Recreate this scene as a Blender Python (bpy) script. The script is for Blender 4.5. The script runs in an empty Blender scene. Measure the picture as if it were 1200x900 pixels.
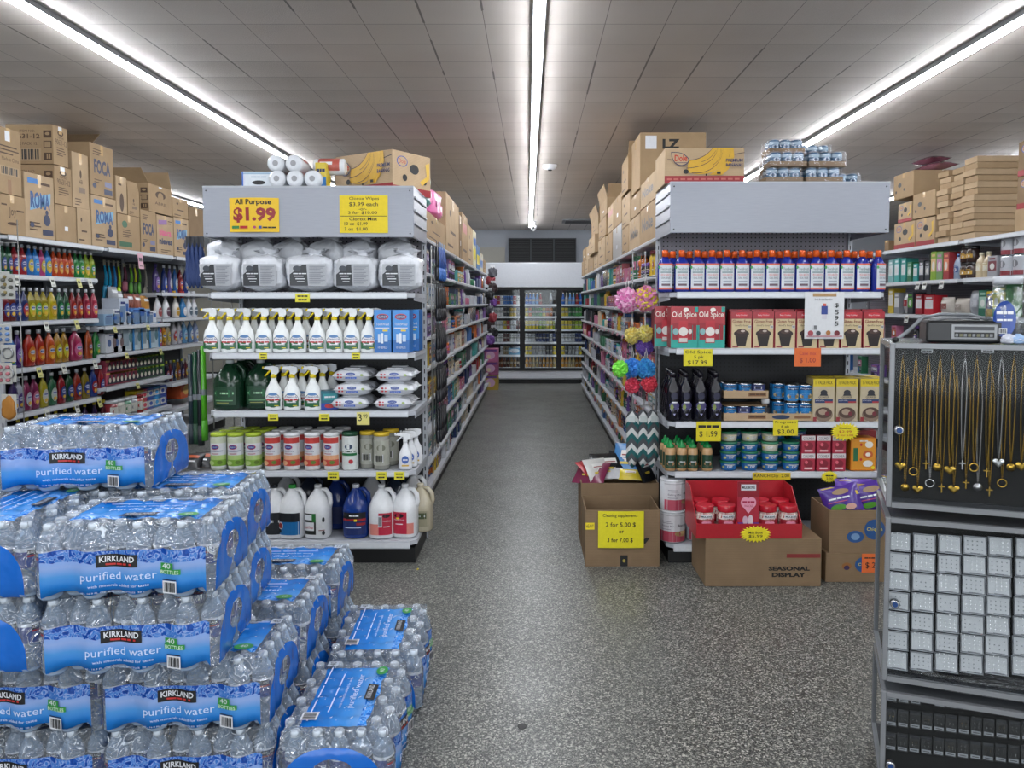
import bpy, bmesh, math, random
from mathutils import Vector, Matrix
random.seed(7)
S = bpy.context.scene
COL = S.collection
PI = math.pi
# ---------------------------------------------------------------- camera, world, light, exposure
PITCH = math.radians(3.0); EYE = 1.45; F = 900.0
cam_d = bpy.data.cameras.new('camera'); cam = bpy.data.objects.new('camera', cam_d); COL.objects.link(cam)
cam.location = (0, 0, EYE); cam.rotation_euler = (PI/2 - PITCH, 0, 0)
cam_d.sensor_width = 36; cam_d.lens = 27.0; cam_d.shift_x = -25/1200; cam_d.shift_y = -48/1200; cam_d.clip_end = 100
S.camera = cam
w = bpy.data.worlds.new('world'); S.world = w; w.use_nodes = True
w.node_tree.nodes['Background'].inputs[0].default_value = (.8, .85, .95, 1)
w.node_tree.nodes['Background'].inputs[1].default_value = 0.05
S.view_settings.view_transform = 'Standard'; S.view_settings.look = 'None'
S.view_settings.gamma = 1; S.view_settings.use_curve_mapping = False
S.view_settings.exposure = 1.5
TUBE_STRENGTH = 20.0
S.cycles.transparent_max_bounces = 24; S.cycles.max_bounces = 6
S.cycles.diffuse_bounces = 4; S.cycles.glossy_bounces = 3; S.cycles.caustics_reflective = False; S.cycles.caustics_refractive = False
S.cycles.sample_clamp_indirect = 4

def area(name, loc, rot, sx, sy, power, col=(1, 1, 1)):
    l = bpy.data.lights.new(name, 'AREA'); l.shape = 'RECTANGLE'; l.size = sx; l.size_y = sy; l.energy = power; l.color = col
    o = bpy.data.objects.new(name, l); COL.objects.link(o); o.location = loc; o.rotation_euler = rot; return o
# daylight through the shop front windows behind the camera
area('shopfront_daylight', (0, -4.6, 1.6), (math.radians(90), 0, 0), 9, 2.2, 95, (.86, .93, 1))

# ---------------------------------------------------------------- pixel helpers (photo rays met with a plane of known depth)
c3, s3 = math.cos(PITCH), math.sin(PITCH)
def _r(px, py):
    xc = (px-625)/F; yc = (402-py)/F
    return xc, c3 + yc*s3, -s3 + yc*c3
def ZY(py, Y):
    _, dy, dz = _r(625, py); return EYE + Y*dz/dy
def XY(px, Y, py=402):
    dx, dy, _ = _r(px, py); return Y*dx/dy
def YX(px, X, py=300):
    dx, dy, _ = _r(px, py); return X*dy/dx

# ---------------------------------------------------------------- materials
def lin(h):
    if isinstance(h, (tuple, list)): return tuple(h)[:3]
    h = h.lstrip('#'); v = [int(h[i:i+2], 16)/255 for i in (0, 2, 4)]
    return tuple(x/12.92 if x <= .04045 else ((x+.055)/1.055)**2.4 for x in v)
class NT:
    def __init__(s, name):
        s.m = bpy.data.materials.new(name); s.m.use_nodes = True; s.t = s.m.node_tree; s.t.nodes.clear()
        s.out = s.t.nodes.new('ShaderNodeOutputMaterial')
    def n(s, typ, **kw):
        x = s.t.nodes.new('ShaderNode'+typ)
        for k, v in kw.items():
            if k.startswith('i_'):
                k2 = k[2:].replace('_', ' '); s.put(x.inputs[k2], v)
            else: setattr(x, k, v)
        return x
    def put(s, sock, v):
        if isinstance(v, bpy.types.NodeSocket): s.t.links.new(v, sock)
        elif isinstance(v, (tuple, list)) and len(v) == 3 and sock.type == 'RGBA': sock.default_value = (*v, 1)
        else: sock.default_value = v
    def ma(s, op, a, b=0.0, c=0.0):
        x = s.t.nodes.new('ShaderNodeMath'); x.operation = op
        for i, v in enumerate((a, b, c)): s.put(x.inputs[i], v)
        return x.outputs[0]
    def mix(s, f, a, b):
        x = s.t.nodes.new('ShaderNodeMix'); x.data_type = 'RGBA'
        s.put(x.inputs[0], f); s.put(x.inputs[6], a); s.put(x.inputs[7], b); return x.outputs[2]
    def ms(s, f, a, b):
        x = s.t.nodes.new('ShaderNodeMixShader'); s.put(x.inputs[0], f); s.put(x.inputs[1], a); s.put(x.inputs[2], b); return x.outputs[0]
    def xyz(s, v):
        x = s.t.nodes.new('ShaderNodeSeparateXYZ'); s.put(x.inputs[0], v); return x.outputs
    def pos(s): return s.n('NewGeometry').outputs['Position']
    def ob(s): return s.n('TexCoord').outputs['Object']
    def uv(s): return s.n('TexCoord').outputs['UV']
    def noise(s, v, sc, det=2, out=0):
        x = s.n('TexNoise'); s.put(x.inputs['Vector'], v); x.inputs['Scale'].default_value = sc; x.inputs['Detail'].default_value = det
        return x.outputs[out]
    def ramp(s, f, stops):
        x = s.n('ValToRGB'); s.put(x.inputs[0], f); e = x.color_ramp.elements
        while len(e) < len(stops): e.new(.5)
        for k, (p, c) in zip(e, stops): k.position = p; k.color = (*lin(c), 1)
        return x.outputs[0]
    def bump(s, h, st=.3, d=.01):
        x = s.n('Bump'); s.put(x.inputs['Height'], h); x.inputs['Strength'].default_value = st; x.inputs['Distance'].default_value = d
        return x.outputs[0]
    def bsdf(s, col, rough=.5, metal=0, normal=None, spec=.5, **kw):
        x = s.n('BsdfPrincipled'); s.put(x.inputs['Base Color'], col); s.put(x.inputs['Roughness'], rough)
        x.inputs['Metallic'].default_value = metal; x.inputs['Specular IOR Level'].default_value = spec
        if normal is not None: s.put(x.inputs['Normal'], normal)
        for k, v in kw.items(): s.put(x.inputs[k.replace('_', ' ')], v)
        return x.outputs[0]
    def fin(s, sh): s.t.links.new(sh, s.out.inputs[0]); return s.m

_mc = {}
def M(col, rough=.45, metal=0.0):
    k = (col if isinstance(col, str) else tuple(col), rough, metal)
    if k not in _mc:
        n = NT('paint_%s_%d' % (str(col).strip('#'), len(_mc)))
        c = lin(col)
        nz = n.noise(n.ob(), 60, 1)
        cc = n.mix(nz, tuple(x*.93 for x in c), tuple(min(1, x*1.07) for x in c))
        _mc[k] = n.fin(n.bsdf(cc, rough, metal))
    return _mc[k]
def gloss(col): return M(col, .18)
def metal(col, r=.3): return M(col, r, 1.0)

def mk_cardboard(name, col):
    n = NT(name); p = n.ob(); x = n.xyz(p)
    rib = n.ma('SINE', n.ma('MULTIPLY', x[2], 900))
    nz = n.noise(p, 9, 3)
    c = lin(col); cc = n.mix(nz, tuple(v*.82 for v in c), tuple(min(1, v*1.15) for v in c))
    return n.fin(n.bsdf(cc, .8, 0, n.bump(n.ma('ADD', n.ma('MULTIPLY', rib, .3), n.noise(p, 25, 2)), .25, .004), .25))
CARD = mk_cardboard('cardboard', '#a18869'); CARD2 = mk_cardboard('cardboard_light', '#ae9678'); CARD3 = mk_cardboard('cardboard_dark', '#816b52')
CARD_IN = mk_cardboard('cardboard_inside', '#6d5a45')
def mk_floor():
    n = NT('speckled_floor'); p = n.pos()
    v = n.n('TexVoronoi'); n.put(v.inputs['Vector'], p); v.inputs['Scale'].default_value = 185
    cell = n.xyz(v.outputs['Color'])[0]
    c = n.ramp(cell, [(0, '#0c0d0d'), (.24, '#161817'), (.40, '#393b3a'), (.62, '#5a5b58'), (.82, '#8b8b84'), (1, '#c6c4b8')])
    v2 = n.n('TexVoronoi'); n.put(v2.inputs['Vector'], p); v2.inputs['Scale'].default_value = 340
    c2 = n.ramp(n.xyz(v2.outputs['Color'])[1], [(0, '#0a0b0c'), (.38, '#353736'), (.76, '#6a6b67'), (1, '#b8b6ac')])
    big = n.noise(p, .8, 3)
    c = n.mix(.35, c, c2)
    # scuff spots and a dropped-gum stain
    st = n.noise(p, 2.3, 4)
    c = n.mix(n.ma('MULTIPLY', n.ma('GREATER_THAN', st, .72), .25), c, lin('#3a3b39'))
    c = n.mix(n.ma('MULTIPLY', n.ma('SUBTRACT', big, .45), .5), c, lin('#44463f'))
    r = n.ma('ADD', .26, n.ma('MULTIPLY', n.noise(p, 3, 3), .22))
    return n.fin(n.bsdf(c, r, 0, n.bump(cell, .06, .002), .5))
def mk_ceiling():
    n = NT('ceiling_tiles'); p = n.pos(); x = n.xyz(p); T = .3048
    fx = n.ma('FRACT', n.ma('DIVIDE', n.ma('ADD', x[0], 10.0), T)); fy = n.ma('FRACT', n.ma('DIVIDE', n.ma('ADD', x[1], 10.05), T))
    ex = n.ma('MINIMUM', fx, n.ma('SUBTRACT', 1, fx)); ey = n.ma('MINIMUM', fy, n.ma('SUBTRACT', 1, fy))
    ix = n.ma('FLOOR', n.ma('DIVIDE', n.ma('ADD', x[0], 10.0), T)); iy = n.ma('FLOOR', n.ma('DIVIDE', n.ma('ADD', x[1], 10.05), T))
    cb = n.n('CombineXYZ'); n.put(cb.inputs[0], ix); n.put(cb.inputs[1], iy)
    wn = n.n('TexWhiteNoise'); n.put(wn.inputs['Vector'], cb.outputs[0]); rnd = wn.outputs[0]
    wx = n.ma('ADD', .006, n.ma('MULTIPLY', n.ma('GREATER_THAN', n.noise(p, .9, 2), .56), .012))
    gx = n.ma('LESS_THAN', ex, wx); gy = n.ma('MULTIPLY', n.ma('LESS_THAN', ey, .009), .75)
    g = n.ma('MAXIMUM', gx, gy)
    nz = n.noise(p, 1.6, 4)
    c = n.mix(nz, lin('#b9afa7'), lin('#d2cac2'))
    c = n.mix(n.ma('MULTIPLY', rnd, .18), c, lin('#a9a098'))
    stain = n.ma('GREATER_THAN', n.noise(p, 2.1, 5), .735)
    c = n.mix(n.ma('MULTIPLY', stain, .35), c, lin('#7a5c40'))
    c = n.mix(n.ma('MULTIPLY', g, .75), c, lin('#4b4541'))
    # the tiles bow: each row sags a little towards its middle
    sag = n.ma('MULTIPLY', n.ma('SINE', n.ma('MULTIPLY', fy, PI)), n.ma('ADD', .5, rnd))
    h = n.ma('ADD', n.ma('MULTIPLY', sag, .35), n.ma('MULTIPLY', n.noise(p, 260, 2), .10))
    return n.fin(n.bsdf(c, .55, 0, n.bump(h, .55, .02), .35))
def mk_peg(name, col):
    n = NT(name); x = n.xyz(n.ob()); T = .0254
    def d(a): return n.ma('SUBTRACT', n.ma('FRACT', n.ma('DIVIDE', n.ma('ADD', a, 5.0), T)), .5)
    s_ = n.ma('ADD', x[0], x[1])
    r = n.ma('ADD', n.ma('POWER', d(s_), 2), n.ma('POWER', d(x[2]), 2))
    return n.fin(n.bsdf(n.mix(n.ma('LESS_THAN', r, .03), lin(col), (.01, .01, .01)), .5))
def mk_brushed(name, col, r=.35, sc=(3, 3, 90)):
    n = NT(name); mp = n.n('Mapping'); n.put(mp.inputs[0], n.ob()); mp.inputs['Scale'].default_value = sc
    nz = n.noise(mp.outputs[0], 4, 3); c = lin(col)
    return n.fin(n.bsdf(n.mix(nz, tuple(v*.85 for v in c), tuple(min(1, v*1.1) for v in c)), r, 0, None, .5))
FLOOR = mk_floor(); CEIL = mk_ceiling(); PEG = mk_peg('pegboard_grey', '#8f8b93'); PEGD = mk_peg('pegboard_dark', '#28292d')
SHELF = mk_brushed('shelf_enamel', '#b9bcc2'); POST = mk_brushed('upright_enamel', '#a9acb2'); HEADER = mk_brushed('header_enamel', '#9699a2', .28)
WIRE = M('#9d9d9b', .35, .6); BLACK = M('#0b0b0c', .5); WHITE = M('#d6d8dc', .35); DARK = M('#1b1c1f', .6)
def mk_clear(name, tint, refl, rough, bumpy=0, fk=.35):
    n = NT(name); nm = None
    if bumpy:
        p = n.pos(); q = n.n('TexNoise'); n.put(q.inputs['Vector'], p); q.inputs['Scale'].default_value = 13; q.inputs['Detail'].default_value = 3; q.inputs['Distortion'].default_value = 1.2
        nm = n.bump(n.ma('ABSOLUTE', n.ma('SUBTRACT', q.outputs[0], .5)), 1.0, bumpy)
    lw = n.n('LayerWeight'); lw.inputs[0].default_value = .35
    if nm is not None: n.put(lw.inputs['Normal'], nm)
    gl = n.n('BsdfGlossy'); gl.inputs['Roughness'].default_value = rough; gl.inputs[0].default_value = (1, 1, 1, 1)
    if nm is not None: n.put(gl.inputs['Normal'], nm)
    tr = n.n('BsdfTransparent'); tr.inputs[0].default_value = (*tint, 1)
    f = n.ma('ADD', refl, n.ma('MULTIPLY', lw.outputs['Facing'], fk))
    return n.fin(n.ms(f, tr.outputs[0], gl.outputs[0]))
GLASS = mk_clear('door_glass', (.9, .92, .92), .02, .03, 0, .15); ACRYLIC = mk_clear('acrylic', (.96, .97, .97), .006, .08, 0, .03)
CLEARBAG = mk_clear('clear_plastic', (.92, .92, .94), .03, .12, .01)
def mk_bottle():
    n = NT('water_bottle_plastic'); p = n.ob()
    z = n.xyz(p)[2]
    rib = n.ma('SINE', n.ma('MULTIPLY', z, 420))
    b = n.bump(n.ma('ADD', n.ma('MULTIPLY', rib, .4), n.noise(p, 50, 2)), .5, .004)
    pb = n.bsdf(lin('#b4c9e0'), .10, 0, b, .8)
    tr = n.n('BsdfTransparent'); tr.inputs[0].default_value = (.80, .87, .95, 1)
    lw = n.n('LayerWeight'); lw.inputs[0].default_value = .5
    return n.fin(n.ms(n.ma('ADD', .36, n.ma('MULTIPLY', lw.outputs['Facing'], .4)), tr.outputs[0], pb))
BOTTLE = mk_bottle()
def film_nodes(n, bs=.02):
    p = n.pos(); q = n.n('TexNoise'); n.put(q.inputs['Vector'], p); q.inputs['Scale'].default_value = 17; q.inputs['Detail'].default_value = 1.5; q.inputs['Distortion'].default_value = 2.2
    ridge = n.ma('POWER', n.ma('SUBTRACT', 1, n.ma('MULTIPLY', n.ma('ABSOLUTE', n.ma('SUBTRACT', q.outputs[0], .5)), 4)), 3)
    nm = n.bump(ridge, 1.0, bs)
    gl = n.n('BsdfGlossy'); gl.inputs['Roughness'].default_value = .10; n.put(gl.inputs['Normal'], nm)
    tr = n.n('BsdfTransparent'); tr.inputs[0].default_value = (.93, .95, .97, 1)
    lw = n.n('LayerWeight'); lw.inputs[0].default_value = .3; n.put(lw.inputs['Normal'], nm)
    clear = n.ms(n.ma('ADD', .17, n.ma('MULTIPLY', lw.outputs['Facing'], .35)), tr.outputs[0], gl.outputs[0])
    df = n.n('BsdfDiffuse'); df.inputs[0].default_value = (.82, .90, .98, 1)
    crease_glint = n.ma('MULTIPLY', n.ma('MAXIMUM', n.ma('SUBTRACT', ridge, .80), 0), 4.0)  # painted highlights: diffuse white mixed in along the film creases
    crease_glint = n.ma('MULTIPLY', crease_glint, n.ma('GREATER_THAN', n.noise(p, 9, 1), .5))
    clear = n.ms(n.ma('ADD', .06, n.ma('MULTIPLY', n.ma('MINIMUM', crease_glint, 1), .75)), clear, df.outputs[0])
    return clear, nm
def mk_film(kind):
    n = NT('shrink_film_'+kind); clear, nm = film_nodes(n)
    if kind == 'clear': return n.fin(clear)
    u, v, _ = n.xyz(n.uv()); o = n.n('TexCoord').outputs['Object']
    if kind == 'front':
        nz = n.noise(o, 9, 3); sp = n.n('TexNoise'); n.put(sp.inputs['Vector'], o); sp.inputs['Scale'].default_value = 26; sp.inputs['Detail'].default_value = 3; sp.inputs['Distortion'].default_value = 2.5
        top = n.ma('ADD', .655, n.ma('MULTIPLY', n.ma('SUBTRACT', nz, .5), .16))
        a = n.ma('LESS_THAN', v, top)
        low = n.ramp(v, [(0, '#0f62b2'), (.16, '#1b74c6'), (.32, '#4a8ccc'), (.44, '#869fd0'), (.52, '#7f9fd4')])
        spl = n.ramp(sp.outputs[0], [(.30, '#0a3280'), (.45, '#174fa6'), (.50, '#8fa8d4'), (.55, '#1d62b4'), (.72, '#6a8fca')])
        edge = n.ma('ADD', .50, n.ma('MULTIPLY', n.ma('SUBTRACT', n.noise(o, 14, 3), .5), .22))
        col = n.mix(n.ma('GREATER_THAN', v, edge), low, spl)
    elif kind == 'end':
        dx = n.ma('DIVIDE', n.ma('SUBTRACT', u, .5), .43); dy = n.ma('DIVIDE', n.ma('SUBTRACT', v, .18), .62)
        out = n.ma('ADD', n.ma('POWER', n.ma('ABSOLUTE', dx), 2.6), n.ma('POWER', n.ma('MAXIMUM', dy, 0), 2.2))
        a1 = n.ma('LESS_THAN', out, 1)
        hx = n.ma('DIVIDE', n.ma('SUBTRACT', u, .5), .17); hy = n.ma('DIVIDE', n.ma('SUBTRACT', v, .47), .19)
        hole = n.ma('LESS_THAN', n.ma('ADD', n.ma('POWER', hx, 2), n.ma('POWER', hy, 2)), 1)
        stem = n.ma('MULTIPLY', n.ma('LESS_THAN', v, .32), n.ma('LESS_THAN', n.ma('ABSOLUTE', n.ma('SUBTRACT', u, .5)), n.ma('ADD', .02, n.ma('MULTIPLY', n.ma('MAXIMUM', n.ma('SUBTRACT', .2, v), 0), .7))))
        a = n.ma('MULTIPLY', a1, n.ma('SUBTRACT', 1, n.ma('MAXIMUM', hole, stem)))
        col = n.mix(n.noise(o, 10, 2), lin('#0e55b0'), lin('#1c6cc6'))
    else:
        wav = n.ma('MULTIPLY', n.ma('SUBTRACT', n.noise(o, 12, 2), .5), .14)
        a = n.ma('MULTIPLY', n.ma('LESS_THAN', n.ma('ABSOLUTE', n.ma('SUBTRACT', u, .5)), .42), n.ma('MULTIPLY', n.ma('GREATER_THAN', v, n.ma('ADD', .20, wav)), n.ma('LESS_THAN', v, n.ma('ADD', .86, n.ma('MULTIPLY', wav, .4)))))
        sp = n.n('TexNoise'); n.put(sp.inputs['Vector'], o); sp.inputs['Scale'].default_value = 26; sp.inputs['Distortion'].default_value = 2.5
        spl = n.ramp(sp.outputs[0], [(.34, '#0c4aa4'), (.46, '#2477cf'), (.52, '#86b2e6'), (.58, '#2d85d8')])
        low = n.ramp(v, [(.25, '#6f9cd4'), (.42, '#3a86ce'), (.6, '#1c72c4'), (.9, '#176abc')])
        col = n.mix(n.ma('LESS_THAN', v, .30), low, spl)
    nm2 = n.n('Bump'); n.put(nm2.inputs['Height'], n.noise(n.pos(), 16, 2)); nm2.inputs['Strength'].default_value = .5; nm2.inputs['Distance'].default_value = .012
    pr = n.bsdf(col, .22, 0, nm2.outputs[0], .45)
    return n.fin(n.ms(a, clear, pr))
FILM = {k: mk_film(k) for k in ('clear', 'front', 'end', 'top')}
def mk_emit(name, col, st):
    n = NT(name); e = n.n('Emission'); e.inputs[0].default_value = (*lin(col), 1); e.inputs[1].default_value = st; return n.fin(e.outputs[0])
TUBE = mk_emit('fluorescent_tube', '#f3f8ff', TUBE_STRENGTH); COOLER_LED = mk_emit('cooler_led', '#f2f7ff', 1.6)

# ---------------------------------------------------------------- text outlines
_tc = {}
def text2d(s, bold=0.0):
    k = (s, bold)
    if k in _tc: return _tc[k]
    cu = bpy.data.curves.new('lettering', 'FONT'); cu.body = s; cu.size = 1; cu.resolution_u = 2; cu.offset = bold
    cu.align_x = 'CENTER'; cu.space_line = .9
    o = bpy.data.objects.new('lettering', cu); COL.objects.link(o)
    me = bpy.data.meshes.new_from_object(o.evaluated_get(bpy.context.evaluated_depsgraph_get()))
    vs = [(v.co.x, v.co.y) for v in me.vertices]; fs = [tuple(p.vertices) for p in me.polygons]
    bpy.data.objects.remove(o); bpy.data.curves.remove(cu); bpy.data.meshes.remove(me)
    if vs:
        x0 = min(v[0] for v in vs); x1 = max(v[0] for v in vs); y0 = min(v[1] for v in vs); y1 = max(v[1] for v in vs)
        vs = [((x-x0)/max(x1-x0, 1e-6), (y-y0)/max(y1-y0, 1e-6)) for x, y in vs]; asp = (x1-x0)/max(y1-y0, 1e-6)
    else: asp = 1
    _tc[k] = (vs, fs, asp); return _tc[k]

SMALL_PRINT = {'SALE', 'CLEAN', 'SOFT', 'CHARM', 'HOME', 'STORAGE', 'CUPS', 'SNACK', 'care', 'SOAP', 'MAX', 'MIST', 'CLEANER', 'DETERGENT', 'SHAMPOO', 'Jewelry', 'SOUP 12 CANS', 'MILK', 'CHAINS', 'TAZO', 'CHAI', '2.49', '@store_page', 'Candy',
    '16 oz Juice', 'DISINFECTING', 'Disinfecting Wipes', 'PINALEN', 'AWESOME', 'DEGREASER', 'Valentines', 'PLEASE RECYCLE  KEEP IN A COOL DRY PLACE', 'PURIFIED DRINKING WATER BOTTLED AT THE SOURCE', 'Signature', '$1.99s', '+ BLEACH'}
# ---------------------------------------------------------------- mesh builder
class MB:
    def __init__(s): s.rn = 6; s.v = []; s.f = []; s.fm = []; s.sm = []; s.mats = []; s.uv = {}
    def mi(s, m):
        if m not in s.mats: s.mats.append(m)
        return s.mats.index(m)
    def add(s, vs, fs, m, smooth=False, uvs=None):
        b = len(s.v); s.v += [tuple(v) for v in vs]; i = s.mi(m)
        for k, f in enumerate(fs):
            s.f.append(tuple(b+j for j in f)); s.fm.append(i); s.sm.append(smooth)
            if uvs: s.uv[len(s.f)-1] = [uvs[j] for j in f]
        return s
    def box(s, x0, x1, y0, y1, z0, z1, m, rz=0, c=(0, 0)):
        vs = [(x, y, z) for z in (z0, z1) for y in (y0, y1) for x in (x0, x1)]
        if rz: 
            ca, sa = math.cos(rz), math.sin(rz)
            vs = [(c[0]+(x-c[0])*ca-(y-c[1])*sa, c[1]+(x-c[0])*sa+(y-c[1])*ca, z) for x, y, z in vs]
        return s.add(vs, [(0, 2, 3, 1), (4, 5, 7, 6), (0, 1, 5, 4), (2, 6, 7, 3), (0, 4, 6, 2), (1, 3, 7, 5)], m)
    def cbox(s, x0, x1, y0, y1, z0, z1, m, ch=.003):   # box with chamfered edges
        vs = []
        for (z, i) in ((z0, ch), (z0+ch, 0), (z1-ch, 0), (z1, ch)):
            a, b, c, d = x0+i, x1-i, y0+i, y1-i
            vs += [(a+ch, c, z), (b-ch, c, z), (b, c+ch, z), (b, d-ch, z), (b-ch, d, z), (a+ch, d, z), (a, d-ch, z), (a, c+ch, z)]
        fs = [tuple(range(7, -1, -1)), tuple(range(24, 32))]
        for r in range(3):
            for k in range(8): fs.append((r*8+k, r*8+(k+1) % 8, r*8+8+(k+1) % 8, r*8+8+k))
        return s.add(vs, fs, m)
    def lathe(s, prof, m, seg=16, sx=1, sy=1, n=2.0, c=(0, 0, 0), caps=True, smooth=True, tilt=None):
        vs = []
        for r, z in prof:
            for k in range(seg):
                a = 2*PI*k/seg + PI/seg; ca, sa = math.cos(a), math.sin(a)
                e = 2.0/n
                vs.append((r*sx*math.copysign(abs(ca)**e, ca), r*sy*math.copysign(abs(sa)**e, sa), z))
        if tilt: vs = [tuple(tilt @ Vector(v)) for v in vs]
        vs = [(v[0]+c[0], v[1]+c[1], v[2]+c[2]) for v in vs]
        fs = []
        for i in range(len(prof)-1):
            for k in range(seg): fs.append((i*seg+k, i*seg+(k+1) % seg, (i+1)*seg+(k+1) % seg, (i+1)*seg+k))
        s.add(vs, fs, m, smooth)
        if caps:
            b = len(s.v)-len(vs); i = s.mi(m)
            s.f.append(tuple(b+k for k in range(seg-1, -1, -1))); s.fm.append(i); s.sm.append(False)
            e = b+(len(prof)-1)*seg; s.f.append(tuple(e+k for k in range(seg))); s.fm.append(i); s.sm.append(False)
        return s
    def tube(s, pts, r, m, seg=6, closed=False):
        P = [Vector(p) for p in pts]; n = len(P); vs = []; up0 = None
        for i in range(n):
            if closed: t = P[(i+1) % n]-P[i-1]
            else: t = P[min(i+1, n-1)]-P[max(i-1, 0)]
            t.normalize()
            if up0 is None: up0 = Vector((0, 0, 1)) if abs(t.z) < .9 else Vector((1, 0, 0))
            a = t.cross(up0)
            if a.length < 1e-4: a = t.orthogonal()
            a.normalize(); b = a.cross(t).normalized(); up0 = b
            rr = r[i] if isinstance(r, (list, tuple)) else r
            for k in range(seg):
                an = 2*PI*k/seg; vs.append(P[i]+(a*math.cos(an)+b*math.sin(an))*rr)
        fs = []
        for i in range(n if closed else n-1):
            for k in range(seg): fs.append((i*seg+k, i*seg+(k+1) % seg, ((i+1) % n)*seg+(k+1) % seg, ((i+1) % n)*seg+k))
        if not closed: fs += [tuple(range(seg-1, -1, -1)), tuple((n-1)*seg+k for k in range(seg))]
        return s.add(vs, fs, m, True)
    def deco(s, fn, items):
        # flat print: ('r',u0,v0,u1,v1,mat) ('e',cu,cv,ru,rv,mat) ('p',[(u,v)..],mat) ('t',text,u0,v0,u1,v1,mat[,bold]) ('b',u0,v0,u1,v1) barcode
        for q, it in enumerate(items):
            off = .0006*(1+q*.7)
            k = it[0]
            if k == 'r':
                _, a, b, c, d, m = it; n = s.rn
                vs = [fn(a+(c-a)*i/n, vv, off) for vv in (b, d) for i in range(n+1)]
                s.add(vs, [(i, i+1, n+2+i, n+1+i) for i in range(n)], m)
            elif k == 'e':
                _, cu, cv, ru, rv, m = it
                s.add([fn(cu+ru*math.cos(2*PI*i/18), cv+rv*math.sin(2*PI*i/18), off) for i in range(18)], [tuple(range(18))], m)
            elif k == 'p': s.add([fn(u, v, off) for u, v in it[1]], [tuple(range(len(it[1])))], it[2])
            elif k == 't' and it[1] in SMALL_PRINT:   # print too small to read in the photo
                a, b, c, d = it[2:6]; ww = (.34, .22, .30)
                for j, (x, wd) in enumerate(((0, .36), (.40, .22), (.66, .34))):
                    s.add([fn(a+(c-a)*p, b+(d-b)*q_, off) for p, q_ in ((x, .2), (x+wd, .2), (x+wd, .8), (x, .8))], [(0, 1, 2, 3)], it[6])
            elif k == 't':
                vs, fs, _ = text2d(it[1], it[7] if len(it) > 7 else 0.0); a, b, c, d = it[2:6]
                s.add([fn(a+(c-a)*x, b+(d-b)*y, off) for x, y in vs], fs, it[6])
            elif k == 'b':
                a, b, c, d = it[1:5]
                s.add([fn(*p, off) for p in ((a, b), (c, b), (c, d), (a, d))], [(0, 1, 2, 3)], it[5] if len(it) > 5 else WHITE)
                nb = 9
                for i in range(nb):
                    x = a+(c-a)*(.08+.84*i/nb); ww = (c-a)*(.035+.04*((i*7) % 3)/2)
                    s.add([fn(*p, off+.0004) for p in ((x, b+(d-b)*.12), (x+ww, b+(d-b)*.12), (x+ww, b+(d-b)*.9), (x, b+(d-b)*.9))], [(0, 1, 2, 3)], BLACK)
        return s
    def mesh(s, name='mesh'):
        me = bpy.data.meshes.new(name); me.from_pydata(s.v, [], s.f)
        for m in s.mats: me.materials.append(m)
        me.polygons.foreach_set('material_index', s.fm); me.polygons.foreach_set('use_smooth', s.sm)
        if s.uv:
            ul = me.uv_layers.new(name='UVMap')
            for p in me.polygons:
                u = s.uv.get(p.index)
                if u:
                    for li, c in zip(p.loop_indices, u): ul.data[li].uv = c
        me.validate(); me.update(); return me
def plane(o, U, V, N):
    o, U, V, N = Vector(o), Vector(U), Vector(V), Vector(N)
    return lambda u, v, off: tuple(o+U*u+V*v+N*off)
def front(w, h, y, z0=0.0): return lambda u, v, off: ((u-.5)*w, y-off, z0+v*h)
def sup(R, sy, n, h, z0, frac):
    def f(u, v, off):
        t = (2*u-1)*frac; return (t*(R+off), -(R*sy*(max(0, 1-abs(t)**n))**(1/n)+off+.0006), z0+v*h)
    return f
def cyl(R, h, z0=0.0, span=2.6, sy=1.0):
    def f(u, v, off):
        a = (u-.5)*span; return ((R+off)*math.sin(a), -(R*sy+off)*math.cos(a), z0+v*h)
    return f

# ---------------------------------------------------------------- things
def setp(o, label, cat, group=None):
    o['label'] = label; o['category'] = cat
    if group: o['group'] = group
_labels = {}
class Proto:
    """one thing: root mesh (or Empty) and parts [(name, MB, [(sub, MB)..], loc)]"""
    def __init__(s, name, cat, root, parts=()):
        s.name = name; s.cat = cat; s.used = False
        s.root = bpy.data.objects.new(name, root.mesh(name) if root else None)
        if not root: s.root.empty_display_size = .05
        s.kids = []
        for p in parts:
            o = bpy.data.objects.new(p[0], p[1].mesh(p[0])); o.parent = s.root
            if len(p) > 3 and p[3]: o.location = p[3]
            if len(p) > 4 and p[4]: o['label'] = p[4]
            sub = []
            for q in (p[2] if len(p) > 2 and p[2] else ()):
                d = bpy.data.objects.new(q[0], q[1].mesh(q[0])); d.parent = o; sub.append(d)
                if len(q) > 2: d.location = q[2]
            s.kids.append((o, sub))
    def put(s, loc, rz=0.0, label=None, group=None, rx=0.0, ry=0.0, scale=None, parts=True):
        if not s.used:
            s.used = True; r = s.root; COL.objects.link(r)
            if parts:
                for o, sub in s.kids:
                    COL.objects.link(o)
                    for d in sub: COL.objects.link(d)
        else:
            r = s.root.copy(); COL.objects.link(r)
            if parts:
                for o, sub in s.kids:
                    c = o.copy(); COL.objects.link(c); c.parent = r
                    for d in sub:
                        e = d.copy(); COL.objects.link(e); e.parent = c
        r.location = loc; r.rotation_euler = (rx, ry, rz); r.scale = scale if scale else (1, 1, 1)
        for k in ('group',):
            if k in r: del r[k]
        setp(r, label or s.name, s.cat, group)
        return r
_pc = {}
def P(key, fn):
    if key not in _pc: _pc[key] = fn()
    return _pc[key]
def struct(name, mb, loc=(0, 0, 0)):
    o = bpy.data.objects.new(name, mb.mesh(name)); COL.objects.link(o); o.location = loc; o['kind'] = 'structure'; return o
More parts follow.
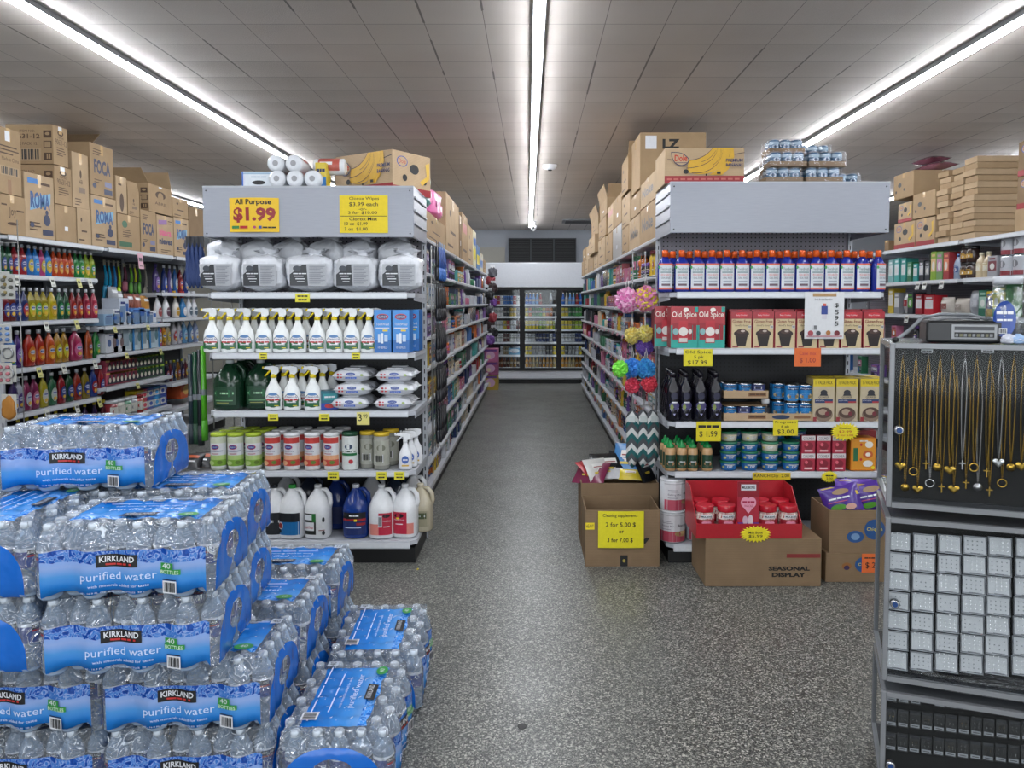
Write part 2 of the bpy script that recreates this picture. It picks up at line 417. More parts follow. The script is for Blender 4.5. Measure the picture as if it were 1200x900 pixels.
ORD = 'first second third fourth fifth sixth seventh eighth ninth tenth eleventh twelfth thirteenth fourteenth fifteenth sixteenth seventeenth eighteenth nineteenth twentieth'.split()
ORD += ['twenty-'+x for x in ORD[:9]] + ['thirtieth'] + ['thirty-'+x for x in ORD[:9]] + ['fortieth'] + ['forty-'+x for x in ORD[:9]] + ['fiftieth'] + ['fifty-'+x for x in ORD[:9]]
NUM = 'one two three four five six seven eight nine ten'.split()

# ================================================================ SETTING
CEIL_Z = 2.86
m = MB(); m.box(-9, 9, -5, 15.2, -.1, 0, FLOOR); struct('floor', m)
m = MB(); m.box(-9, 9, -5, 15.2, CEIL_Z, CEIL_Z+.1, CEIL); struct('ceiling', m)
WALLM = M('#9da1a8', .7); WALLT = M('#a29f95', .7)
m = MB(); m.box(-9, 9, 15.0, 15.1, 0, CEIL_Z, WALLM); m.box(-9, -.55, 14.97, 15.0, 0, 2.52, WALLT); struct('wall_back', m)
m = MB(); m.box(-9.1, -9, -5, 15.1, 0, CEIL_Z, WALLT); struct('wall_left', m)
m = MB(); m.box(9, 9.1, -5, 15.1, 0, CEIL_Z, WALLT); struct('wall_right', m)
m = MB(); m.box(-9, 9, -5.1, -5, 0, CEIL_Z, WALLT); struct('wall_front', m)
m = MB(); m.box(-9, 9, 14.94, 15.0, 0, .1, DARK); struct('baseboard_back', m)

# ceiling strip lights
def strip_light(x0, y0, x1, y1, label):
    r = bpy.data.objects.new('strip_light', None); COL.objects.link(r); r.location = (x0, y0, CEIL_Z); setp(r, label, 'ceiling light', 'fluorescent strips along the ceiling')
    L = y1-y0; dx = x1-x0
    def skew(mb):
        mb.v = [(x+dx*y/L, y, z) for x, y, z in mb.v]; return mb
    a = MB(); a.box(-.03, .03, 0, L, -.03, 0, M('#77797c', .4)); a.box(-.04, .04, 0, .02, -.058, -.03, WHITE); a.box(-.04, .04, L-.02, L, -.058, -.03, WHITE)
    b = MB(); prof = [(-.025, -.03), (-.023, -.043), (-.013, -.052), (0, -.055), (.013, -.052), (.023, -.043), (.025, -.03)]
    n = max(2, int(L/1.2))
    for i in range(n):
        ya, yb = .02+(L-.04)*i/n+.004, .02+(L-.04)*(i+1)/n-.004
        vs = [(x, y, z) for y in (ya, yb) for x, z in prof]; k = len(prof)
        b.add(vs, [(j, j+1, k+j+1, k+j) for j in range(k-1)] + [tuple(range(k-1, -1, -1)), tuple(range(k, 2*k))], TUBE)
    for nm, mb in (('housing', a), ('diffuser', b)):
        o = bpy.data.objects.new(nm, skew(mb).mesh(nm)); COL.objects.link(o); o.parent = r
strip_light(.09, -4.0, -.05, 13.9, 'long fluorescent strip over the middle aisle')
strip_light(-2.36, -4.0, -2.36, 13.9, 'fluorescent strip between the laundry aisle and the wipes display')
strip_light(2.38, -4.0, 2.38, 13.9, 'fluorescent strip above the stacked can trays')
strip_light(4.74, -4.0, 4.74, 13.9, 'fluorescent strip beyond the stacked flat cartons')
strip_light(-4.72, -4.0, -4.72, 13.9, 'fluorescent strip behind the laundry soap cartons')

# smoke detector, dome camera, ceiling grille
a = MB(); a.lathe([(.075, 0), (.075, -.015), (.05, -.045), (.02, -.05)], WHITE, 20); a2 = MB(); a2.lathe([(.022, -.05), (.02, -.058), (.004, -.06)], DARK, 10)
Proto('smoke_detector', 'detector', a, [('sensor_vent', a2)]).put((.17, 7.95, CEIL_Z), 0, 'white round smoke detector on the tiled ceiling beside the middle strip')
a = MB(); a.lathe([(.05, 0), (.05, -.03), (.03, -.05), (.03, -.08)], WHITE, 16); a2 = MB(); a2.lathe([(.06, -.07), (.06, -.1), (.05, -.14), (.025, -.165), (.004, -.17)], WHITE, 16); a3 = MB(); a3.lathe([(.02, 0), (.018, .012), (.004, .014)], BLACK, 12, tilt=Matrix.Rotation(PI/2, 3, 'X'), c=(0, -.058, -.115))
Proto('security_camera', 'camera', a, [('camera_body', a2, [('lens', a3)])]).put((.0, 13.4, CEIL_Z), 0, 'small white security camera on the ceiling over the coolers')
a = MB(); a.box(-.6, .6, -.25, .25, -.02, 0, M('#77787a')); a2 = MB()
for i in range(9): a2.box(-.55, .55, -.22+i*.05, -.2+i*.05, -.03, -.018, M('#4c4d50'))
Proto('ceiling_vent', 'vent', a, [('grille', a2)]).put((1.1, 13.3, CEIL_Z), 0, 'grey slotted vent in the ceiling near the coolers')
# louvred dark panels over the cooler
XLv = [XY(596, 14.9), XY(622, 14.9), XY(649, 14.9), XY(675, 14.9)]
z0, z1 = ZY(307, 14.9), ZY(279, 14.9)
for i in range(3):
    a = MB(); a.box(XLv[i]+.01, XLv[i+1]-.01, 14.93, 14.96, z0, z1, M('#0d0e10', .6)); a2 = MB()
    for k in range(10):
        zz = z0+.03+(z1-z0-.06)*k/10; a2.box(XLv[i]+.03, XLv[i+1]-.03, 14.905, 14.93, zz, zz+.02, M('#151618', .55))
    a3 = MB(); 
    for q in ((XLv[i], XLv[i]+.015, z0, z1), (XLv[i+1]-.015, XLv[i+1], z0, z1), (XLv[i], XLv[i+1], z1-.015, z1), (XLv[i], XLv[i+1], z0, z0+.015)): a3.box(q[0], q[1], 14.9, 14.97, q[2], q[3], M('#3a3c40', .5))
    Proto('wall_vent', 'vent', a, [('louver', a2), ('frame', a3)]).put((0, 0, 0), 0, '%s dark louvred wall panel above the white cooler canopy' % ('left', 'middle', 'right')[i])
# ================================================================ SHELVING
def shelf_mb(x0, x1, y0, y1, z, lip=.035, m=SHELF, cut=.035):
    """shelf whose lip faces -y, top surface at z"""
    a = MB()
    vs = []
    for zz in (z-.028, z-.004):
        vs += [(x0+cut, y0+.004, zz), (x1-cut, y0+.004, zz), (x1, y0+cut+.004, zz), (x1, y1, zz), (x0, y1, zz), (x0, y0+cut+.004, zz)]
    a.add(vs, [(5, 4, 3, 2, 1, 0), (6, 7, 8, 9, 10, 11)]+[(i, (i+1) % 6, 6+(i+1) % 6, 6+i) for i in range(6)], m)
    r = MB()
    r.cbox(x0+cut, x1-cut, y0-.008, y0+.004, z-lip, z, m, .002)
    r.box(x0+cut, x1-cut, y0-.0095, y0-.008, z-lip+.006, z-.008, M('#cfd2d6', .25))
    return a, r
def bracket_mb(x, y0, y1, z, s):
    a = MB(); a.add([(x, y1, z-.03), (x, y0+.03, z-.03), (x, y0+.03, z-.045), (x, y1, z-.06), (x+s*.003, y1, z-.03), (x+s*.003, y0+.03, z-.03), (x+s*.003, y0+.03, z-.045), (x+s*.003, y1, z-.06)],
        [(0, 1, 2, 3), (7, 6, 5, 4), (0, 4, 5, 1), (1, 5, 6, 2), (2, 6, 7, 3), (3, 7, 4, 0)], POST); return a
def upright_mb(x0, x1, y0, y1, z0, z1, face=-1):
    a = MB(); a.box(x0, x1, y0, y1, z0, z1, POST)
    yy = y0 if face < 0 else y1; n = int((z1-z0)/.05)
    for i in range(n): a.box((x0+x1)/2-.003, (x0+x1)/2+.003, yy-.001 if face < 0 else yy, yy if face < 0 else yy+.001, z0+.02+i*.05, z0+.045+i*.05, BLACK)
    return a
def shelving(name, label, W, D, zs, top, base_z, loc, rz, sections=1, base=True, peg=PEGD, header=None, back_top=None, group=None, lip=.035, depths=None, cat='shelving', backt=.02, peg_low=None, peg_z=0):
    """long run: x along the run (0..W), front lips at y=0, back panel at y=D"""
    parts = []
    bt = back_top if back_top else top
    L = W/sections
    for i in range(sections):
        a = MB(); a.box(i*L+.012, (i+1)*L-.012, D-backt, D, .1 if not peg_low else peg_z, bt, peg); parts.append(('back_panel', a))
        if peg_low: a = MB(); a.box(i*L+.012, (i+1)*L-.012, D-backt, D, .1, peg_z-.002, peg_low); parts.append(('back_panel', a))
    for i in range(sections+1):
        x = min(max(i*L, .015), W-.015); parts.append(('upright', upright_mb(x-.013, x+.013, D-.045, D-.021, .0, bt)))
    for i in range(sections):
        zl = zs[i] if isinstance(zs[0], (list, tuple)) else zs
        for j, z in enumerate(zl):
            dd = 0 if not depths else depths[i] if not isinstance(depths[i], (list, tuple)) else depths[i][j]
            a, r = shelf_mb(i*L+.004, (i+1)*L-.004, dd, D-.046, z, lip); parts.append(('shelf', a, [('price_rail', r), ('shelf_bracket', bracket_mb(i*L+.005, dd, D-.05, z, 1)), ('shelf_bracket', bracket_mb((i+1)*L-.005, dd, D-.05, z, -1))]))
    if base:
        a, r = shelf_mb(0, W, 0, D-.046, base_z, .045); parts.append(('base_deck', a, [('price_rail', r)]))
        a = MB(); a.box(.01, W-.01, .02, D, 0, base_z-.046, BLACK); parts.append(('kick_plate', a))
    if header:
        hz0, hz1, hd = header
        a = MB(); a.cbox(0, W, 0, .012, hz0, hz1, HEADER, .003); a.box(0, .012, .012, hd, hz0+.0, hz1, HEADER); a.box(W-.012, W, .012, hd, hz0, hz1, HEADER)
        a.box(0, W, .0, hd, hz1-.004, hz1+.006, POST)
        s_ = MB()
        for q in (0, W):
            for k in range(3):
                zz = hz0+(hz1-hz0)*(.28+.26*k); xx = (q-.008, q) if q == 0 else (q, q+.008); s_.cbox(xx[0], xx[1], .02, hd-.03, zz-.005, zz+.008, POST, .002)
        b = MB()
        for xx in (.02, W-.02):
            for zz in (hz0+.02, hz1-.02): b.lathe([(.005, 0), (.004, .003)], M('#4a4c50', .3, .8), 8, tilt=Matrix.Rotation(PI/2, 3, 'X'), c=(xx, 0, zz))
        parts.append(('header_panel', a, [('side_slot', s_), ('screws', b)]))
    p = Proto(name, cat, None, parts); return p.put(loc, rz, label, group)

YE = 4.20
# left end display: heights read off the photo
LX0, LX1 = XY(241, YE), XY(486, YE); RX0, RX1 = XY(784, YE), XY(1039, YE)
LZ = [ZY(342.5, YE), ZY(413.5, YE), ZY(481.5, YE), ZY(551.5, YE)]; LB = ZY(633.5, YE)
RZ = [ZY(342, YE), ZY(408, YE), ZY(494, YE), ZY(552.5, YE)]; RB = ZY(637, YE)
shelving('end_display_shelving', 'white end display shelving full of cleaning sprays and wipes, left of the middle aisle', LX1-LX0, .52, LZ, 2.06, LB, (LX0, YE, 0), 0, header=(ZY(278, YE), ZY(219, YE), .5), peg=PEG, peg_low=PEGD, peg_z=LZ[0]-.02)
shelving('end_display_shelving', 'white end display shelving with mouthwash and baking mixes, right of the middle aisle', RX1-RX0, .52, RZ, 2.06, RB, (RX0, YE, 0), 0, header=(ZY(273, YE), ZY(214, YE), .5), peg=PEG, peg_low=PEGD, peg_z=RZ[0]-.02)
LHT = ZY(219, YE)+.007; RHT = ZY(214, YE)+.007   # tops of the headers
# aisle gondolas behind the end displays. local x runs along the aisle
AY0, AY1 = 4.78, 12.6
AXL, AXR = -.745, .79
AZL = [1.90, 1.66, 1.43, 1.21, .99, .76, .53, .31]; AZR = [1.87, 1.63, 1.41, 1.18, .95, .72, .50, .29]
# left one: lips face +x  -> rotate +90deg: local x -> +y, local y(depth) -> -x
shelving('aisle_shelving', 'long grey shelving run along the left side of the middle aisle', AY1-AY0, .5, AZL, 1.93, .14, (AXL, AY0, 0), PI/2, sections=6, peg=PEGD, lip=.026)
# right one: lips face -x -> rotate -90: local x -> -y
shelving('aisle_shelving', 'long grey shelving run along the right side of the middle aisle', AY1-AY0, .5, AZR, 1.90, .14, (AXR, AY1, 0), -PI/2, sections=6, peg=PEG, lip=.026)
# left wall run (lips face +x) in three depths
WXL = -3.62; WY = [5.28, 6.53, 7.78, 9.03]
WTOP = 1.92
WA = [WTOP, 1.652, 1.318, .98, .655, .36]; WB = [WTOP, 1.25, 1.01, .72, .42]; WC = [WTOP, 1.555, 1.29, 1.0, .62, .36]
shelving('wall_shelving', 'white shelving with dish soaps, brushes and laundry cartons on top', 3.75, .55, [WA, WB, WC], 1.95, .14, (WXL, WY[0], 0), PI/2, sections=3, peg=PEGD, depths=[[0, .06, .06, .06, .06, .06], [0, .05, .05, .05, .05], [0, .16, .16, .12, .08, .05]])
# right run (lips face -x)
GXR = 3.44; GTOP = 1.955
shelving('wall_shelving', 'white shelving with coffee and medicine behind the display case', 4.2, .5, [GTOP, 1.645, 1.345, 1.05, .7, .4], 1.97, .14, (GXR, 9.0, 0), -PI/2, sections=3, peg=PEG)

# ================================================================ PRODUCT BUILDERS (front faces -y, base at z=0)
def spray_bottle(body='#e9ebea', trig='#d9c21c', head='#dfe1e2', decor=None, h=.25, w=.10, d=.055):
    a = MB(); R = w/2; sy = d/w
    prof = [(R*.88, 0), (R, .008), (R, h*.18), (R*.97, h*.38), (R*.80, h*.50), (R*.48, h*.60), (R*.34, h*.68), (R*.30, h*.74)]
    a.lathe(prof, gloss(body), 20, 1, sy*1.05, 2.4)
    l = MB(); fl = lambda u, v, off: ((u-.5)*w*.86, -(R*sy*1.05*(1-abs(2*u-1)**3*.10))-off-.0005, .012+v*h*.36)
    l.deco(fl, decor or [])
    c = MB(); c.lathe([(R*.34, h*.73), (R*.36, h*.735), (R*.34, h*.80), (R*.22, h*.82)], gloss(trig), 14)
    t = MB(); H = gloss(head)
    t.add([(x, y, z) for x in (-.011, .011) for y, z in ((.03, h*.86), (.028, h*.97), (.0, h), (-.045, h*.985), (-.052, h*.93), (-.012, h*.90), (-.008, h*.80), (.016, h*.80))],
        [(0, 1, 2, 3, 4, 5, 6, 7), (15, 14, 13, 12, 11, 10, 9, 8)]+[(i, 8+i, 8+(i+1) % 8, (i+1) % 8) for i in range(8)], H)
    g = MB(); g.tube([(0, -.014, h*.91), (0, -.026, h*.86), (0, -.038, h*.80), (0, -.048, h*.765)], [.006, .006, .005, .004], gloss(trig), 6)
    n = MB(); n.lathe([(.009, 0), (.008, .010)], gloss(trig), 8, tilt=Matrix.Rotation(PI/2, 3, 'X'), c=(0, -.05, h*.955))
    # the trigger points sideways in the shop: turn head
    for mb in (t, g, n): mb.v = [(y, -x, z) for x, y, z in mb.v]
    return Proto('spray_bottle', 'bottle', a, [('label', l), ('collar', c), ('spray_head', t, [('nozzle', n)]), ('trigger', g)])
def bottle(name, body, cap, h=.24, w=.075, d=.05, capr=.35, caph=.10, neck=.72, decor=None, n=2.3, lab=(.12, .62), shape='plain', cat='bottle', bodymat=None, seg=16, lspan=2.2):
    a = MB(); R = w/2; sy = d/w; bm = bodymat or gloss(body)
    if shape == 'waist': prof = [(R*.85, 0), (R, .006), (R, h*.22), (R*.84, h*.40), (R*.96, h*.56), (R*.80, h*.68), (R*.42, h*.79), (R*capr, h*.84), (R*capr, h*(1-caph))]
    elif shape == 'round': prof = [(R*.9, 0), (R, .006), (R, h*neck*.90), (R*.86, h*neck), (R*capr*1.1, h*(neck+.10)), (R*capr, h*(1-caph))]
    else: prof = [(R*.88, 0), (R, .006), (R, h*neck*.8), (R*.85, h*neck*.95), (R*capr*1.05, h*(neck+.10)), (R*capr, h*(1-caph))]
    a.lathe(prof, bm, seg, 1, sy, n)
    c = MB(); r = R*capr*1.12; c.lathe([(r, h*(1-caph)), (r, h*.985), (r*.85, h)], gloss(cap), 12)
    parts = [('cap', c)]
    if decor:
        l = MB(); l.deco(sup(R, sy, n, h*(lab[1]-lab[0]), h*lab[0], .86), decor); parts.append(('label', l))
    return Proto(name, cat, a, parts)
def carton(name, w, d, h, col, decor=None, side=None, top=None, cat='box', rough=.35, parts=None):
    a = MB(); a.cbox(-w/2, w/2, -d/2, d/2, 0, h, M(col, rough), .0015)
    ps = []
    if decor: l = MB(); l.deco(front(w, h, -d/2), decor); ps.append(('front_print', l))
    if side: l = MB(); l.deco(plane((w/2, -d/2, 0), (0, d, 0), (0, 0, h), (1, 0, 0)), side); l.deco(plane((-w/2, d/2, 0), (0, -d, 0), (0, 0, h), (-1, 0, 0)), side); ps.append(('side_print', l))
    if top: l = MB(); l.deco(plane((-w/2, -d/2, h), (w, 0, 0), (0, d, 0), (0, 0, 1)), top); ps.append(('top_print', l))
    return Proto(name, cat, a, ps+(parts or []))
def can(name, r, h, decor, rim='#b9bcc0', base='#20232a', cat='can', span=2*PI-.01):
    a = MB(); a.lathe([(r*.93, 0), (r, .004), (r, h-.004), (r*.93, h), (r*.90, h-.002), (r*.3, h-.003)], metal(rim, .25), 18)
    l = MB(); l.lathe([(r+.0006, .008), (r+.0006, h-.008)], M(base, .3), 18, caps=False)
    l.deco(cyl(r+.001, h-.016, .008, 2.4), decor)
    return Proto(name, cat, a, [('label', l)])
def canister(name, r, h, body, lid, decor, lidh=.15, cat='canister'):
    a = MB(); a.lathe([(r*.95, 0), (r, .004), (r, h*(1-lidh))], gloss(body), 20)
    c = MB(); c.lathe([(r*1.02, h*(1-lidh)), (r*1.03, h*.97), (r*.95, h), (r*.5, h+.001)], gloss(lid), 20)
    l = MB(); l.deco(cyl(r+.001, h*(1-lidh)*.94, h*.03, 2.7), decor)
    return Proto(name, cat, a, [('lid', c), ('label', l)])
def jug(body, cap, decor=None, h=.30, w=.155, mat=None, lab=(.08, .50), side=1):
    a = MB(); R = w/2; bm = mat or gloss(body)
    a.lathe([(R*.9, 0), (R, .01), (R, h*.52), (R*.97, h*.60), (R*.74, h*.74), (R*.42, h*.86), (R*.26, h*.91), (R*.24, h*.94)], bm, 20, 1, .95, 2.7)
    c = MB(); c.lathe([(R*.27, h*.93), (R*.28, h*.985), (R*.24, h)], gloss(cap), 14)
    g = MB(); g.tube([(side*R*.20, 0, h*.90), (side*R*.62, 0, h*.90), (side*R*.93, 0, h*.80), (side*R*1.0, 0, h*.66), (side*R*.92, 0, h*.56)], [.011, .013, .014, .013, .012], bm, 8)
    ps = [('cap', c), ('handle', g)]
    if decor: l = MB(); l.deco(sup(R, .95, 2.7, h*(lab[1]-lab[0]), h*lab[0], .84), decor); ps.append(('label', l))
    return Proto('jug', 'jug', a, ps)
def lumpy(w, d, h, m, amp=.012, seed=1, sq=3.0, top=.75, nu=28, nv=16):
    """a soft filled bag: squarish body with creases"""
    rnd = random.Random(seed); ph = [rnd.uniform(0, 6.28) for _ in range(8)]; a = MB(); vs = []
    for i in range(nv+1):
        t = i/nv; z = h*t
        k = (math.sin(min(1, t*5)*PI/2))*(1 if t < top else math.cos((t-top)/(1-top)*PI/2*.92))
        for j in range(nu):
            an = 2*PI*j/nu; ca, sa = math.cos(an), math.sin(an); e = 2/sq
            x = w/2*math.copysign(abs(ca)**e, ca)*max(k, .05); y = d/2*math.copysign(abs(sa)**e, sa)*max(k, .05)
            q = amp*(math.sin(3*an+ph[0]+5*t)*.5+math.sin(7*an+ph[1]-9*t)*.35+math.sin(11*an+ph[2]+17*t)*.25+rnd.uniform(-.3, .3))
            vs.append((x+q*ca, y+q*sa, z+(q*.6 if t > .3 else 0)))
    fs = [(i*nu+j, i*nu+(j+1) % nu, (i+1)*nu+(j+1) % nu, (i+1)*nu+j) for i in range(nv) for j in range(nu)]
    fs += [tuple(range(nu-1, -1, -1)), tuple(nv*nu+j for j in range(nu))]
    return a.add(vs, fs, m, True)
def pouch(w, h, d, m, decor=None, seed=1, name='pouch', cat='bag'):
    """upright pillow pouch with crimped seams"""
    rnd = random.Random(seed); a = MB(); nu, nv = 12, 12
    def g(side):
        vs = []
        for i in range(nv+1):
            for j in range(nu+1):
                u, v = j/nu, i/nv; b = (max(0, math.sin(PI*u))**.5)*(max(0, math.sin(PI*v))**.6)
                vs.append(((u-.5)*w*(1-.05*math.sin(PI*v)), side*(d/2*b+.0007)+rnd.uniform(-.002, .002)*b, v*h))
        return vs
    f = [(i*(nu+1)+j, i*(nu+1)+j+1, (i+1)*(nu+1)+j+1, (i+1)*(nu+1)+j) for i in range(nv) for j in range(nu)]
    a.add(g(-1), f, m, True); a.add(g(1), [q[::-1] for q in f], m, True)
    ps = []
    if decor:
        def fl(u, v, off):
            uu, vv = .12+u*.76, .12+v*.76; b = (math.sin(PI*uu)**.5)*(math.sin(PI*vv)**.6)
            return ((uu-.5)*w, -(d/2*b+.0035)-off, vv*h)
        l = MB(); l.deco(fl, decor); ps = [('label', l)]
    return Proto(name, cat, a, ps)
def jar(r, h, body, lid, decor, lidh=.2, mat=None, name='jar', n=2.0, sy=1, lz=.10):
    a = MB(); a.lathe([(r*.9, 0), (r, .006), (r, h*(1-lidh)*.86), (r*.86, h*(1-lidh)*.97), (r*.84, h*(1-lidh))], mat or gloss(body), 18, 1, sy, n)
    c = MB(); c.lathe([(r*.9, h*(1-lidh)), (r*.93, h*(1-lidh)+.004), (r*.93, h-.004), (r*.88, h)], gloss(lid), 18, 1, sy, n)
    l = MB(); l.deco(cyl(r+.001, h*(1-lidh)*.66, h*lz, 2.2, sy), decor)
    return Proto(name, 'jar', a, [('lid', c), ('label', l)])

# cardboard carton whose near face is printed
def cardboard_box(w, d, h, decor=None, deco2=None, mat=CARD, flap=None, name='cardboard_box', holes=None, tape=True):
    """front face -y printed with decor, +x face printed with deco2. flap: 'open' adds raised flaps"""
    a = MB(); t = .006
    if flap:
        a.box(-w/2, w/2, -d/2, -d/2+t, 0, h, mat); a.box(-w/2, w/2, d/2-t, d/2, 0, h, mat); a.box(-w/2, -w/2+t, -d/2+t, d/2-t, 0, h, mat); a.box(w/2-t, w/2, -d/2+t, d/2-t, 0, h, mat)
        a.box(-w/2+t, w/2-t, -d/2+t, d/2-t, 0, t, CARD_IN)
    else: a.cbox(-w/2, w/2, -d/2, d/2, 0, h, mat, .003)
    ps = []
    if flap:
        for nm, (ax, ang) in flap.items():
            if nm == 'open': continue
            f = MB(); L = min(w, d)*.45
            if nm in ('front', 'back'):
                s = -1 if nm == 'front' else 1; y = s*d/2; dy = s*L*math.sin(ang); dz = L*math.cos(ang)
                f.add([(-w/2, y, h), (w/2, y, h), (w/2-.01, y+dy, h+dz), (-w/2+.01, y+dy, h+dz), (-w/2, y-s*t, h), (w/2, y-s*t, h), (w/2-.01, y+dy-s*t, h+dz), (-w/2+.01, y+dy-s*t, h+dz)],
                      [(0, 1, 2, 3), (7, 6, 5, 4), (0, 4, 5, 1), (1, 5, 6, 2), (2, 6, 7, 3), (3, 7, 4, 0)], mat)
            else:
                s = -1 if nm == 'left' else 1; x = s*w/2; dx = s*L*math.sin(ang); dz = L*math.cos(ang)
                f.add([(x, -d/2, h), (x, d/2, h), (x+dx, d/2-.01, h+dz), (x+dx, -d/2+.01, h+dz), (x-s*t, -d/2, h), (x-s*t, d/2, h), (x+dx-s*t, d/2-.01, h+dz), (x+dx-s*t, -d/2+.01, h+dz)],
                      [(0, 1, 2, 3), (7, 6, 5, 4), (0, 4, 5, 1), (1, 5, 6, 2), (2, 6, 7, 3), (3, 7, 4, 0)], mat)
            ps.append(('flap', f))
    elif tape:
        f = MB(); T = M('#c9a878', .25)
        f.box(-w/2, w/2, -.02, .02, h+.0002, h+.001, T); f.box(w/2+.0002, w/2+.001, -.02, .02, h*.8, h, T); f.box(-w/2-.001, -w/2-.0002, -.02, .02, h*.8, h, T); ps.append(('tape', f))
    if decor: l = MB(); l.deco(front(w, h, -d/2), decor); ps.append(('front_print', l))
    if deco2: l = MB(); l.deco(plane((w/2, -d/2, 0), (0, d, 0), (0, 0, h), (1, 0, 0)), deco2); ps.append(('side_print', l))
    if holes:
        l = MB()
        for (u, v) in holes: l.deco(front(w, h, -d/2), [('e', u, v, .018/w*1.3, .018/h*1.3, BLACK)])
        ps.append(('hand_hole', l))
    return Proto(name, 'box', a, ps)
# ================================================================ BOTTLED WATER
PW, PD, PH, PPIT = .48, .35, .207, .2115
BR = .0315; BCOL = .0595; BROW = .0637
def water_bottle_mbs():
    a = MB(); R = BR
    a.lathe([(R*.8, 0), (R, .008), (R*.98, .05), (R, .078), (R*.96, .082)], BOTTLE, 12, caps=True)
    a.lathe([(R*.985, .082), (R*.985, .134)], M('#2b3f86', .3), 12, caps=False)
    a.lathe([(R*.99, .128), (R*.99, .138)], M('#dfe4ee', .3), 12, caps=False)
    a.lathe([(R*.98, .137), (R, .142), (R*.93, .155), (R*.66, .175), (R*.42, .190), (R*.40, .195)], BOTTLE, 12, caps=False)
    a.deco(cyl(R*.995, .05, .084, 1.6), [('r', .1, .72, .9, .98, BLACK), ('t', 'KIRKLAND', .14, .78, .86, .93, WHITE), ('r', .1, .60, .9, .70, M('#8e2a2e')), ('b', 1.05, .1, 1.45, .9)])
    c = MB(); c.lathe([(R*.46, .190), (R*.47, .202), (R*.42, PH-.001)], M('#c3ccd6', .35), 10)
    return a, c
def yfront(x, s=-1):
    ph = (x+PW/2-BR)/(2*BCOL) + (0 if s < 0 else .5)
    b = .016*(1-math.cos(2*PI*ph))/2
    e = max(0, abs(x)-(PW/2-.03))/.03
    return s*(PD/2+.003-b*(1-e)-.010*e*e)
def film_mbs():
    a = MB(); cr = .022
    lev = [0, .012, .05, .10, .135, .15, .165, .18, .195, PH+.0005]; ins = [.012, .002, 0, 0, 0, .002, .009, .017, .022, .026]
    nF, nE = 34, 14
    def ring(z, i):
        P_ = []
        for k in range(nF+1):
            x = -PW/2+cr+(PW-2*cr)*k/nF; P_.append((x, yfront(x)+i))
        for k in range(nE+1):
            y = -PD/2+cr+(PD-2*cr)*k/nE; b = .004*(1-math.cos(2*PI*(y+PD/2-BR-BROW/2)/BROW))/2; P_.append((PW/2-b+.003-i, y))
        for k in range(nF+1):
            x = PW/2-cr-(PW-2*cr)*k/nF; P_.append((x, yfront(x, 1)-i))
        for k in range(nE+1):
            y = PD/2-cr-(PD-2*cr)*k/nE; b = .004*(1-math.cos(2*PI*(y+PD/2-BR)/BROW))/2; P_.append((-PW/2+b-.003+i, y))
        return [(x, y, z) for x, y in P_]
    rings = [ring(z, i) for z, i in zip(lev, ins)]; n = len(rings[0])
    for q in (0, 1):   # the film rides up between the bottles
        rings[q] = [(x, y, z+(.020 if q == 0 else .014)*min(1, max(0, (PD/2+.003-abs(y))/.016))) if abs(x) < PW/2-cr-.001 or False else (x, y, z) for x, y, z in rings[q]]
    seg = [('front', 0, nF, -1), ('end', nF, nF+nE+2, 0), ('front', nF+nE+2, 2*nF+nE+2, 0), ('end', 2*nF+nE+2, n, 0)]
    for kind, s0, s1, _ in seg:
        cnt = s1-s0; vs = []; uv = []
        for li, rg in enumerate(rings):
            for k in range(s0, s1+1): vs.append(rg[k % n]); uv.append(((k-s0)/cnt, lev[li]/PH))
        m_ = cnt+1
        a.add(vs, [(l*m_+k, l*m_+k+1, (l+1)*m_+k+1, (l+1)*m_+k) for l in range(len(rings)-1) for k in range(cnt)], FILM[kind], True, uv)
    nx, ny = 32, 20; i = ins[-1]; vs = []; uv = []
    for q in range(ny+1):
        for p in range(nx+1):
            u, v = p/nx, q/ny; x = (u-.5)*(PW-2*i+.004); y = (v-.5)*(PD-2*i+.004)
            c_ = (x+PW/2-BR)/BCOL; ci = round(c_); off = .0 if ci % 2 == 0 else BROW/2
            dx = (c_-ci)*BCOL; r_ = (y+PD/2-BR-off)/BROW; dy = (r_-round(r_))*BROW; dd = math.hypot(dx, dy)
            vs.append((x, y, PH+.0012-.008*min(1, max(0, (dd-.013)/.018)))); uv.append((u, v))
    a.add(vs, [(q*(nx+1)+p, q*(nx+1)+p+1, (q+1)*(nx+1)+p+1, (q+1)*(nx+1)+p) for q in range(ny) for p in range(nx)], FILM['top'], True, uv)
    # lettering printed on the film
    d = [MB(), MB()]; GR = M('#2f8a3c', .3); LT = M('#c3d3ee', .3)
    for s in (-1, 1):
        fn = lambda u, v, off, s=s: (-s*(u-.5)*PW, yfront(-s*(u-.5)*PW, s)+s*(off+.0015), v*PH)
        d[s > 0].rn = 30
        d[s > 0].deco(fn, [('r', .354, .44, .584, .61, BLACK), ('t', 'KIRKLAND', .37, .505, .568, .585, WHITE, .02), ('t', 'Signature', .40, .455, .55, .497, M('#b8302c')),
            ('t', 'purified water', .268, .235, .68, .375, LT), ('t', 'with minerals added for taste', .31, .175, .64, .212, LT), ('t', '40 - 16.9 FL OZ (500 mL) BOTTLES  20 L', .265, .09, .62, .118, LT),
            ('r', .70, .33, .825, .40, GR), ('r', .705, .40, .78, .48, GR), ('t', '40', .715, .405, .765, .475, WHITE), ('t', 'BOTTLES', .705, .335, .815, .385, M('#d8ead8')),
            ('b', .715, .07, .80, .24), ('r', .715, .25, .80, .262, BLACK)])
    e_ = MB(); e_.rn = 30
    ft = lambda u, v, off: ((u-.5)*PW, (v-.5)*PD, PH+.0022+off)
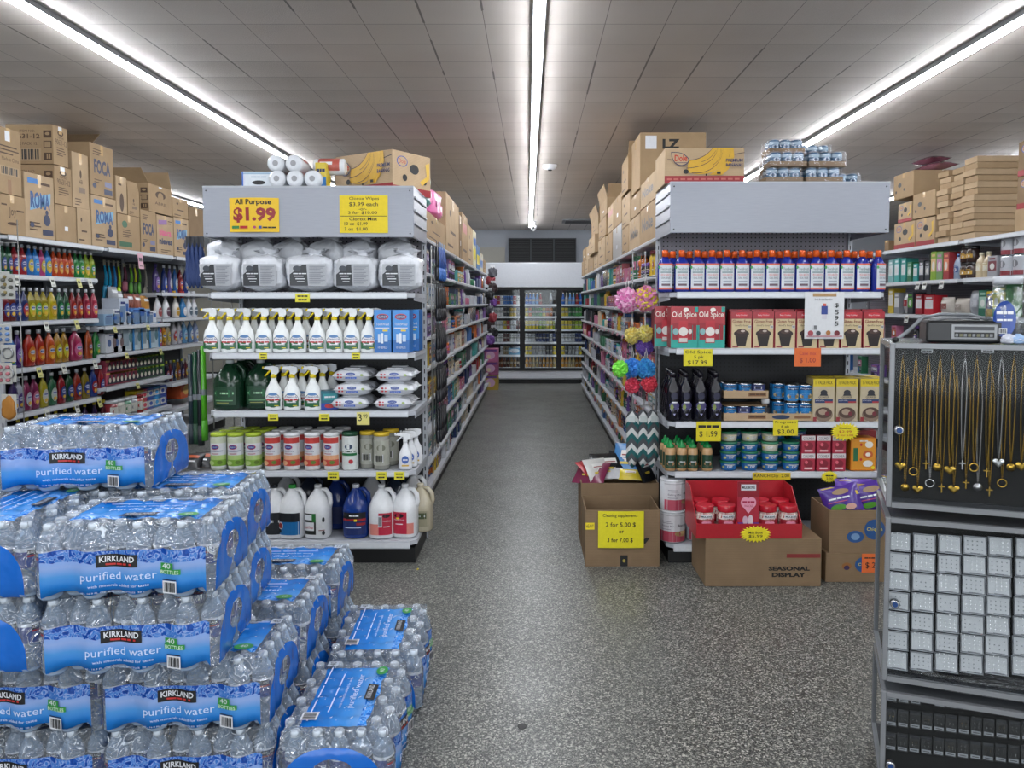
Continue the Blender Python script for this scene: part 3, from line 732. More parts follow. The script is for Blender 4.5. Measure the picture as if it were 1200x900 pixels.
    e_.deco(ft, [('p', [(.40, .255), (.60, .255), (.62, .35), (.42, .35)], BLACK), ('t', 'KIRKLAND', .43, .29, .595, .335, WHITE), ('e', .80, .27, .06, .055, GR), ('t', '40', .775, .25, .825, .295, WHITE),
        ('t', 'purified water', .30, .40, .74, .475, LT), ('t', 'with minerals added for taste', .30, .52, .70, .545, LT), ('t', 'PLEASE RECYCLE  KEEP IN A COOL DRY PLACE', .25, .60, .75, .62, LT),
        ('t', 'PURIFIED DRINKING WATER BOTTLED AT THE SOURCE', .15, .745, .85, .765, LT), ('b', .16, .68, .25, .82), ('r', .86, .72, .93, .82, M('#b8c2cf')), ('t', '40', .87, .74, .92, .80, BLACK)])
    return a, d[0], d[1], e_
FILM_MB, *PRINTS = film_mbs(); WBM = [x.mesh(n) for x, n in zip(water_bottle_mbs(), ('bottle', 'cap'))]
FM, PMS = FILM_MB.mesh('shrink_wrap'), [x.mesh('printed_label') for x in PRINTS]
def water_case(xc, yc, z, rz, label, full=True):
    r = bpy.data.objects.new('water_case', None); COL.objects.link(r); r.empty_display_size = .05
    r.location = (xc, yc, z); r.rotation_euler = (0, 0, rz); setp(r, label, 'water case', 'shrink-wrapped water cases stacked on the floor')
    f = bpy.data.objects.new('shrink_wrap', FM); COL.objects.link(f); f.parent = r
    for PM in PMS:
        p = bpy.data.objects.new('printed_label', PM); COL.objects.link(p); p.parent = f
    for c in range(8):
        for k in range(5):
            if not full and 0 < c < 7 and 0 < k < 4: continue
            b = bpy.data.objects.new('bottle', WBM[0]); COL.objects.link(b); b.parent = r
            b.location = (-PW/2+BR+.001+c*BCOL, -PD/2+BR+.001+k*BROW+(BROW/2 if c % 2 else 0), .0006)
            b.rotation_euler = (0, 0, random.uniform(-.7, .7))
            q = bpy.data.objects.new('cap', WBM[1]); COL.objects.link(q); q.parent = b
A = math.radians(4.5)
def case_fr(xr, yf, lev, rz, label, full=True):   # front-right corner
    ca, sa = math.cos(rz), math.sin(rz)
    xc = xr - PW/2*ca - PD/2*sa; yc = yf - PW/2*sa + PD/2*ca
    water_case(xc, yc, lev*PPIT, rz, label, full)
def case_rot(xr, yf, lev, rz, label, full=True):  # turned: its end faces us; near right corner given
    a = rz; xc = xr - PD/2*math.cos(a) - PW/2*math.sin(a); yc = yf + PW/2*math.cos(a) - PD/2*math.sin(a)
    water_case(xc, yc, lev*PPIT, PI/2+a, label, full)
YA = 2.09
xr1 = XY(249, YA, 650)
case_fr(XY(314, YA+.07, 830), YA+.07, 0, A*.4, 'water case on the floor, bottom of the front stack, cut by the picture edge', False)
case_fr(XY(313, YA+.07, 830), YA+.07, 1, A*.4, 'water case standing out right, second from the floor in the front stack', True)
case_fr(XY(313, YA+.07, 830)-PW-.006, YA+.06, 0, A*.4, 'water case in the floor layer beneath the leftmost labelled case', False)
case_fr(XY(313, YA+.07, 830)-PW-.006, YA+.06, 1, A*.4, 'leftmost water case whose label shows, second layer up', False)
case_fr(XY(254, YA, 750), YA, 2, A, 'water case in the middle layer, right below the front top case', False)
case_fr(xr1, YA, 3, A, 'front water case of the fourth layer, blue top panel showing', True)
case_rot(xr1-PW-.012, YA-.01, 2, A*.5, 'third-layer water case at the left edge, round end opening facing front', False)
case_rot(xr1-PW-.012, YA-.01, 3, A*.5, 'fourth-layer water case turned end forward at the left edge', True)
xb = XY(286, 2.45, 650)
case_fr(xb, 2.45, 2, A, 'third-layer water case behind the middle one, only its oval end shows', False)
case_fr(xb, 2.45, 3, A, 'fourth-layer water case just behind the front top case', True)
case_fr(xb-PW-.03, 2.615, 3, A, 'fourth-layer water case carrying the topmost case', False)
case_fr(xb-PW-.03, 2.615, 2, A, 'third-layer water case hidden under the carrying one', False)
case_fr(XY(176, 2.45, 530), 2.45, 4, A, 'topmost water case crowning the whole stack', True)
for k, (yy, xx) in enumerate(((2.55, -.775), (2.92, -.765))):
    case_fr(xx, yy, 0, A*.3, 'floor-layer water case under the %s receding case' % ('nearer', 'farther')[k], False)
    case_fr(xx, yy, 1, A*.3, ('second-layer water case midway back, between front stack and loose floor cases', 'rearmost second-layer water case, nearest the gallon jugs')[k], True)
case_fr(-1.285, 2.60, 0, 0, 'floor-layer water case in the core of the stack', False); case_fr(-1.285, 2.60, 1, 0, 'second-layer water case in the core of the stack', False)
case_rot(-.405, 2.15, 0, math.radians(1.5), 'single water case on the floor nearest the camera, barcode on top', True)
case_rot(-.395, 2.66, 0, math.radians(3), 'single water case on the floor behind the nearest loose one', True)
# ================================================================ LEFT END DISPLAY
def ordl(i): return ORD[i]
def yl(x0=0): return YE+x0
LCL = 'on the left end display'
# --- white bags of wipes on the top shelf
def wipes_bag(seed, w=.215, h=.19):
    bm_ = P('bagmat', lambda: mk_bagmat())
    a = lumpy(w, .17, h*1.10, bm_, .010, seed, 5.5, .82)
    l = MB(); fl = lambda u, v, off: ((u-.5)*w*.78, -.1025-off, .035+v*.118)
    G = M('#a9abb0', .4); K = M('#2a2c31', .4)
    l.deco(fl, [('r', 0, 0, 1, 1, G), ('p', [(0, 0), (.50, 0), (.46, .98), (.36, .98), (0, .52)], K), ('e', .2, .8, .11, .13, M('#3c4048')), ('r', .12, .42, .38, .46, WHITE), ('r', .16, .30, .42, .34, WHITE), ('r', .2, .18, .4, .21, WHITE),
        ('t', 'Disinfecting Wipes', .1, .52, .46, .6, WHITE)]+[('r', .54, .88-.07*k, .97-.06*(k % 3), .90-.07*k, M('#63666d')) for k in range(12)])
    t = MB(); rnd = random.Random(seed+5); n = 14; vs = []
    for i in range(5):
        for j in range(n):
            an = 2*PI*j/n; r = (.03, .02, .022, .035, .045)[i]*(1+.35*math.sin(5*an+seed+i)); vs.append((.02+r*1.5*math.cos(an), r*.8*math.sin(an), h*1.02+(0, .015, .025, .035, .045)[i]+.008*math.sin(3*an+seed)))
    t.add(vs, [(i*n+j, i*n+(j+1) % n, (i+1)*n+(j+1) % n, (i+1)*n+j) for i in range(4) for j in range(n)], bm_, True)
    return Proto('wipes_bag', 'bag', a, [('label', l), ('knotted_top', t)])
def mk_bagmat():
    n = NT('white_bag_film'); q = n.n('TexNoise'); n.put(q.inputs['Vector'], n.ob()); q.inputs['Scale'].default_value = 11; q.inputs['Detail'].default_value = 4; q.inputs['Distortion'].default_value = 1
    rd = n.ma('ABSOLUTE', n.ma('SUBTRACT', q.outputs[0], .5))
    return n.fin(n.bsdf(lin('#d3d5da'), .22, 0, n.bump(rd, 1, .02), .5))
for i, (a_, b_) in enumerate(((241, 288), (289, 339), (340, 395), (395, 446), (447, 497))):
    pc = (a_+b_)/2; w_ = (b_-a_)/F*YE*.98
    P('wbag%d' % i, lambda: wipes_bag(i, w_)).put((XY(pc, YE+.1), YE+.095, LZ[0]), random.uniform(-.06, .06), '%s from left of the white bagged wipes along the top shelf front' % ordl(i).capitalize(), 'white bags of wipes')
for i, px in enumerate((270, 307, 345, 388, 425, 468)):
    P('wbagb%d' % (i % 3), lambda: wipes_bag(20+i, .20, .25)).put((XY(px, YE+.27), YE+.27, LZ[0]), random.uniform(-.3, .3), '%s from left of the white wipes bags heaped behind the front row' % ordl(i).capitalize(), 'white bags of wipes', scale=(1, 1, 1.12))
# --- bleach sprays on the second shelf
GRN = M('#1e6a3c', .3); NAVY = M('#1c2c66', .3); RED = M('#b3262d', .3); YEL = M('#e6cf2a', .3); ORG = M('#d9652a', .35); LBL = M('#2c5fb0', .3)
SPD = [('e', .5, .5, .50, .46, M('#164a2c', .3)), ('r', .02, .10, .98, .52, M('#1d5c36', .3)), ('e', .5, .62, .46, .26, M('#ece9ea', .3)), ('e', .5, .88, .3, .09, M('#5d86b8')), ('t', 'Clean-Up', .08, .62, .92, .78, M('#20376f'), .012), ('t', 'CLEANER', .08, .45, .92, .60, RED, .012), ('t', '+ BLEACH', .18, .32, .82, .41, WHITE), ('r', .6, .14, .88, .18, YEL)]
sp = P('bleach', lambda: spray_bottle(decor=SPD, w=.095, h=.245))
for i, px in enumerate((249, 269.5, 289, 309.5, 330, 349.5, 372, 392, 412.5, 432.5)):
    sp.put((XY(px, YE+.05), YE+.05, LZ[1]), random.uniform(-.06, .06)+.05, '%s white bleach spray bottle from left, second shelf front row' % ordl(i).capitalize(), 'bleach spray bottles')
    sp.put((XY(px+9, YE+.12), YE+.125, LZ[1]), random.uniform(-.06, .06), 'white bleach spray bottle in the second row, behind the %s front one' % ordl(i), 'bleach spray bottles')
BB = M('#2370b8', .3)
wand = P('wand', lambda: carton('wand_box', .092, .14, .235, '#1d63ab', [('r', 0, .3, 1, 1, M('#2f86cf', .3)), ('e', .5, .84, .36, .07, RED), ('e', .5, .84, .30, .05, NAVY), ('t', 'CLOROX', .24, .815, .76, .865, WHITE), ('t', 'ToiletWand', .12, .64, .88, .70, WHITE), ('r', .1, .57, .9, .59, WHITE), ('r', .5, .50, .8, .54, YEL),
    ('r', .22, .24, .36, .44, M('#c9d8e8')), ('r', .40, .22, .54, .46, M('#dbe6f0')), ('r', .6, .26, .8, .42, M('#b9cfe6')), ('t', '10 REFILLS', .22, .10, .78, .15, WHITE)]))
for i, (px, yy) in enumerate(((451.5, .075), (472.5, .075), (484, .25))):
    wand.put((XY(px, YE+yy), YE+yy, LZ[1]), 0, ('blue toilet brush refill box next to the last bleach spray', 'blue toilet brush refill box, right one of the front pair', 'blue refill box set back at the right end of the second shelf')[i], 'blue refill boxes')
# --- third shelf
PINE = M('#10281c', .15)
pine = P('pine', lambda: jug('#12301f', '#bfc4c4', [('r', .05, .05, .95, .95, M('#173c26')), ('e', .5, .62, .4, .2, M('#1f5f38')), ('t', 'PINALEN', .12, .55, .88, .70, M('#9dc79f'), .012), ('r', .15, .25, .85, .30, M('#6d9a6f')), ('r', .2, .15, .7, .18, M('#a6a25a'))], .275, .165))
for i, (px, yy) in enumerate(((269, .1), (305, .13), (282, .30))):
    pine.put((XY(px, YE+yy), YE+yy, LZ[2]), .2*i-.1, ('dark green cleaner jug at the left end of the third shelf', 'dark green cleaner jug beside the three bleach sprays', 'dark green cleaner jug standing behind the front pair')[i], 'dark green cleaner jugs')
for i, px in enumerate((320, 341.5, 366)):
    for k in range(3):
        sp.put((XY(px, YE+.05)+k*.03, YE+.05+k*.085, LZ[2]), .1, ('%s bleach spray bottle on the third shelf, %s' % (('Left', 'Middle', 'Right')[i], ('front of its file', 'second in its file', 'third in its file')[k])), 'bleach sprays on the third shelf')
teal = P('teal', lambda: carton('wipes_carton', .095, .10, .105, '#1c5f6f', [('r', 0, 0, 1, .35, M('#213c94')), ('e', .5, .2, .3, .12, RED), ('r', .1, .5, .9, .85, M('#2a8a90')), ('t', 'CLEAN', .2, .6, .8, .75, WHITE)]))
teal.put((XY(384, YE+.09), YE+.1, LZ[2]), .35, 'teal and blue carton between sprays and wipe packs'); 
def wipe_pack():
    mt = P('wipefilm', lambda: mk_bagmat()); a = MB(); nu, nv = 20, 10; W_, D_, H_ = .225, .13, .072
    for s in (1, -1):
        vs = []
        for i in range(nv+1):
            for j in range(nu+1):
                u, v = j/nu, i/nv; b = (max(0, math.sin(PI*min(max((u-.06)/.88, 0), 1))))**.25*max(0, math.sin(PI*v))**.35
                vs.append(((u-.5)*W_, (v-.5)*D_, H_/2+s*(H_/2*b+.0006)+.0015*math.sin(40*u)*(1-b)))
        f = [(i*(nu+1)+j, i*(nu+1)+j+1, (i+1)*(nu+1)+j+1, (i+1)*(nu+1)+j) for i in range(nv) for j in range(nu)]
        a.add(vs, f if s > 0 else [q[::-1] for q in f], mt, True)
    l = MB(); fl = lambda u, v, off: ((u-.5)*W_*.8, -D_*.47-off-.003, H_*.22+v*H_*.6)
    l.deco(fl, [('e', .5, .72, .14, .2, M('#39519a')), ('t', 'CLOROX', .40, .66, .60, .78, WHITE), ('r', .34, .12, .68, .36, M('#2c58b4')), ('t', 'Free & Clear', .37, .18, .65, .30, WHITE), ('e', .12, .7, .035, .12, RED), ('e', .12, .32, .035, .12, RED), ('e', .22, .7, .03, .1, M('#c86a6f')), ('e', .22, .32, .03, .1, RED), ('e', .84, .6, .05, .15, M('#9fb36a'))])
    t = MB(); t.cbox(-.045, .045, -.025, .025, H_-.001, H_+.006, WHITE, .002)
    return Proto('wipes_pack', 'pack', a, [('label', l), ('lid', t)])
wp = P('wipep', wipe_pack)
for c, px in enumerate((413, 463)):
    for k in range(3):
        for r_ in range(2):
            wp.put((XY(px, YE+.08)+(-.008, .006, 0)[k], YE+.08+r_*.15, LZ[2]+.077*k), (random.uniform(-.06, .06)), '%s white soft wipes pack of the %s stack, %s row' % (('bottom', 'middle', 'top')[k], ('left', 'right')[c], ('front', 'back')[r_]), 'soft wipes packs')
# --- fourth shelf canisters
def wcan(lid, body, top, mid, low, key, h=.205, r=.043):
    return P('wcan'+key, lambda: canister('wipes_canister', r, h, body, lid, [('r', 0, .05, 1, 1, M('#d2d3d6', .3)), ('r', 0, .82, 1, 1, M(top, .3)), ('r', 0, .30, 1, .44, M(mid, .3)), ('r', 0, .10, 1, .30, M(low, .3)), ('e', .45, .70, .19, .075, RED), ('e', .45, .70, .16, .055, M('#27408c')), ('t', 'CLOROX', .33, .68, .57, .72, WHITE), ('t', 'Scentiva', .2, .55, .7, .61, M('#40527e')) if key == 'red' else ('r', .15, .56, .8, .59, M('#40527e')), ('r', .3, .48, .62, .50, RED), ('e', .66, .22, .11, .06, M('#5f7a2a')), ('e', .28, .20, .16, .07, M(mid, .5))], .09))
for i, px in enumerate((254, 274, 295)):
    for k in range(3): wcan('#a9bf3a', '#b9bfae', '#c2c8b0', '#a9c078', '#7aa33a', 'lime').put((XY(px, YE+.05)+k*.012, YE+.05+k*.095, LZ[3]), .1*i, '%s lime-lidded wipes canister on the fourth shelf, %s' % (('Left', 'Middle', 'Right')[i], ('front row', 'second row', 'third row')[k]), 'lime-lidded wipes canisters')
for i, px in enumerate((317.5, 340.3, 364.5, 387)):
    for k in range(3): wcan('#dfe0e2', '#d9d3cf', '#c0433d', '#d9a27a', '#bd4a3e', 'red').put((XY(px, YE+.05)+k*.008, YE+.05+k*.095, LZ[3]), -.05*i, '%s red-labelled wipes canister from left on the fourth shelf, %s' % (ordl(i).capitalize(), ('front row', 'second row', 'third row')[k]), 'red-labelled wipes canisters')
P('gcan', lambda: canister('wipes_canister', .044, .21, '#d8dad8', '#1e4a33', [('r', .0, 0, 1, 1, M('#cfd3d0')), ('e', .5, .7, .18, .08, M('#30405c')), ('r', .1, .42, .9, .5, GRN), ('t', 'DISINFECTING', .15, .52, .85, .58, M('#2e3c33')), ('e', .6, .24, .1, .07, RED)], .1)).put((XY(409, YE+.05), YE+.05, LZ[3]), 0, 'white wipes canister with dark green lid on the fourth shelf')
ycan = lambda: canister('wipes_canister', .044, .205, '#8d8d84', '#cfae2f', [('r', 0, .1, 1, .9, M('#a2a296', .3)), ('e', .5, .66, .2, .1, M('#6f7060')), ('b', .2, .2, .6, .45)], .09)
P('yc', ycan).put((XY(429.5, YE+.1), YE+.1, LZ[3]), .3, 'grey wipes canister with yellow lid, back turned, fourth shelf')
P('yc', ycan).put((XY(446, YE+.055), YE+.055, LZ[3]+.001), .1, 'yellow-lidded canister in a crumpled clear wrapper, fourth shelf')
P('yc', ycan).put((XY(457, YE+.18), YE+.18, LZ[3]), .1, 'yellow-lidded canister partly hidden behind the crumpled one')
P('mist', lambda: spray_bottle('#dcdde0', '#d7d9dc', '#e3e4e6', [('e', .5, .6, .3, .3, M('#3c5ea8')), ('t', 'MIST', .3, .5, .7, .68, WHITE), ('r', .2, .1, .8, .22, M('#c9a64a'))], .205, .075, .05))
for i, (px, yy) in enumerate(((474, .045), (480.5, .12), (486.5, .19))): _pc['mist'].put((XY(px, YE+yy), YE+yy, LZ[3]), .1, '%s slim white mist bottle in the file at the shelf end' % ('front', 'middle', 'rear')[i], 'white mist bottles')
# --- gallon jugs on the base deck
INKD = M('#22262c', .4)
def jd(top, low, txt, tc='#ffffff'): return [('r', 0, .0, 1, 1, M(low, .3)), ('r', 0, .6, 1, 1, M(top, .3)), ('t', txt, .08, .68, .92, .86, M(tc), .01), ('r', .1, .48, .8, .52, WHITE), ('r', .1, .38, .6, .41, WHITE), ('b', .62, .08, .92, .3)]
JUGS = [('ja', 322, .10, 'white', '#17191c', [('r', 0, 0, 1, 1, M('#1d2126')), ('t', 'DETERGENT', .1, .5, .9, .7, WHITE)], 'white jug with black label half hidden by the water cases'),
 ('jb', 343, .09, 'white', '#2f9a3c', [('r', 0, .0, 1, 1, M('#1667a3', .3)), ('r', 0, .60, 1, 1, M('#10131a')), ('e', .16, .42, .12, .17, WHITE), ('e', .16, .42, .09, .13, M('#8a2323')), ('e', .14, .18, .06, .09, BLACK)], 'white gallon jug with green cap and blue label'),
 ('jc', 373, .09, 'white', '#d5d6d8', [('r', 0, .02, .58, .98, M('#121614')), ('r', .02, .68, .42, .92, WHITE), ('r', .40, .60, .58, .98, M('#1f6a2c')), ('r', .0, .20, .50, .58, WHITE), ('t', 'Liquid Soap', .02, .26, .46, .42, RED, .01), ('r', .70, .2, .95, .24, M('#8a5a5a')), ('e', .9, .1, .06, .1, INKD), ('e', .9, .7, .05, .12, INKD)], 'white gallon jug with black and green soap label'),
 ('jd', 417.5, .10, '#17357c', '#cfd2d8', [('r', 0, .0, 1, 1, M('#16285e')), ('r', 0, .72, 1, 1, M('#0d0f16')), ('t', 'AWESOME', .28, .80, .70, .92, WHITE), ('r', 0, .62, 1, .72, M('#8f1f2a')), ('r', .6, .42, .98, .54, M('#8f1f2a')), ('r', .1, .3, .8, .34, M('#b8c2dc')), ('r', .5, .6, .62, .7, YEL)], 'dark blue gallon jug with white cap, front row'),
 ('je', 447.5, .09, 'white', '#d5d6d8', [('r', 0, .0, .42, .5, M('#cf7f74', .3)), ('r', .42, .0, 1, 1, M('#b0283f', .3)), ('b', .40, .36, .58, .88), ('e', .76, .86, .16, .08, M('#1c1418')), ('t', 'Hand Soap', .62, .58, .94, .68, WHITE), ('r', .64, .36, .9, .40, WHITE)], 'white gallon jug with red label and barcode sticker'),
 ('jf', 475, .11, 'white', '#d5d6d8', [('r', 0, .0, .72, 1, M('#b02840', .3)), ('r', .72, .0, 1, .5, M('#cf7f74', .3)), ('e', .36, .84, .22, .10, M('#1c1418')), ('t', 'Hand Soap', .12, .60, .62, .70, WHITE), ('r', .2, .44, .54, .48, WHITE), ('e', .30, .72, .08, .04, YEL)], 'white gallon jug with full red label beside the barcode one'),
 ('jg', 493, .22, '#b3aa94', '#b9b19e', [('r', 0, .1, 1, .9, M('#8f8972')), ('r', .1, .5, .9, .8, M('#3f4a2c')), ('t', 'SHAMPOO', .15, .58, .85, .7, WHITE)], 'beige gallon jug at the right corner of the base deck'),
 ('jh', 394, .27, '#182c66', '#d0d2d6', [('r', .1, .1, .9, .9, M('#16204a'))], 'dark blue gallon jug standing behind the front one')]
for k, px, yy, col, cap, dec, lb in JUGS:
    col = '#dfe0e2' if col == 'white' else col
    P(k, lambda: jug(col, cap, dec, .295 if k != 'jg' else .27, .145)).put((XY(px, YE+yy, 600), YE+yy, LB), random.uniform(-.15, .15), lb, 'gallon jugs on the base deck')
for i, px in enumerate((335, 362, 435, 462, 484)):
    P('jk%d' % (i % 2), lambda: jug(('#c9cacc', '#232b3c')[i % 2], '#a9abae', None, .30, .145)).put((XY(px, YE+.35, 600), YE+.37, LB), .3, '%s plain jug from left in the shaded back row of the base deck' % ordl(i).capitalize(), 'jugs in the back row')

# ================================================================ HAND-WRITTEN SIGNS AND PRICE TAGS
INK = M('#15130f', .5)
def sign(px0, px1, py0, py1, Y, col, lines, label, name='price_sign', cat='sign', shape=None, tilt=0, ink=INK, curl=.0, thick=.0012):
    x0, x1 = XY(px0, Y, (py0+py1)/2), XY(px1, Y, (py0+py1)/2); z0, z1 = ZY(py1, Y), ZY(py0, Y); w_, h_ = x1-x0, z1-z0
    a = MB(); paper = M(col, .55)
    ys = lambda u, v: -curl*math.sin(PI*u)*(.5+.5*v)
    if shape == 'star':
        n = 24; vs = [(w_/2*math.cos(PI*k/n)*(1 if k % 2 else .78), 0, h_/2+h_/2*math.sin(PI*k/n)*(1 if k % 2 else .74)) for k in range(2*n)]
        vb = [(x*1.14, thick+.0006, h_/2+(z-h_/2)*1.14) for x, _, z in vs]
        a.add(vs+vb, [tuple(range(2*n))]+[(k, (k+1) % (2*n), 2*n+(k+1) % (2*n), 2*n+k) for k in range(2*n)], paper); a.add(vb, [tuple(range(2*n-1, -1, -1))], M('#b5382a'))
    else:
        n = 8; vs = []
        for t in (0, thick):
            for j in range(5):
                for i in range(n+1): vs.append(((i/n-.5)*w_, ys(i/n, j/4)+t, j/4*h_))
        q = 5*(n+1); f = [(j*(n+1)+i, j*(n+1)+i+1, (j+1)*(n+1)+i+1, (j+1)*(n+1)+i) for j in range(4) for i in range(n)]
        a.add(vs, f+[tuple(q+k for k in g)[::-1] for g in f]+[(i, i+q, i+1+q, i+1) for i in range(n)]+[((4*(n+1))+i, (4*(n+1))+i+1, (4*(n+1))+i+1+q, (4*(n+1))+i+q) for i in range(n)], paper)
    fn = lambda u, v, off: ((u-.5)*w_, ys(u, v)-off, v*h_)
    it = []
    for L in lines:
        if isinstance(L[0], str) and L[0] in 'rtepb' and len(L[0]) == 1: it.append(L)
        else: it.append(('t', L[0], L[1], L[2], L[3], L[4], L[5] if len(L) > 5 else ink, .008))
    a.deco(fn, it)
    return Proto(name, cat, a).put(((x0+x1)/2, Y, z0), 0, label, None, ry=tilt)
Y1 = YE-.012
sign(269, 327, 232, 272, YE-.004, '#e3b81f', [('t', 'All Purpose', .12, .76, .86, .96, BLACK, .03), ('t', '$1.99', .08, .27, .94, .72, M('#8f1d22'), .045), ('r', .05, .10, .20, .18, M('#2c7a3c')), ('r', .22, .10, .38, .18, RED), ('e', .52, .14, .03, .04, M('#a03a6c')), ('r', .60, .10, .66, .18, M('#2a4a94')), ('@store_page', .68, .10, .94, .17)], 'yellow All Purpose $1.99 poster taped to the left header', curl=.02)
sign(398, 454.5, 229, 273, YE-.004, '#e0c512', [('Clorox Wipes', .2, .86, .82, .96), ('$3.99 each', .2, .70, .80, .82), ('-or-', .40, .60, .56, .66), ('3 for $10.00', .18, .49, .78, .58), ('r', .02, .44, .98, .455, INK), ('Clorox Mist', .2, .33, .78, .42), ('10 oz  $1.99', .1, .19, .58, .29), ('3 oz  $1.00', .1, .05, .58, .15)], 'yellow hand-written wipes price sheet on the left header')
for i, (a_, b_, c_, d_, sh) in enumerate(((346, 363, 344, 354, 0), (304, 313, 413.5, 421, 1), (412, 422, 413.5, 421, 1), (314, 326, 485, 493, 2), (374, 386, 485, 493, 2), (295, 307, 553, 562, 3), (384, 397, 553, 562, 3), (441, 453, 553, 562, 3), (462, 474, 553, 562, 3))):
    sign(a_, b_, c_, d_, YE-.011, '#dcd236', [('SALE', .15, .55, .85, .85), ('$1.99s', .2, .12, .8, .45)], 'small yellow price tag on the %s shelf edge, %s one' % (ordl(sh), ['only', 'left', 'right', 'left', 'middle', 'first', 'second', 'third', 'fourth'][i]), 'price_tag', 'price tag')
sign(418, 433, 483, 498, YE-.012, '#d8cf7a', [('3', .12, .3, .4, .85), ('99', .5, .5, .85, .85)], 'pale yellow $3.99 tag below the soft wipes packs', 'price_tag', 'price tag')
# ================================================================ RIGHT END DISPLAY
def rput(p, px, yy, z, label, group=None, rz=0.0, py=402): return p.put((XY(px, YE+yy, py), YE+yy, z), rz, label, group)
MWD = [('r', .0, .0, 1, 1, M('#c9ced4', .3)), ('r', 0, .0, 1, .07, M('#cf6a52')), ('r', 0, .93, 1, 1, M('#c9604a')), ('t', 'TheraBreath', .12, .74, .88, .84, M('#2b5b50')), ('r', .12, .64, .88, .68, M('#5c7c78')), ('t', 'FRESH BREATH', .15, .52, .85, .6, M('#c9543f')), ('t', 'ORAL RINSE', .18, .40, .82, .48, M('#40464f')), ('r', .2, .30, .8, .33, M('#8b919a')), ('r', .2, .14, .8, .22, M('#6b5560')), ('e', .05, .85, .07, .06, M('#3e9b52'))]
mw = P('mouthwash', lambda: bottle('mouthwash_bottle', '#1c2c84', '#d9591e', .228, .083, .055, .36, .16, .74, MWD, 3.0, (.06, .68), lspan=1.9))
for i, px in enumerate((778.5, 798, 816, 833, 850.5, 868, 885.5, 903, 920.5, 938, 954.5, 972, 990, 1008, 1027)):
    rput(mw, px, .04, RZ[0], '%s blue mouthwash bottle from left in the front row' % ordl(i).capitalize(), 'blue mouthwash bottles', random.uniform(-.08, .08) if i < 14 else .5)
    for k in (1, 2):
        if i < 14: rput(mw, px+(9 if k == 1 else 2), .04+k*.08, RZ[0], 'blue mouthwash bottle in row %s, behind the %s front one' % (NUM[k], ordl(i)), 'blue mouthwash bottles', 0)
OSD = [('r', 0, .55, 1, 1, M('#a5242f', .3)), ('r', 0, 0, 1, .55, M('#2a9c90', .3)), ('t', 'Old Spice', .04, .70, .94, .88, M('#e6dcd2'), .008), ('e', .55, .92, .1, .05, M('#e8e2da')), ('t', '5', .88, .88, .96, .97, WHITE), ('r', .86, .86, .99, .99, M('#2a9c90')),
  ('r', .06, .2, .32, .6, M('#8f1f2a')), ('r', .28, .12, .62, .66, M('#b22a35')), ('r', .62, .2, .78, .6, M('#951f2a')), ('r', .80, .2, .93, .58, M('#8a1c26')), ('e', .45, .40, .17, .11, M('#d9d3cd')), ('e', .17, .40, .10, .08, M('#7fa7a8')), ('e', .70, .40, .07, .06, M('#cfc7c2')), ('r', .3, .14, .6, .24, M('#c9c2bd'))]
osb = P('deo', lambda: carton('deodorant_box', .150, .12, .228, '#8f1f2a', OSD))
for i, (px, yy) in enumerate(((799.5, .08), (830.5, .08), (780, .24), (812, .24))): rput(osb, px, yy, RZ[1], ('red and teal deodorant multipack, left of the front pair', 'red and teal deodorant multipack, right of the front pair', 'deodorant multipack peeking out behind the left one', 'deodorant multipack behind the right one')[i], 'deodorant multipacks')
BCD = [('r', .04, .0, .96, .80, M('#c7b48c', .4)), ('r', 0, .82, 1, 1, M('#9d2731', .35)), ('e', .5, .90, .3, .075, M('#c22b35')), ('t', 'Betty Crocker', .24, .875, .76, .925, WHITE), ('t', 'Gluten Free', .08, .68, .92, .78, M('#7a2f22'), .01), ('t', "devil's food", .18, .60, .82, .65, M('#3c231a')),
  ('p', [(.2, .36), (.8, .36), (.70, .06), (.30, .06)], M('#1d1310')), ('e', .5, .40, .36, .10, M('#2a1a15')), ('e', .5, .46, .24, .07, M('#453029')), ('e', .56, .47, .10, .03, M('#b9a8a0')), ('r', .08, .02, .35, .05, M('#8a2330')), ('b', .8, .55, .95, .62)]
bet = P('bake', lambda: carton('baking_mix_box', .117, .055, .20, '#8e2630', BCD, top=[('r', .1, .1, .9, .9, M('#b03b43')), ('r', .05, .2, .6, .7, M('#3a5fa0'))]))
for i, px in enumerate((867, 892.5, 918, 943.5, 969, 995, 1021)):
    rput(bet, px, .035, RZ[1], '%s red baking mix box from left, front row' % ordl(i).capitalize(), 'red baking mix boxes')
    rput(bet, px-2, .105, RZ[1]+.0, 'red baking mix box directly behind the %s front one' % ordl(i), 'red baking mix boxes').scale = (1, 1, 1.06)
# third shelf: dark juice bottles
SJD = [('e', .5, .45, .38, .16, M('#3f3a66')), ('p', [(.15, .35), (.85, .35), (.5, .06)], M('#8584a8')), ('e', .5, .82, .25, .14, M('#23233a')), ('e', .32, .4, .12, .1, M('#7c8a4a')), ('r', .3, .55, .7, .6, WHITE)]
sj = P('juice', lambda: bottle('juice_bottle', '#0f0d18', '#14131c', .268, .085, .085, .33, .09, .66, SJD, 2.0, (.08, .62), 'waist'))
for i, px in enumerate((789.5, 804, 821, 839)):
    for k in range(4): rput(sj, px-k*2.2, .05+k*.09, RZ[2], 'dark purple juice bottle, %s file from left, %s' % (ordl(i), ('front', 'second', 'third', 'rear')[k]), 'dark juice bottles')
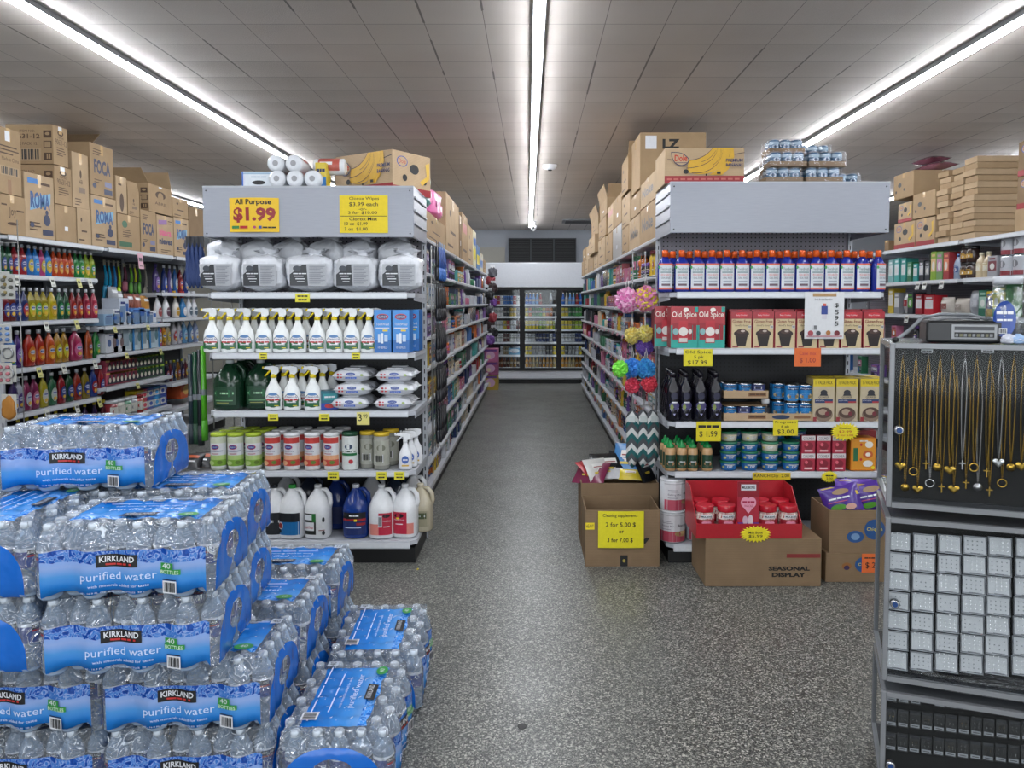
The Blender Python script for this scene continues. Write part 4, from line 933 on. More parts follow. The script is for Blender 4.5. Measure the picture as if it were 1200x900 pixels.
# canned soup
SCD = [('r', 0, .0, 1, 1, M('#1f6fa8', .3)), ('r', .1, .72, .9, .92, M('#16325c')), ('t', 'Progresso', .15, .76, .85, .88, WHITE), ('e', .5, .4, .36, .2, M('#c8b48a')), ('r', .2, .1, .8, .16, M('#9c2c2c'))]
sc = P('soup', lambda: can('soup_can', .0375, .078, SCD, '#aeb2b6', '#1d5e94'))
SCR = P('soup2', lambda: can('soup_can', .0375, .078, [('r', .1, .1, .9, .9, M('#39406e')), ('r', .2, .3, .8, .35, M('#8f93b5')), ('r', .2, .5, .8, .55, M('#8f93b5')), ('b', .3, .62, .7, .85)], '#aeb2b6', '#2a2f5a'))
def tray(w, d, h, decor=None):
    a = MB(); t = .003
    a.box(-w/2, w/2, -d/2, d/2, 0, t, CARD2); a.box(-w/2, w/2, -d/2, -d/2+t, t, h, CARD2); a.box(-w/2, w/2, d/2-t, d/2, t, h, CARD2); a.box(-w/2, -w/2+t, -d/2+t, d/2-t, t, h, CARD2); a.box(w/2-t, w/2, -d/2+t, d/2-t, t, h, CARD2)
    ps = []
    if decor: l = MB(); l.deco(front(w, h, -d/2), decor); ps = [('front_print', l)]
    return Proto('cardboard_tray', 'tray', a, ps)
tr = P('tray1', lambda: tray(.245, .17, .042, [('r', .55, .25, .95, .75, M('#7a5534')), ('t', 'SOUP 12 CANS', .58, .35, .92, .65, M('#4a3018'))]))
tx = XY(871, YE+.1)
for lv in range(2):
    zb = RZ[2]+lv*.125
    tr.put((tx, YE+.11, zb+.001), 0, '%s cardboard tray of blue soup cans next to the juice' % ('lower', 'upper')[lv], 'soup trays')
    for c in range(3):
        for k in range(2): (SCR if c == (2, 1)[1-lv] else sc).put((tx+(c-1)*.079, YE+.07+k*.079, zb+.005), random.uniform(-.3, .3), '%s blue soup can, %s row of the %s tray' % (('left', 'middle', 'right')[c], ('front', 'rear')[k], ('lower', 'upper')[lv]), 'soup cans in trays')
    if lv == 0:
        a = MB(); a.box(-.12, .12, -.082, .082, 0, .002, CARD3); Proto('cardboard_sheet', 'cardboard', a).put((tx, YE+.11, zb+.0835), 0, 'cardboard sheet lying on the lower soup cans')
tr2 = P('tray2', lambda: tray(.25, .17, .04, [('e', .3, .5, .2, .3, M('#20304f')), ('r', .6, .3, .95, .7, M('#7a5534'))]))
tx2 = XY(922, YE+.1); tr2.put((tx2, YE+.11, RZ[2]+.001), 0, 'low cardboard tray under the taller blue soup cans')
sc2 = P('soup3', lambda: can('soup_can', .037, .098, [('r', 0, .0, 1, 1, M('#2179b8', .3)), ('r', .1, .72, .9, .9, M('#16325c')), ('t', 'Progresso', .15, .75, .85, .87, WHITE), ('e', .5, .3, .42, .2, M('#c9b58c')), ('e', .5, .28, .3, .12, M('#7f6a45'))], '#aeb2b6', '#1d69a4'))
for c, (dx, dy) in enumerate(((-.03, .06), (.015, .04), (.095, .04), (.06, .12), (-.03, .14))):
    for lv in range(2): sc2.put((tx2+dx if c != 1 else tx2+.018+.0, YE+.065+(dy-.04)*1.1+(.0 if c != 0 else .055), RZ[2]+.0045+lv*.099), (.0, .1, -.1, .2, .9)[c], '%s tall blue soup can, %s column from left in the low tray' % (('lower', 'upper')[lv], ordl(c)), 'tall blue soup cans')
P('vial', lambda: bottle('supplement_bottle', '#15161a', '#d9dadc', .115, .052, .052, .75, .24, .72, [('r', .1, .1, .9, .9, M('#26272c'))], 2)).put((XY(900.5, YE+.035), YE+.075, RZ[2]+.0045), 0, 'small black bottle with white cap between the soup trays')
QD = [('r', 0, 0, 1, .82, M('#b5a78c', .4)), ('r', 0, .82, 1, 1, M('#cdb51f', .4)), ('t', '15 VALUE PACK', .1, .87, .9, .95, INK, .008), ('e', .5, .68, .16, .06, M('#2a2a30')), ('p', [(.3, .60), (.7, .60), (.6, .70), (.4, .70)], M('#2a2a30')), ('t', 'QUAKER', .25, .54, .75, .59, INK), ('r', .08, .43, .92, .52, M('#26345e')), ('r', .55, .43, .92, .47, M('#a13238')), ('t', 'INSTANT OATMEAL', .12, .475, .52, .50, WHITE),
  ('e', .5, .16, .42, .17, M('#7d6a5a')), ('e', .5, .20, .38, .13, M('#4b362c')), ('e', .45, .22, .2, .07, M('#a08c78')), ('e', .65, .18, .1, .05, M('#6d2630')), ('r', .0, .0, .16, .1, M('#8a2b30'))]
qk = P('oat', lambda: carton('oatmeal_box', .118, .09, .235, '#a8986f', QD, top=[('r', 0, 0, 1, 1, M('#a8931f'))]))
for i, px in enumerate((963, 990, 1018)):
    for k in range(2): rput(qk, px-k*2, .06+k*.12, RZ[2], '%s beige oatmeal box with yellow band, %s row' % (('left', 'middle', 'right')[i], ('front', 'back')[k]), 'oatmeal boxes')
# fourth shelf
SQD = [('r', 0, .0, 1, .95, M('#1d3b2a', .3)), ('e', .5, .34, .3, .15, M('#9c7550')), ('t', 'TAZO', .25, .66, .75, .76, M('#24482f')), ('t', 'CHAI', .3, .44, .7, .52, WHITE), ('r', .0, .12, 1, .16, M('#33543c'))]
def squeeze():
    a = MB(); a.lathe([(.027, 0), (.030, .006), (.030, .11), (.026, .124), (.017, .130)], M('#b38f66', .25), 16)
    l = MB(); l.deco(cyl(.0308, .08, .015, 2.4), SQD)
    c = MB(); c.lathe([(.022, .128), (.023, .132), (.021, .142), (.011, .150), (.007, .165), (.003, .170)], gloss('#12803f'), 14)
    return Proto('squeeze_bottle', 'bottle', a, [('label', l), ('cap', c)])
sq = P('squeeze', squeeze)
for i, px in enumerate((786.5, 800, 813, 830)):
    for k in range(3): rput(sq, px-k*3, .035+k*.075, RZ[3], 'peanut-coloured squeeze bottle with green cap, %s from left, %s row' % (ordl(i), ('front', 'middle', 'rear')[k]), 'green-capped squeeze bottles')
def tub(top, body, key):
    def f():
        a = MB(); a.lathe([(.040, 0), (.041, .003), (.047, .043)], M(body, .35), 20)
        l = MB(); l.lathe([(.0485, .041), (.049, .043), (.049, .051), (.046, .053), (.04, .051)], M(top, .3), 20)
        p = MB(); fn = lambda u, v, off: ((.043+.004*v+off)*math.sin((u-.5)*2.2), -(.043+.004*v+off)*math.cos((u-.5)*2.2), .006+v*.032)
        p.deco(fn, [('t', 'DIP', .36, .28, .64, .72, WHITE, .01), ('r', .2, .78, .8, .88, M('#e3d9b5')), ('e', .12, .4, .08, .2, M('#c9c06a'))])
        return Proto('dip_tub', 'tub', a, [('lid', l), ('label', p)])
    return P('tub'+key, f)
for c, px in enumerate((855.5, 880, 904, 928.5)):
    for lv in range(4):
        t_ = tub('#1d6b4e', '#1c5c96', 'b') if lv < 3 and not (c == 2 and lv == 2) else tub('#2a7450', '#b7b6a6', 'w')
        if lv == 3 and c == 3: continue
        rput(t_, px, .06+(.02 if lv == 3 else 0), RZ[3]+lv*.0535, '%s dip tub of the %s stack, front' % (('bottom', 'second', 'third', 'top')[lv], ordl(c)), 'stacked dip tubs', random.uniform(-.4, .4))
    for lv in range(4): rput(tub('#1d6b4e', '#1c5c96', 'b'), px+8, .165, RZ[3]+lv*.0535, '%s dip tub in the stack behind the %s front stack' % (('bottom', 'second', 'third', 'top')[lv], ordl(c)), 'stacked dip tubs')
CJ = P('cubes', lambda: carton('gelatin_box', .075, .035, .098, '#a52a3f', [('r', 0, .72, 1, 1, M('#cfc9c8')), ('t', 'COLMEA', .1, .76, .9, .92, M('#3a3340')), ('e', .5, .42, .34, .22, M('#7d1a2b')), ('e', .35, .5, .12, .1, M('#d3606e')), ('r', .2, .1, .8, .2, M('#e2b7b9'))]))
for r_ in range(2):
    for c, px in enumerate((948.5, 966.5, 984.5)):
        rput(CJ, px, .03, RZ[3]+r_*.0985, '%s small red gelatin box, %s row, on the fourth shelf' % (('left', 'middle', 'right')[c], ('lower', 'upper')[r_]), 'small red gelatin boxes')
P('orange', lambda: carton('snack_carton', .14, .1, .182, '#c9761c', [('r', .05, .04, .95, .96, M('#cf8a22')), ('e', .72, .80, .16, .10, M('#dcd7cc')), ('e', .68, .50, .2, .12, M('#b5562a')), ('e', .68, .5, .1, .06, M('#e8ded0')), ('e', .68, .22, .2, .10, M('#dcd7cc')), ('r', .1, .3, .28, .7, M('#22603a')), ('t', 'SNACK', .34, .88, .66, .95, WHITE), ('e', .4, .8, .05, .04, RED), ('e', .4, .35, .05, .04, RED), ('e', .88, .1, .07, .05, YEL)])).put((XY(1011, YE+.06), YE+.07, RZ[3]), 0, 'orange snack carton at the right end of the fourth shelf')
P('redbar', lambda: carton('snack_carton', .16, .1, .2, '#7d2024', [('r', .1, .2, .9, .8, M('#a52a2f'))])).put((XY(1010, YE+.2), YE+.22, RZ[3]), 0, 'dark red carton behind the orange snack carton')
# signs of the right display
sign(801, 835, 409, 429, Y1, '#d6c81e', [('Old Spice', .05, .68, .95, .92), ('5 pk', .36, .40, .70, .62), ('$17.99', .14, .06, .82, .34)], 'yellow $17.99 price sign under the second shelf')
sign(931, 962, 408, 429.5, Y1, '#d6682f', [('Cake mix', .18, .62, .82, .82, M('#b03a3a')), ('$ 1.00', .2, .18, .8, .48, M('#8c2b2b'))], 'orange cake mix price sign under the second shelf')
sign(816, 845, 494, 517, Y1, '#d2c219', [('16 oz Juice', .08, .64, .92, .86), ('$ 1.99', .12, .18, .85, .52)], 'yellow $1.99 juice sign under the third shelf')
sign(906, 935, 492, 510.5, Y1, '#d6c61a', [('Progresso', .08, .74, .92, .94), ('6 pk', .32, .46, .66, .66), ('$3.00', .16, .08, .84, .40)], 'yellow six-pack soup sign under the third shelf')
sign(975, 1006, 496, 516, Y1-.004, '#dccb1e', [('Quaker', .26, .64, .74, .78), ('$2.99', .26, .42, .74, .58, M('#b03a2a')), ('2 for 5.00', .2, .24, .8, .36, M('#b03a2a'))], 'yellow starburst oatmeal price tag', shape='star', name='price_tag', cat='price tag')
sign(882, 926.5, 554, 562, Y1, '#d0b41b', [('RANCH Dip  2.00', .04, .2, .96, .8)], 'narrow yellow dip price strip on the fourth shelf edge')
sign(963, 981, 552.5, 565, Y1-.004, '#dccb1e', [('SALE', .25, .5, .75, .7), ('2.00', .3, .25, .7, .45)], 'small yellow starburst under the gelatin boxes', shape='star', name='price_tag', cat='price tag')
sign(943, 989, 342, 397, Y1, '#d3d4d6', [('r', .2, .90, .8, .97, M('#a8865c')), ('Fresh Breath Oral Rinse', .25, .82, .7, .86, M('#55585e')), ('r', .42, .52, .58, .70, M('#2b3e86')), ('r', .44, .42, .56, .52, M('#c9c4cc')), ('r', .46, .70, .54, .75, M('#c9563a')), ('$', .75, .66, .86, .76), ('5', .76, .52, .86, .62), ('9', .76, .40, .86, .49), ('5', .76, .28, .86, .37), ('b', .22, .18, .32, .30),
   ('e', .15, .12, .07, .06, M('#a04048')), ('e', .35, .12, .06, .05, M('#3a3f46')), ('e', .6, .13, .06, .05, M('#a8703a')), ('e', .82, .12, .07, .06, M('#70262c')), ('r', .05, .04, .95, .07, M('#b5838a'))], 'white printed oral rinse flyer hanging over the baking mixes', 'flyer', 'flyer')

# ================================================================ FLOOR DISPLAYS AROUND THE RIGHT DISPLAY
# canisters at the left corner of the base deck
CMD = [('r', 0, 0, 1, .38, M('#b0485a', .35)), ('r', 0, .38, 1, 1, M('#cfcdd0', .35)), ('r', 0, .93, 1, .96, M('#a9a7ab')), ('t', 'Baking Mix', .12, .52, .5, .60, M('#55525c')), ('r', .12, .66, .45, .68, M('#8a8790')), ('r', .12, .72, .4, .74, M('#8a8790')), ('r', .12, .44, .4, .46, M('#8a8790')), ('t', 'Biscuit', .58, .56, .9, .64, M('#3b3540'), .01), ('e', .7, .30, .2, .10, M('#a98a5e')), ('e', .76, .34, .1, .06, M('#c9a877'))]
cm = P('bigcan', lambda: canister('mix_canister', .071, .176, '#cfd0d3', '#c9cacd', CMD, .06))
cx = XY(788, YE+.08, 600)
cm.put((cx, YE+.08, RB), .0, 'pink and white mix canister standing on the base deck', 'mix canisters'); cm.put((cx, YE+.08, RB+.177), .5, 'pink and white mix canister, top of the pair by the carton', 'mix canisters')
cm.put((cx+.155, YE+.10, RB), .3, 'mix canister half hidden behind the red display', 'mix canisters')
# seasonal display carton and red tray
YS = 3.86
sx0, sx1 = XY(826, YS, 690), XY(962, YS, 690); zt = ZY(631, YS)
SW = sx1-sx0
Proto_seas = cardboard_box(SW, .33, zt, [('r', .70, .60, .99, .68, M('#7d2a28')), ('t', 'SEASONAL', .545, .33, .90, .42, INK, .05), ('t', 'DISPLAY', .575, .20, .865, .29, INK, .05)], None, CARD3, tape=False)
Proto_seas.put(((sx0+sx1)/2, YS+.165, 0), 0, 'brown SEASONAL DISPLAY carton on the floor')
zr = zt; RD = '#8f1a24'
def red_tray():
    W_, D_, Hf, Hb = XY(940, YS, 620)-XY(816, YS, 620), .29, ZY(614, YS)-zt, ZY(563, YS+.29)-zt; a = MB(); R_ = M('#a51c27', .35); t = .004
    a.box(-W_/2, W_/2, 0, D_, 0, t, R_); a.box(-W_/2, W_/2, 0, t, t, Hf, R_); a.box(-W_/2, W_/2, D_-t, D_, t, Hb, R_)
    for x in (-W_/2, W_/2-t): a.add([(x+q, y, z) for q in (0, t) for y, z in ((t, t), (D_-t, t), (D_-t, Hb), (t+.16, Hb), (t, Hf))], [(0, 1, 2, 3, 4), (9, 8, 7, 6, 5)]+[(i, 5+i, 5+(i+1) % 5, (i+1) % 5) for i in range(5)], R_)
    b = MB(); b.cbox(-.055, .055, .022, .032, t, ZY(564, YS+.03)-zt, M('#a9283a', .4), .001)
    b.deco(front(.11, ZY(564, YS+.03)-zt-.004, .022, t), [('r', .0, .72, 1, 1, M('#8c1f2c')), ('r', .15, .84, .85, .95, WHITE), ('t', 'MILK-BONE', .2, .87, .8, .92, BLACK, .03), ('e', .36, .62, .22, .10, M('#e29aae')), ('e', .64, .62, .22, .10, M('#e29aae')), ('p', [(.14, .60), (.86, .60), (.5, .42)], M('#e29aae')), ('t', 'Valentines', .22, .60, .78, .66, M('#a52a4a')), ('t', 'SNACKS', .3, .54, .7, .58, M('#a52a4a')), ('r', 0, 0, 1, .26, M('#5e3a8c')), ('e', .35, .30, .12, .08, M('#c9a8b8')), ('e', .6, .30, .12, .1, M('#d8c2c9'))]+[('e', .1+.2*i, .06+.09*j, .03, .02, M('#8f6ab8')) for i in range(5) for j in range(2)])
    return Proto('display_tray', 'display tray', a, [('header_card', b)])
rtx = (XY(816, YS, 620)+XY(940, YS, 620))/2; RYT = YS+.0
red_tray().put((rtx, RYT, zr), 0, 'red cardboard display tray with pink heart card')
def treat_jar():
    n = NT('treats'); v = n.n('TexVoronoi'); n.put(v.inputs['Vector'], n.ob()); v.inputs['Scale'].default_value = 110
    tm = n.fin(n.bsdf(n.ramp(n.xyz(v.outputs['Color'])[0], [(0, '#c9a9a0'), (.5, '#8f3a3f'), (.8, '#d8cfc6')]), .4))
    return jar(.050, .152, '#a0453f', '#b01c2c', [('r', 0, .0, 1, .56, M('#96202e')), ('r', .22, .66, .78, .86, WHITE), ('t', 'MILK-BONE', .26, .70, .74, .82, BLACK, .03), ('e', .42, .34, .14, .14, M('#dd8fa5')), ('e', .58, .34, .14, .14, M('#dd8fa5')), ('p', [(.3, .30), (.7, .30), (.5, .08)], M('#dd8fa5')), ('r', .72, .1, .9, .2, M('#3f4a96'))], .22, tm, 'treat_jar', lz=.26)
tj = P('treat', treat_jar)
for i, dx in enumerate((-.212, -.100, .112, .220)):
    for k in range(2): tj.put((rtx+dx-.004*k, RYT+.072+k*.108, zr+.006), 0, '%s red-lidded treat jar from left in the red tray, %s row' % (ordl(i).capitalize(), ('front', 'back')[k]), 'red-lidded treat jars')
sign(869, 902, 617, 635, YS-.006, '#dccb1e', [('Milk Bone', .25, .52, .75, .68), ('$5.99', .25, .26, .75, .46)], 'yellow starburst on the lip of the red tray', shape='star', name='price_tag', cat='price tag')
# produce cartons with bags of candy
YB = 3.92
bx0, bx1 = XY(967, YB, 690), XY(967, YB, 690)+.42
def banana_low():
    W_, D_, H_ = .42, .30, ZY(648, YB)
    return cardboard_box(W_, D_, H_, [('e', .26, .55, .06, .12, M('#8a5a2c')), ('e', .50, .60, .14, .28, M('#1d4a80')), ('e', .26, .5, .035, .08, M('#3a2848')), ('t', 'Chiquita', .40, .54, .60, .66, YEL)], None, CARD3, tape=False)
bl = banana_low(); bl.put(((bx0+bx1)/2, YB+.15, 0), 0, 'lower brown produce carton with dark blue emblem')
ZB = ZY(648, YB)+.001
hx0 = XY(972, YB+.0, 620); 
def candy_box():
    W_, D_, H_ = .45, .27, ZY(598, YB)-ZB
    return cardboard_box(W_, D_, H_, [('e', .30, .38, .10, .14, M('#1d4a80')), ('e', .30, .38, .05, .08, M('#6f8fb5')), ('e', .52, .55, .12, .24, M('#1d4a80')), ('t', 'Chiquita', .43, .50, .61, .60, YEL), ('r', .93, .3, .99, .6, M('#1d4a80'))], None, CARD3, flap={'open': (0, 0)}, tape=False)
candy_box().put((hx0+.225, YB+.135, ZB), 0, 'open produce carton filled with purple snack bags')
for i in range(7):
    cpk = P('candy%d' % (i % 3), lambda: pouch(.20, .17, .07, M(('#4a2f86', '#5c3a9a', '#3f2a78')[i % 3], .2), [('p', [(-.1, 1.12), (1.1, .62), (1.1, .78), (.3, 1.12)], M('#c9ab1f', .3)), ('e', .55, .86, .28, .12, M('#8f7458', .4)), ('t', 'Candy', .1, .55, .8, .66, WHITE), ('r', .05, .45, .7, .48, M('#b5425a')), ('e', .35, .25, .26, .12, M(('#4f8f2a', '#b5705a', '#2a66b0')[i % 3])), ('e', .75, .2, .18, .12, M('#c99a8c'))], i, 'snack_bag', 'snack bag'))
    cpk.put((hx0+.12+.05*i+(.01 if i % 2 else 0), YB+.08+.045*(i % 3), ZB+.165+.02*(i % 2)), -.3+.25*(i % 3), '%s purple and yellow snack bag heaped in the produce carton' % ordl(i).capitalize(), 'snack bags', rx=-.35+.2*(i % 2), ry=.3*(i % 3-1))
sign(1010, 1030, 649, 671, YB-.003, '#d9662c', [('Candy', .15, .72, .75, .84), ('$ 2', .2, .2, .8, .55)], 'orange $2 sign on the lower produce carton')
# open carton of counter supplies near the aisle
YO = 4.16
ox0, ox1 = XY(686, YO, 650), XY(773, YO, 650); OH = ZY(598, YO)
def open_box():
    W_, D_ = ox1-ox0, .33; tp = ZY(583, YO)
    p = cardboard_box(W_, D_, OH, [('r', .47, .0, .57, .20, BLACK), ('e', .52, .10, .02, .03, M('#9c8a3a')), ('r', .0, .66, .12, .78, YEL), ('t', 'HEAVY', .01, .69, .11, .75, INK), ('p', [(.76, .46), (.82, .52), (.86, .50), (.80, .40)], BLACK)], None, CARD3, flap={'open': (0, 0)}, tape=False)
    return p
open_box().put(((ox0+ox1)/2, YO+.165, 0), math.radians(0), 'open brown carton with a taped yellow cleaning supplies sign')
sign(701, 754.5, 599, 642, YO-.012, '#d8cd16', [('Cleaning supplements', .1, .82, .86, .93), ('2 for 5.00 $', .16, .56, .82, .70), ('or', .45, .40, .56, .48), ('3 for 7.00 $', .2, .14, .76, .28)], 'yellow hand-written cleaning supplies price sheet', curl=.006)
# second carton behind it, heaped with magazines and packets
def back_box():
    return cardboard_box(.46, .30, .38, None, None, CARD3, flap={'open': (0, 0)}, tape=False)
bbx = XY(722, 4.72, 560)
back_box().put((bbx, YO+.50, 0), 0, 'brown carton heaped with packets behind the open carton')
PK = [('#6d1f3f', .20, .16, -1.0, -.4, -.19, 'maroon packet'), ('#c9c6c2', .16, .12, -.7, .5, -.10, 'white packet'), ('#16181c', .22, .16, -.9, .2, -.03, 'black packet'), ('#3f79b0', .18, .20, -.8, -.3, .05, 'blue magazine with a yellow strip'), ('#1c4c54', .2, .15, -1.1, .4, .13, 'dark teal packet'), ('#202226', .16, .15, -.5, .9, .19, 'black pouch'), ('#b9b9bd', .2, .14, -1.2, -.1, -.06, 'silver packet'), ('#a9363c', .13, .1, -1.0, .7, -.14, 'small red packet'), ('#c3c5c8', .18, .13, -1.2, .1, .10, 'grey flat packet'), ('#2a2b30', .2, .14, -.6, -.6, .0, 'charcoal pouch'), ('#c9b52e', .14, .05, -.9, -.2, .07, 'yellow strip card')]
for i, (c_, w_, h_, rx_, rz_, dx, nm) in enumerate(PK):
    pouch(w_, h_+.03, .03, M(c_, .25), [('r', .2, .5, .8, .8, M('#d8d6d2', .4)), ('r', .25, .56, .75, .62, M('#8c3a3a')), ('r', .2, .2, .6, .3, M('#c9b03a'))], 60+i, 'packet', 'packet').put((bbx+dx, YO+.42+.035*(i % 5), .36+.012*(i % 4)), rz_, '%s in the heap behind the open carton' % nm, 'packets heaped in the carton', rx=rx_)
# ================================================================ CARTONS ON TOP OF THE SHELVING
BLU = M('#2c6fb0', .5); NVY = M('#20294a', .5); BRN = M('#4a3320', .6); MAG = M('#c94a78', .5); DGR = M('#2c5a3c', .5)
def lines(n, u0, u1, v0, v1, m=None): 
    m = m or BRN; return [('r', u0, v0+(v1-v0)*k/n, u0+(u1-u0)*(.7+.3*((k*3) % 4)/3), v0+(v1-v0)*(k+.35)/n, m) for k in range(n)]
D_ROMA = [('p', [(.16, .42), (.86, .56), (.88, .74), (.18, .60)], M('#6f9dba', .5)), ('t', 'ROMA', .18, .46, .84, .72, M('#1c4a80', .5), .04), ('r', .10, .84, .44, .92, BLU), ('r', .54, .84, .86, .88, BRN), ('e', .72, .30, .12, .09, NVY), ('e', .72, .42, .05, .04, NVY), ('r', .55, .06, .92, .15, NVY)]+lines(3, .12, .5, .12, .28)+[('e', .2, .2, .07, .04, NVY)]
D_FOCA = [('t', 'FOCA', .16, .42, .86, .70, NVY, .04), ('r', .6, .20, .9, .30, M('#6a6b8c')), ('r', .56, .05, .92, .15, NVY), ('e', .16, .18, .08, .05, NVY)]+lines(3, .12, .5, .78, .92)+lines(2, .14, .45, .24, .34)
D_BLANCA = [('t', 'blanca', .14, .48, .86, .66, MAG, .04), ('t', 'nieves', .12, .26, .9, .42, NVY, .04), ('p', [(.1, .74), (.6, .78), (.6, .90), (.1, .86)], M('#7a4a86'))]+lines(2, .66, .9, .8, .92)+lines(2, .2, .8, .06, .16)
D_90631 = [('t', 'ITEM NO:', .30, .80, .62, .86, BRN), ('t', '90631-12', .10, .64, .72, .76, BRN, .02), ('t', 'CASE PACK: 12', .15, .48, .66, .55, BRN), ('b', .25, .08, .74, .40, CARD2), ('r', .80, .66, .97, .84, BRN), ('e', .885, .76, .05, .04, CARD), ('r', .80, .40, .97, .58, BRN), ('r', .82, .42, .95, .56, CARD), ('r', .80, .10, .97, .28, BRN), ('r', .86, .13, .89, .25, CARD), ('r', .91, .13, .94, .25, CARD)]
D_90631S = [('e', .5, .82, .2, .07, BRN), ('r', .35, .88, .6, .98, WHITE), ('t', '90631-12', .14, .52, .9, .66, BRN), ('t', 'ITEM NO', .3, .68, .7, .73, BRN)]+lines(4, .2, .8, .25, .48)
D_MADE = [('t', 'Made in China', .2, .50, .9, .56, BRN), ('b', .1, .28, .9, .42, CARD2), ('r', .35, .80, .55, .95, WHITE), ('r', .4, .0, .55, .22, M('#8a6440'))]+lines(3, .1, .9, .6, .76)
D_JOY = [('t', 'Joy', .38, .42, .64, .70, BRN), ('r', .66, .6, .94, .64, BRN), ('r', .1, .72, .3, .76, BRN), ('e', .5, .28, .2, .04, BRN)]
D_GREEN = [('r', .05, .08, .62, .22, DGR), ('e', .3, .72, .12, .10, DGR)]+lines(4, .2, .6, .36, .6)
D_ABRIL = [('e', .5, .66, .22, .14, BRN), ('e', .5, .6, .12, .16, CARD), ('t', 'ABRIL', .25, .30, .78, .40, BRN), ('e', .5, .94, .08, .03, WHITE)]
D_PLAIN = [('r', .42, .3, .58, .42, WHITE)]; D_FRAG = [('e', .5, .62, .06, .08, BRN), ('t', '48', .4, .44, .6, .52, BRN), ('r', .35, .28, .75, .38, M('#6a5136'))]+lines(3, .1, .5, .05, .2)
D_LZ = [('r', .08, .70, .25, .94, WHITE), ('t', 'LZ', .34, .70, .60, .88, INK, .05)]+lines(5, .30, .8, .12, .62, INK)
D_NOKE = [('t', 'Noke', .14, .34, .84, .70, M('#3d3a3c'), .03)]
D_TEE = [('r', .3, .35, .7, .4, BRN), ('e', .3, .7, .06, .06, BRN), ('r', .1, .1, .5, .14, BRN)]
D_REDL = [('r', .15, .6, .85, .8, M('#a04a3a')), ('r', .2, .2, .8, .25, BRN)]
def bez(P, n=10):
    o = []
    for k in range(n+1):
        t = k/n; a = [(1-t)**3, 3*t*(1-t)**2, 3*t*t*(1-t), t**3]
        o.append((sum(a[i]*P[i][0] for i in range(4)), sum(a[i]*P[i][1] for i in range(4))))
    return o
def stroke(P, w_, n=10):
    pts = bez(P, n); up = [(x, y+w_) for x, y in pts]; return ('p', pts+up[::-1], M('#2c2030', .5))
BY = M('#c79a1c', .45); DRED = M('#8e1d24', .5); ONV = M('#25284e', .5)
DOLE = [('r', 0, 0, 1, .22, DRED)]+[('r', .03+.085*k, .10, .09+.085*k, .15, M('#b25a52', .5)) for k in range(11)]
DOLE += [('p', bez([(.30, .64), (.44, .68), (.54, .80), (.60, .99)])+[(.84, .99)]+bez([(.84, .99), (.82, .70), (.72, .34), (.50, .27)])+bez([(.50, .27), (.42, .24), (.34, .27), (.28, .34)]), BY), ('p', [(.72, .99), (.86, .99), (.87, .74), (.80, .40), (.72, .24), (.56, .24), (.70, .45), (.76, .70)], BY)]
DOLE += [stroke([(.31, .64), (.44, .66), (.54, .80), (.60, .99)], .018), stroke([(.27, .42), (.48, .44), (.64, .62), (.66, .99)], .018), stroke([(.34, .29), (.56, .24), (.72, .52), (.73, .99)], .018), stroke([(.46, .60), (.54, .64), (.60, .76), (.64, .92)], .014), stroke([(.60, .50), (.68, .62), (.72, .80), (.70, .97)], .014), stroke([(.82, .99), (.82, .86), (.81, .78), (.80, .72)], .02), stroke([(.87, .80), (.91, .82), (.95, .84), (1.0, .85)], .018), stroke([(.03, .66), (.04, .66), (.06, .66), (.08, .66)], .018)]
DOLE += [('p', [(.075, .88)]+bez([(.075, .88), (.16, .89), (.25, .88), (.31, .66)])+bez([(.31, .66), (.28, .40), (.08, .40), (.075, .88)])[1:], ONV), ('p', bez([(.085, .86), (.16, .87), (.24, .86), (.30, .66)])+bez([(.30, .66), (.27, .44), (.09, .44), (.085, .86)])[1:], CARD2), ('r', .12, .57, .28, .585, ONV), ('t', 'Dole', .12, .62, .28, .80, M('#b3361f'), .03), ('t', 'PREMIUM', .765, .60, .975, .69, ONV, .03), ('t', 'BANANAS', .765, .47, .975, .56, ONV, .03), ('e', .265, .33, .035, .065, BLACK), ('e', .52, .24, .012, .03, BLACK), ('r', .65, .26, .70, .33, BLACK)]
DOLE_E = [('r', 0, 0, 1, .17, M('#8e1d24', .5)), ('e', .24, .76, .14, .13, M('#27408c', .4)), ('e', .24, .76, .12, .11, CARD2), ('t', 'Dole', .15, .71, .33, .82, M('#a5242a')), ('e', .55, .62, .12, .12, BLACK), ('e', .3, .38, .06, .08, BLACK), ('e', .82, .36, .06, .08, BLACK), ('p', [(.75, .25), (.95, .45), (.95, .85), (.85, .8), (.88, .5), (.7, .35)], M('#c9a12a', .4))]
def face_box(px0, px1, zt, zb, X0, w, deco, label, mat=CARD, deco_front=None, flap=None, group=None, name='cardboard_box', rz=0):
    """carton whose printed face lies in the plane X=X0 and looks at the aisle; px0,px1 bound that face in the photo"""
    Ya, Yb = YX(px0, X0), YX(px1, X0); near, far = min(Ya, Yb), max(Ya, Yb); L = far-near-.008
    p = cardboard_box(w, L, zt-zb-.002, deco_front, None, mat, flap=flap, name=name)
    s = 1 if X0 < 0 else -1
    if deco:
        l = MB()
        fn = plane((w/2, -L/2, 0), (0, L, 0), (0, 0, zt-zb), (1, 0, 0)) if s > 0 else plane((-w/2, L/2, 0), (0, -L, 0), (0, 0, zt-zb), (-1, 0, 0))
        l.deco(fn, deco); o = bpy.data.objects.new('side_print', l.mesh('side_print')); o.parent = p.root; p.kids.append((o, []))
    return p.put((X0-s*w/2, near+L/2+.002, zb), rz, label, group)
WX = -3.63; g1 = 'cartons on top of the laundry shelving'; T0 = WTOP+.002
face_box(0, 29, 2.655, 2.20, WX, .36, D_MADE, 'carton with barcode and tape, above the low one at the left edge', group=g1)
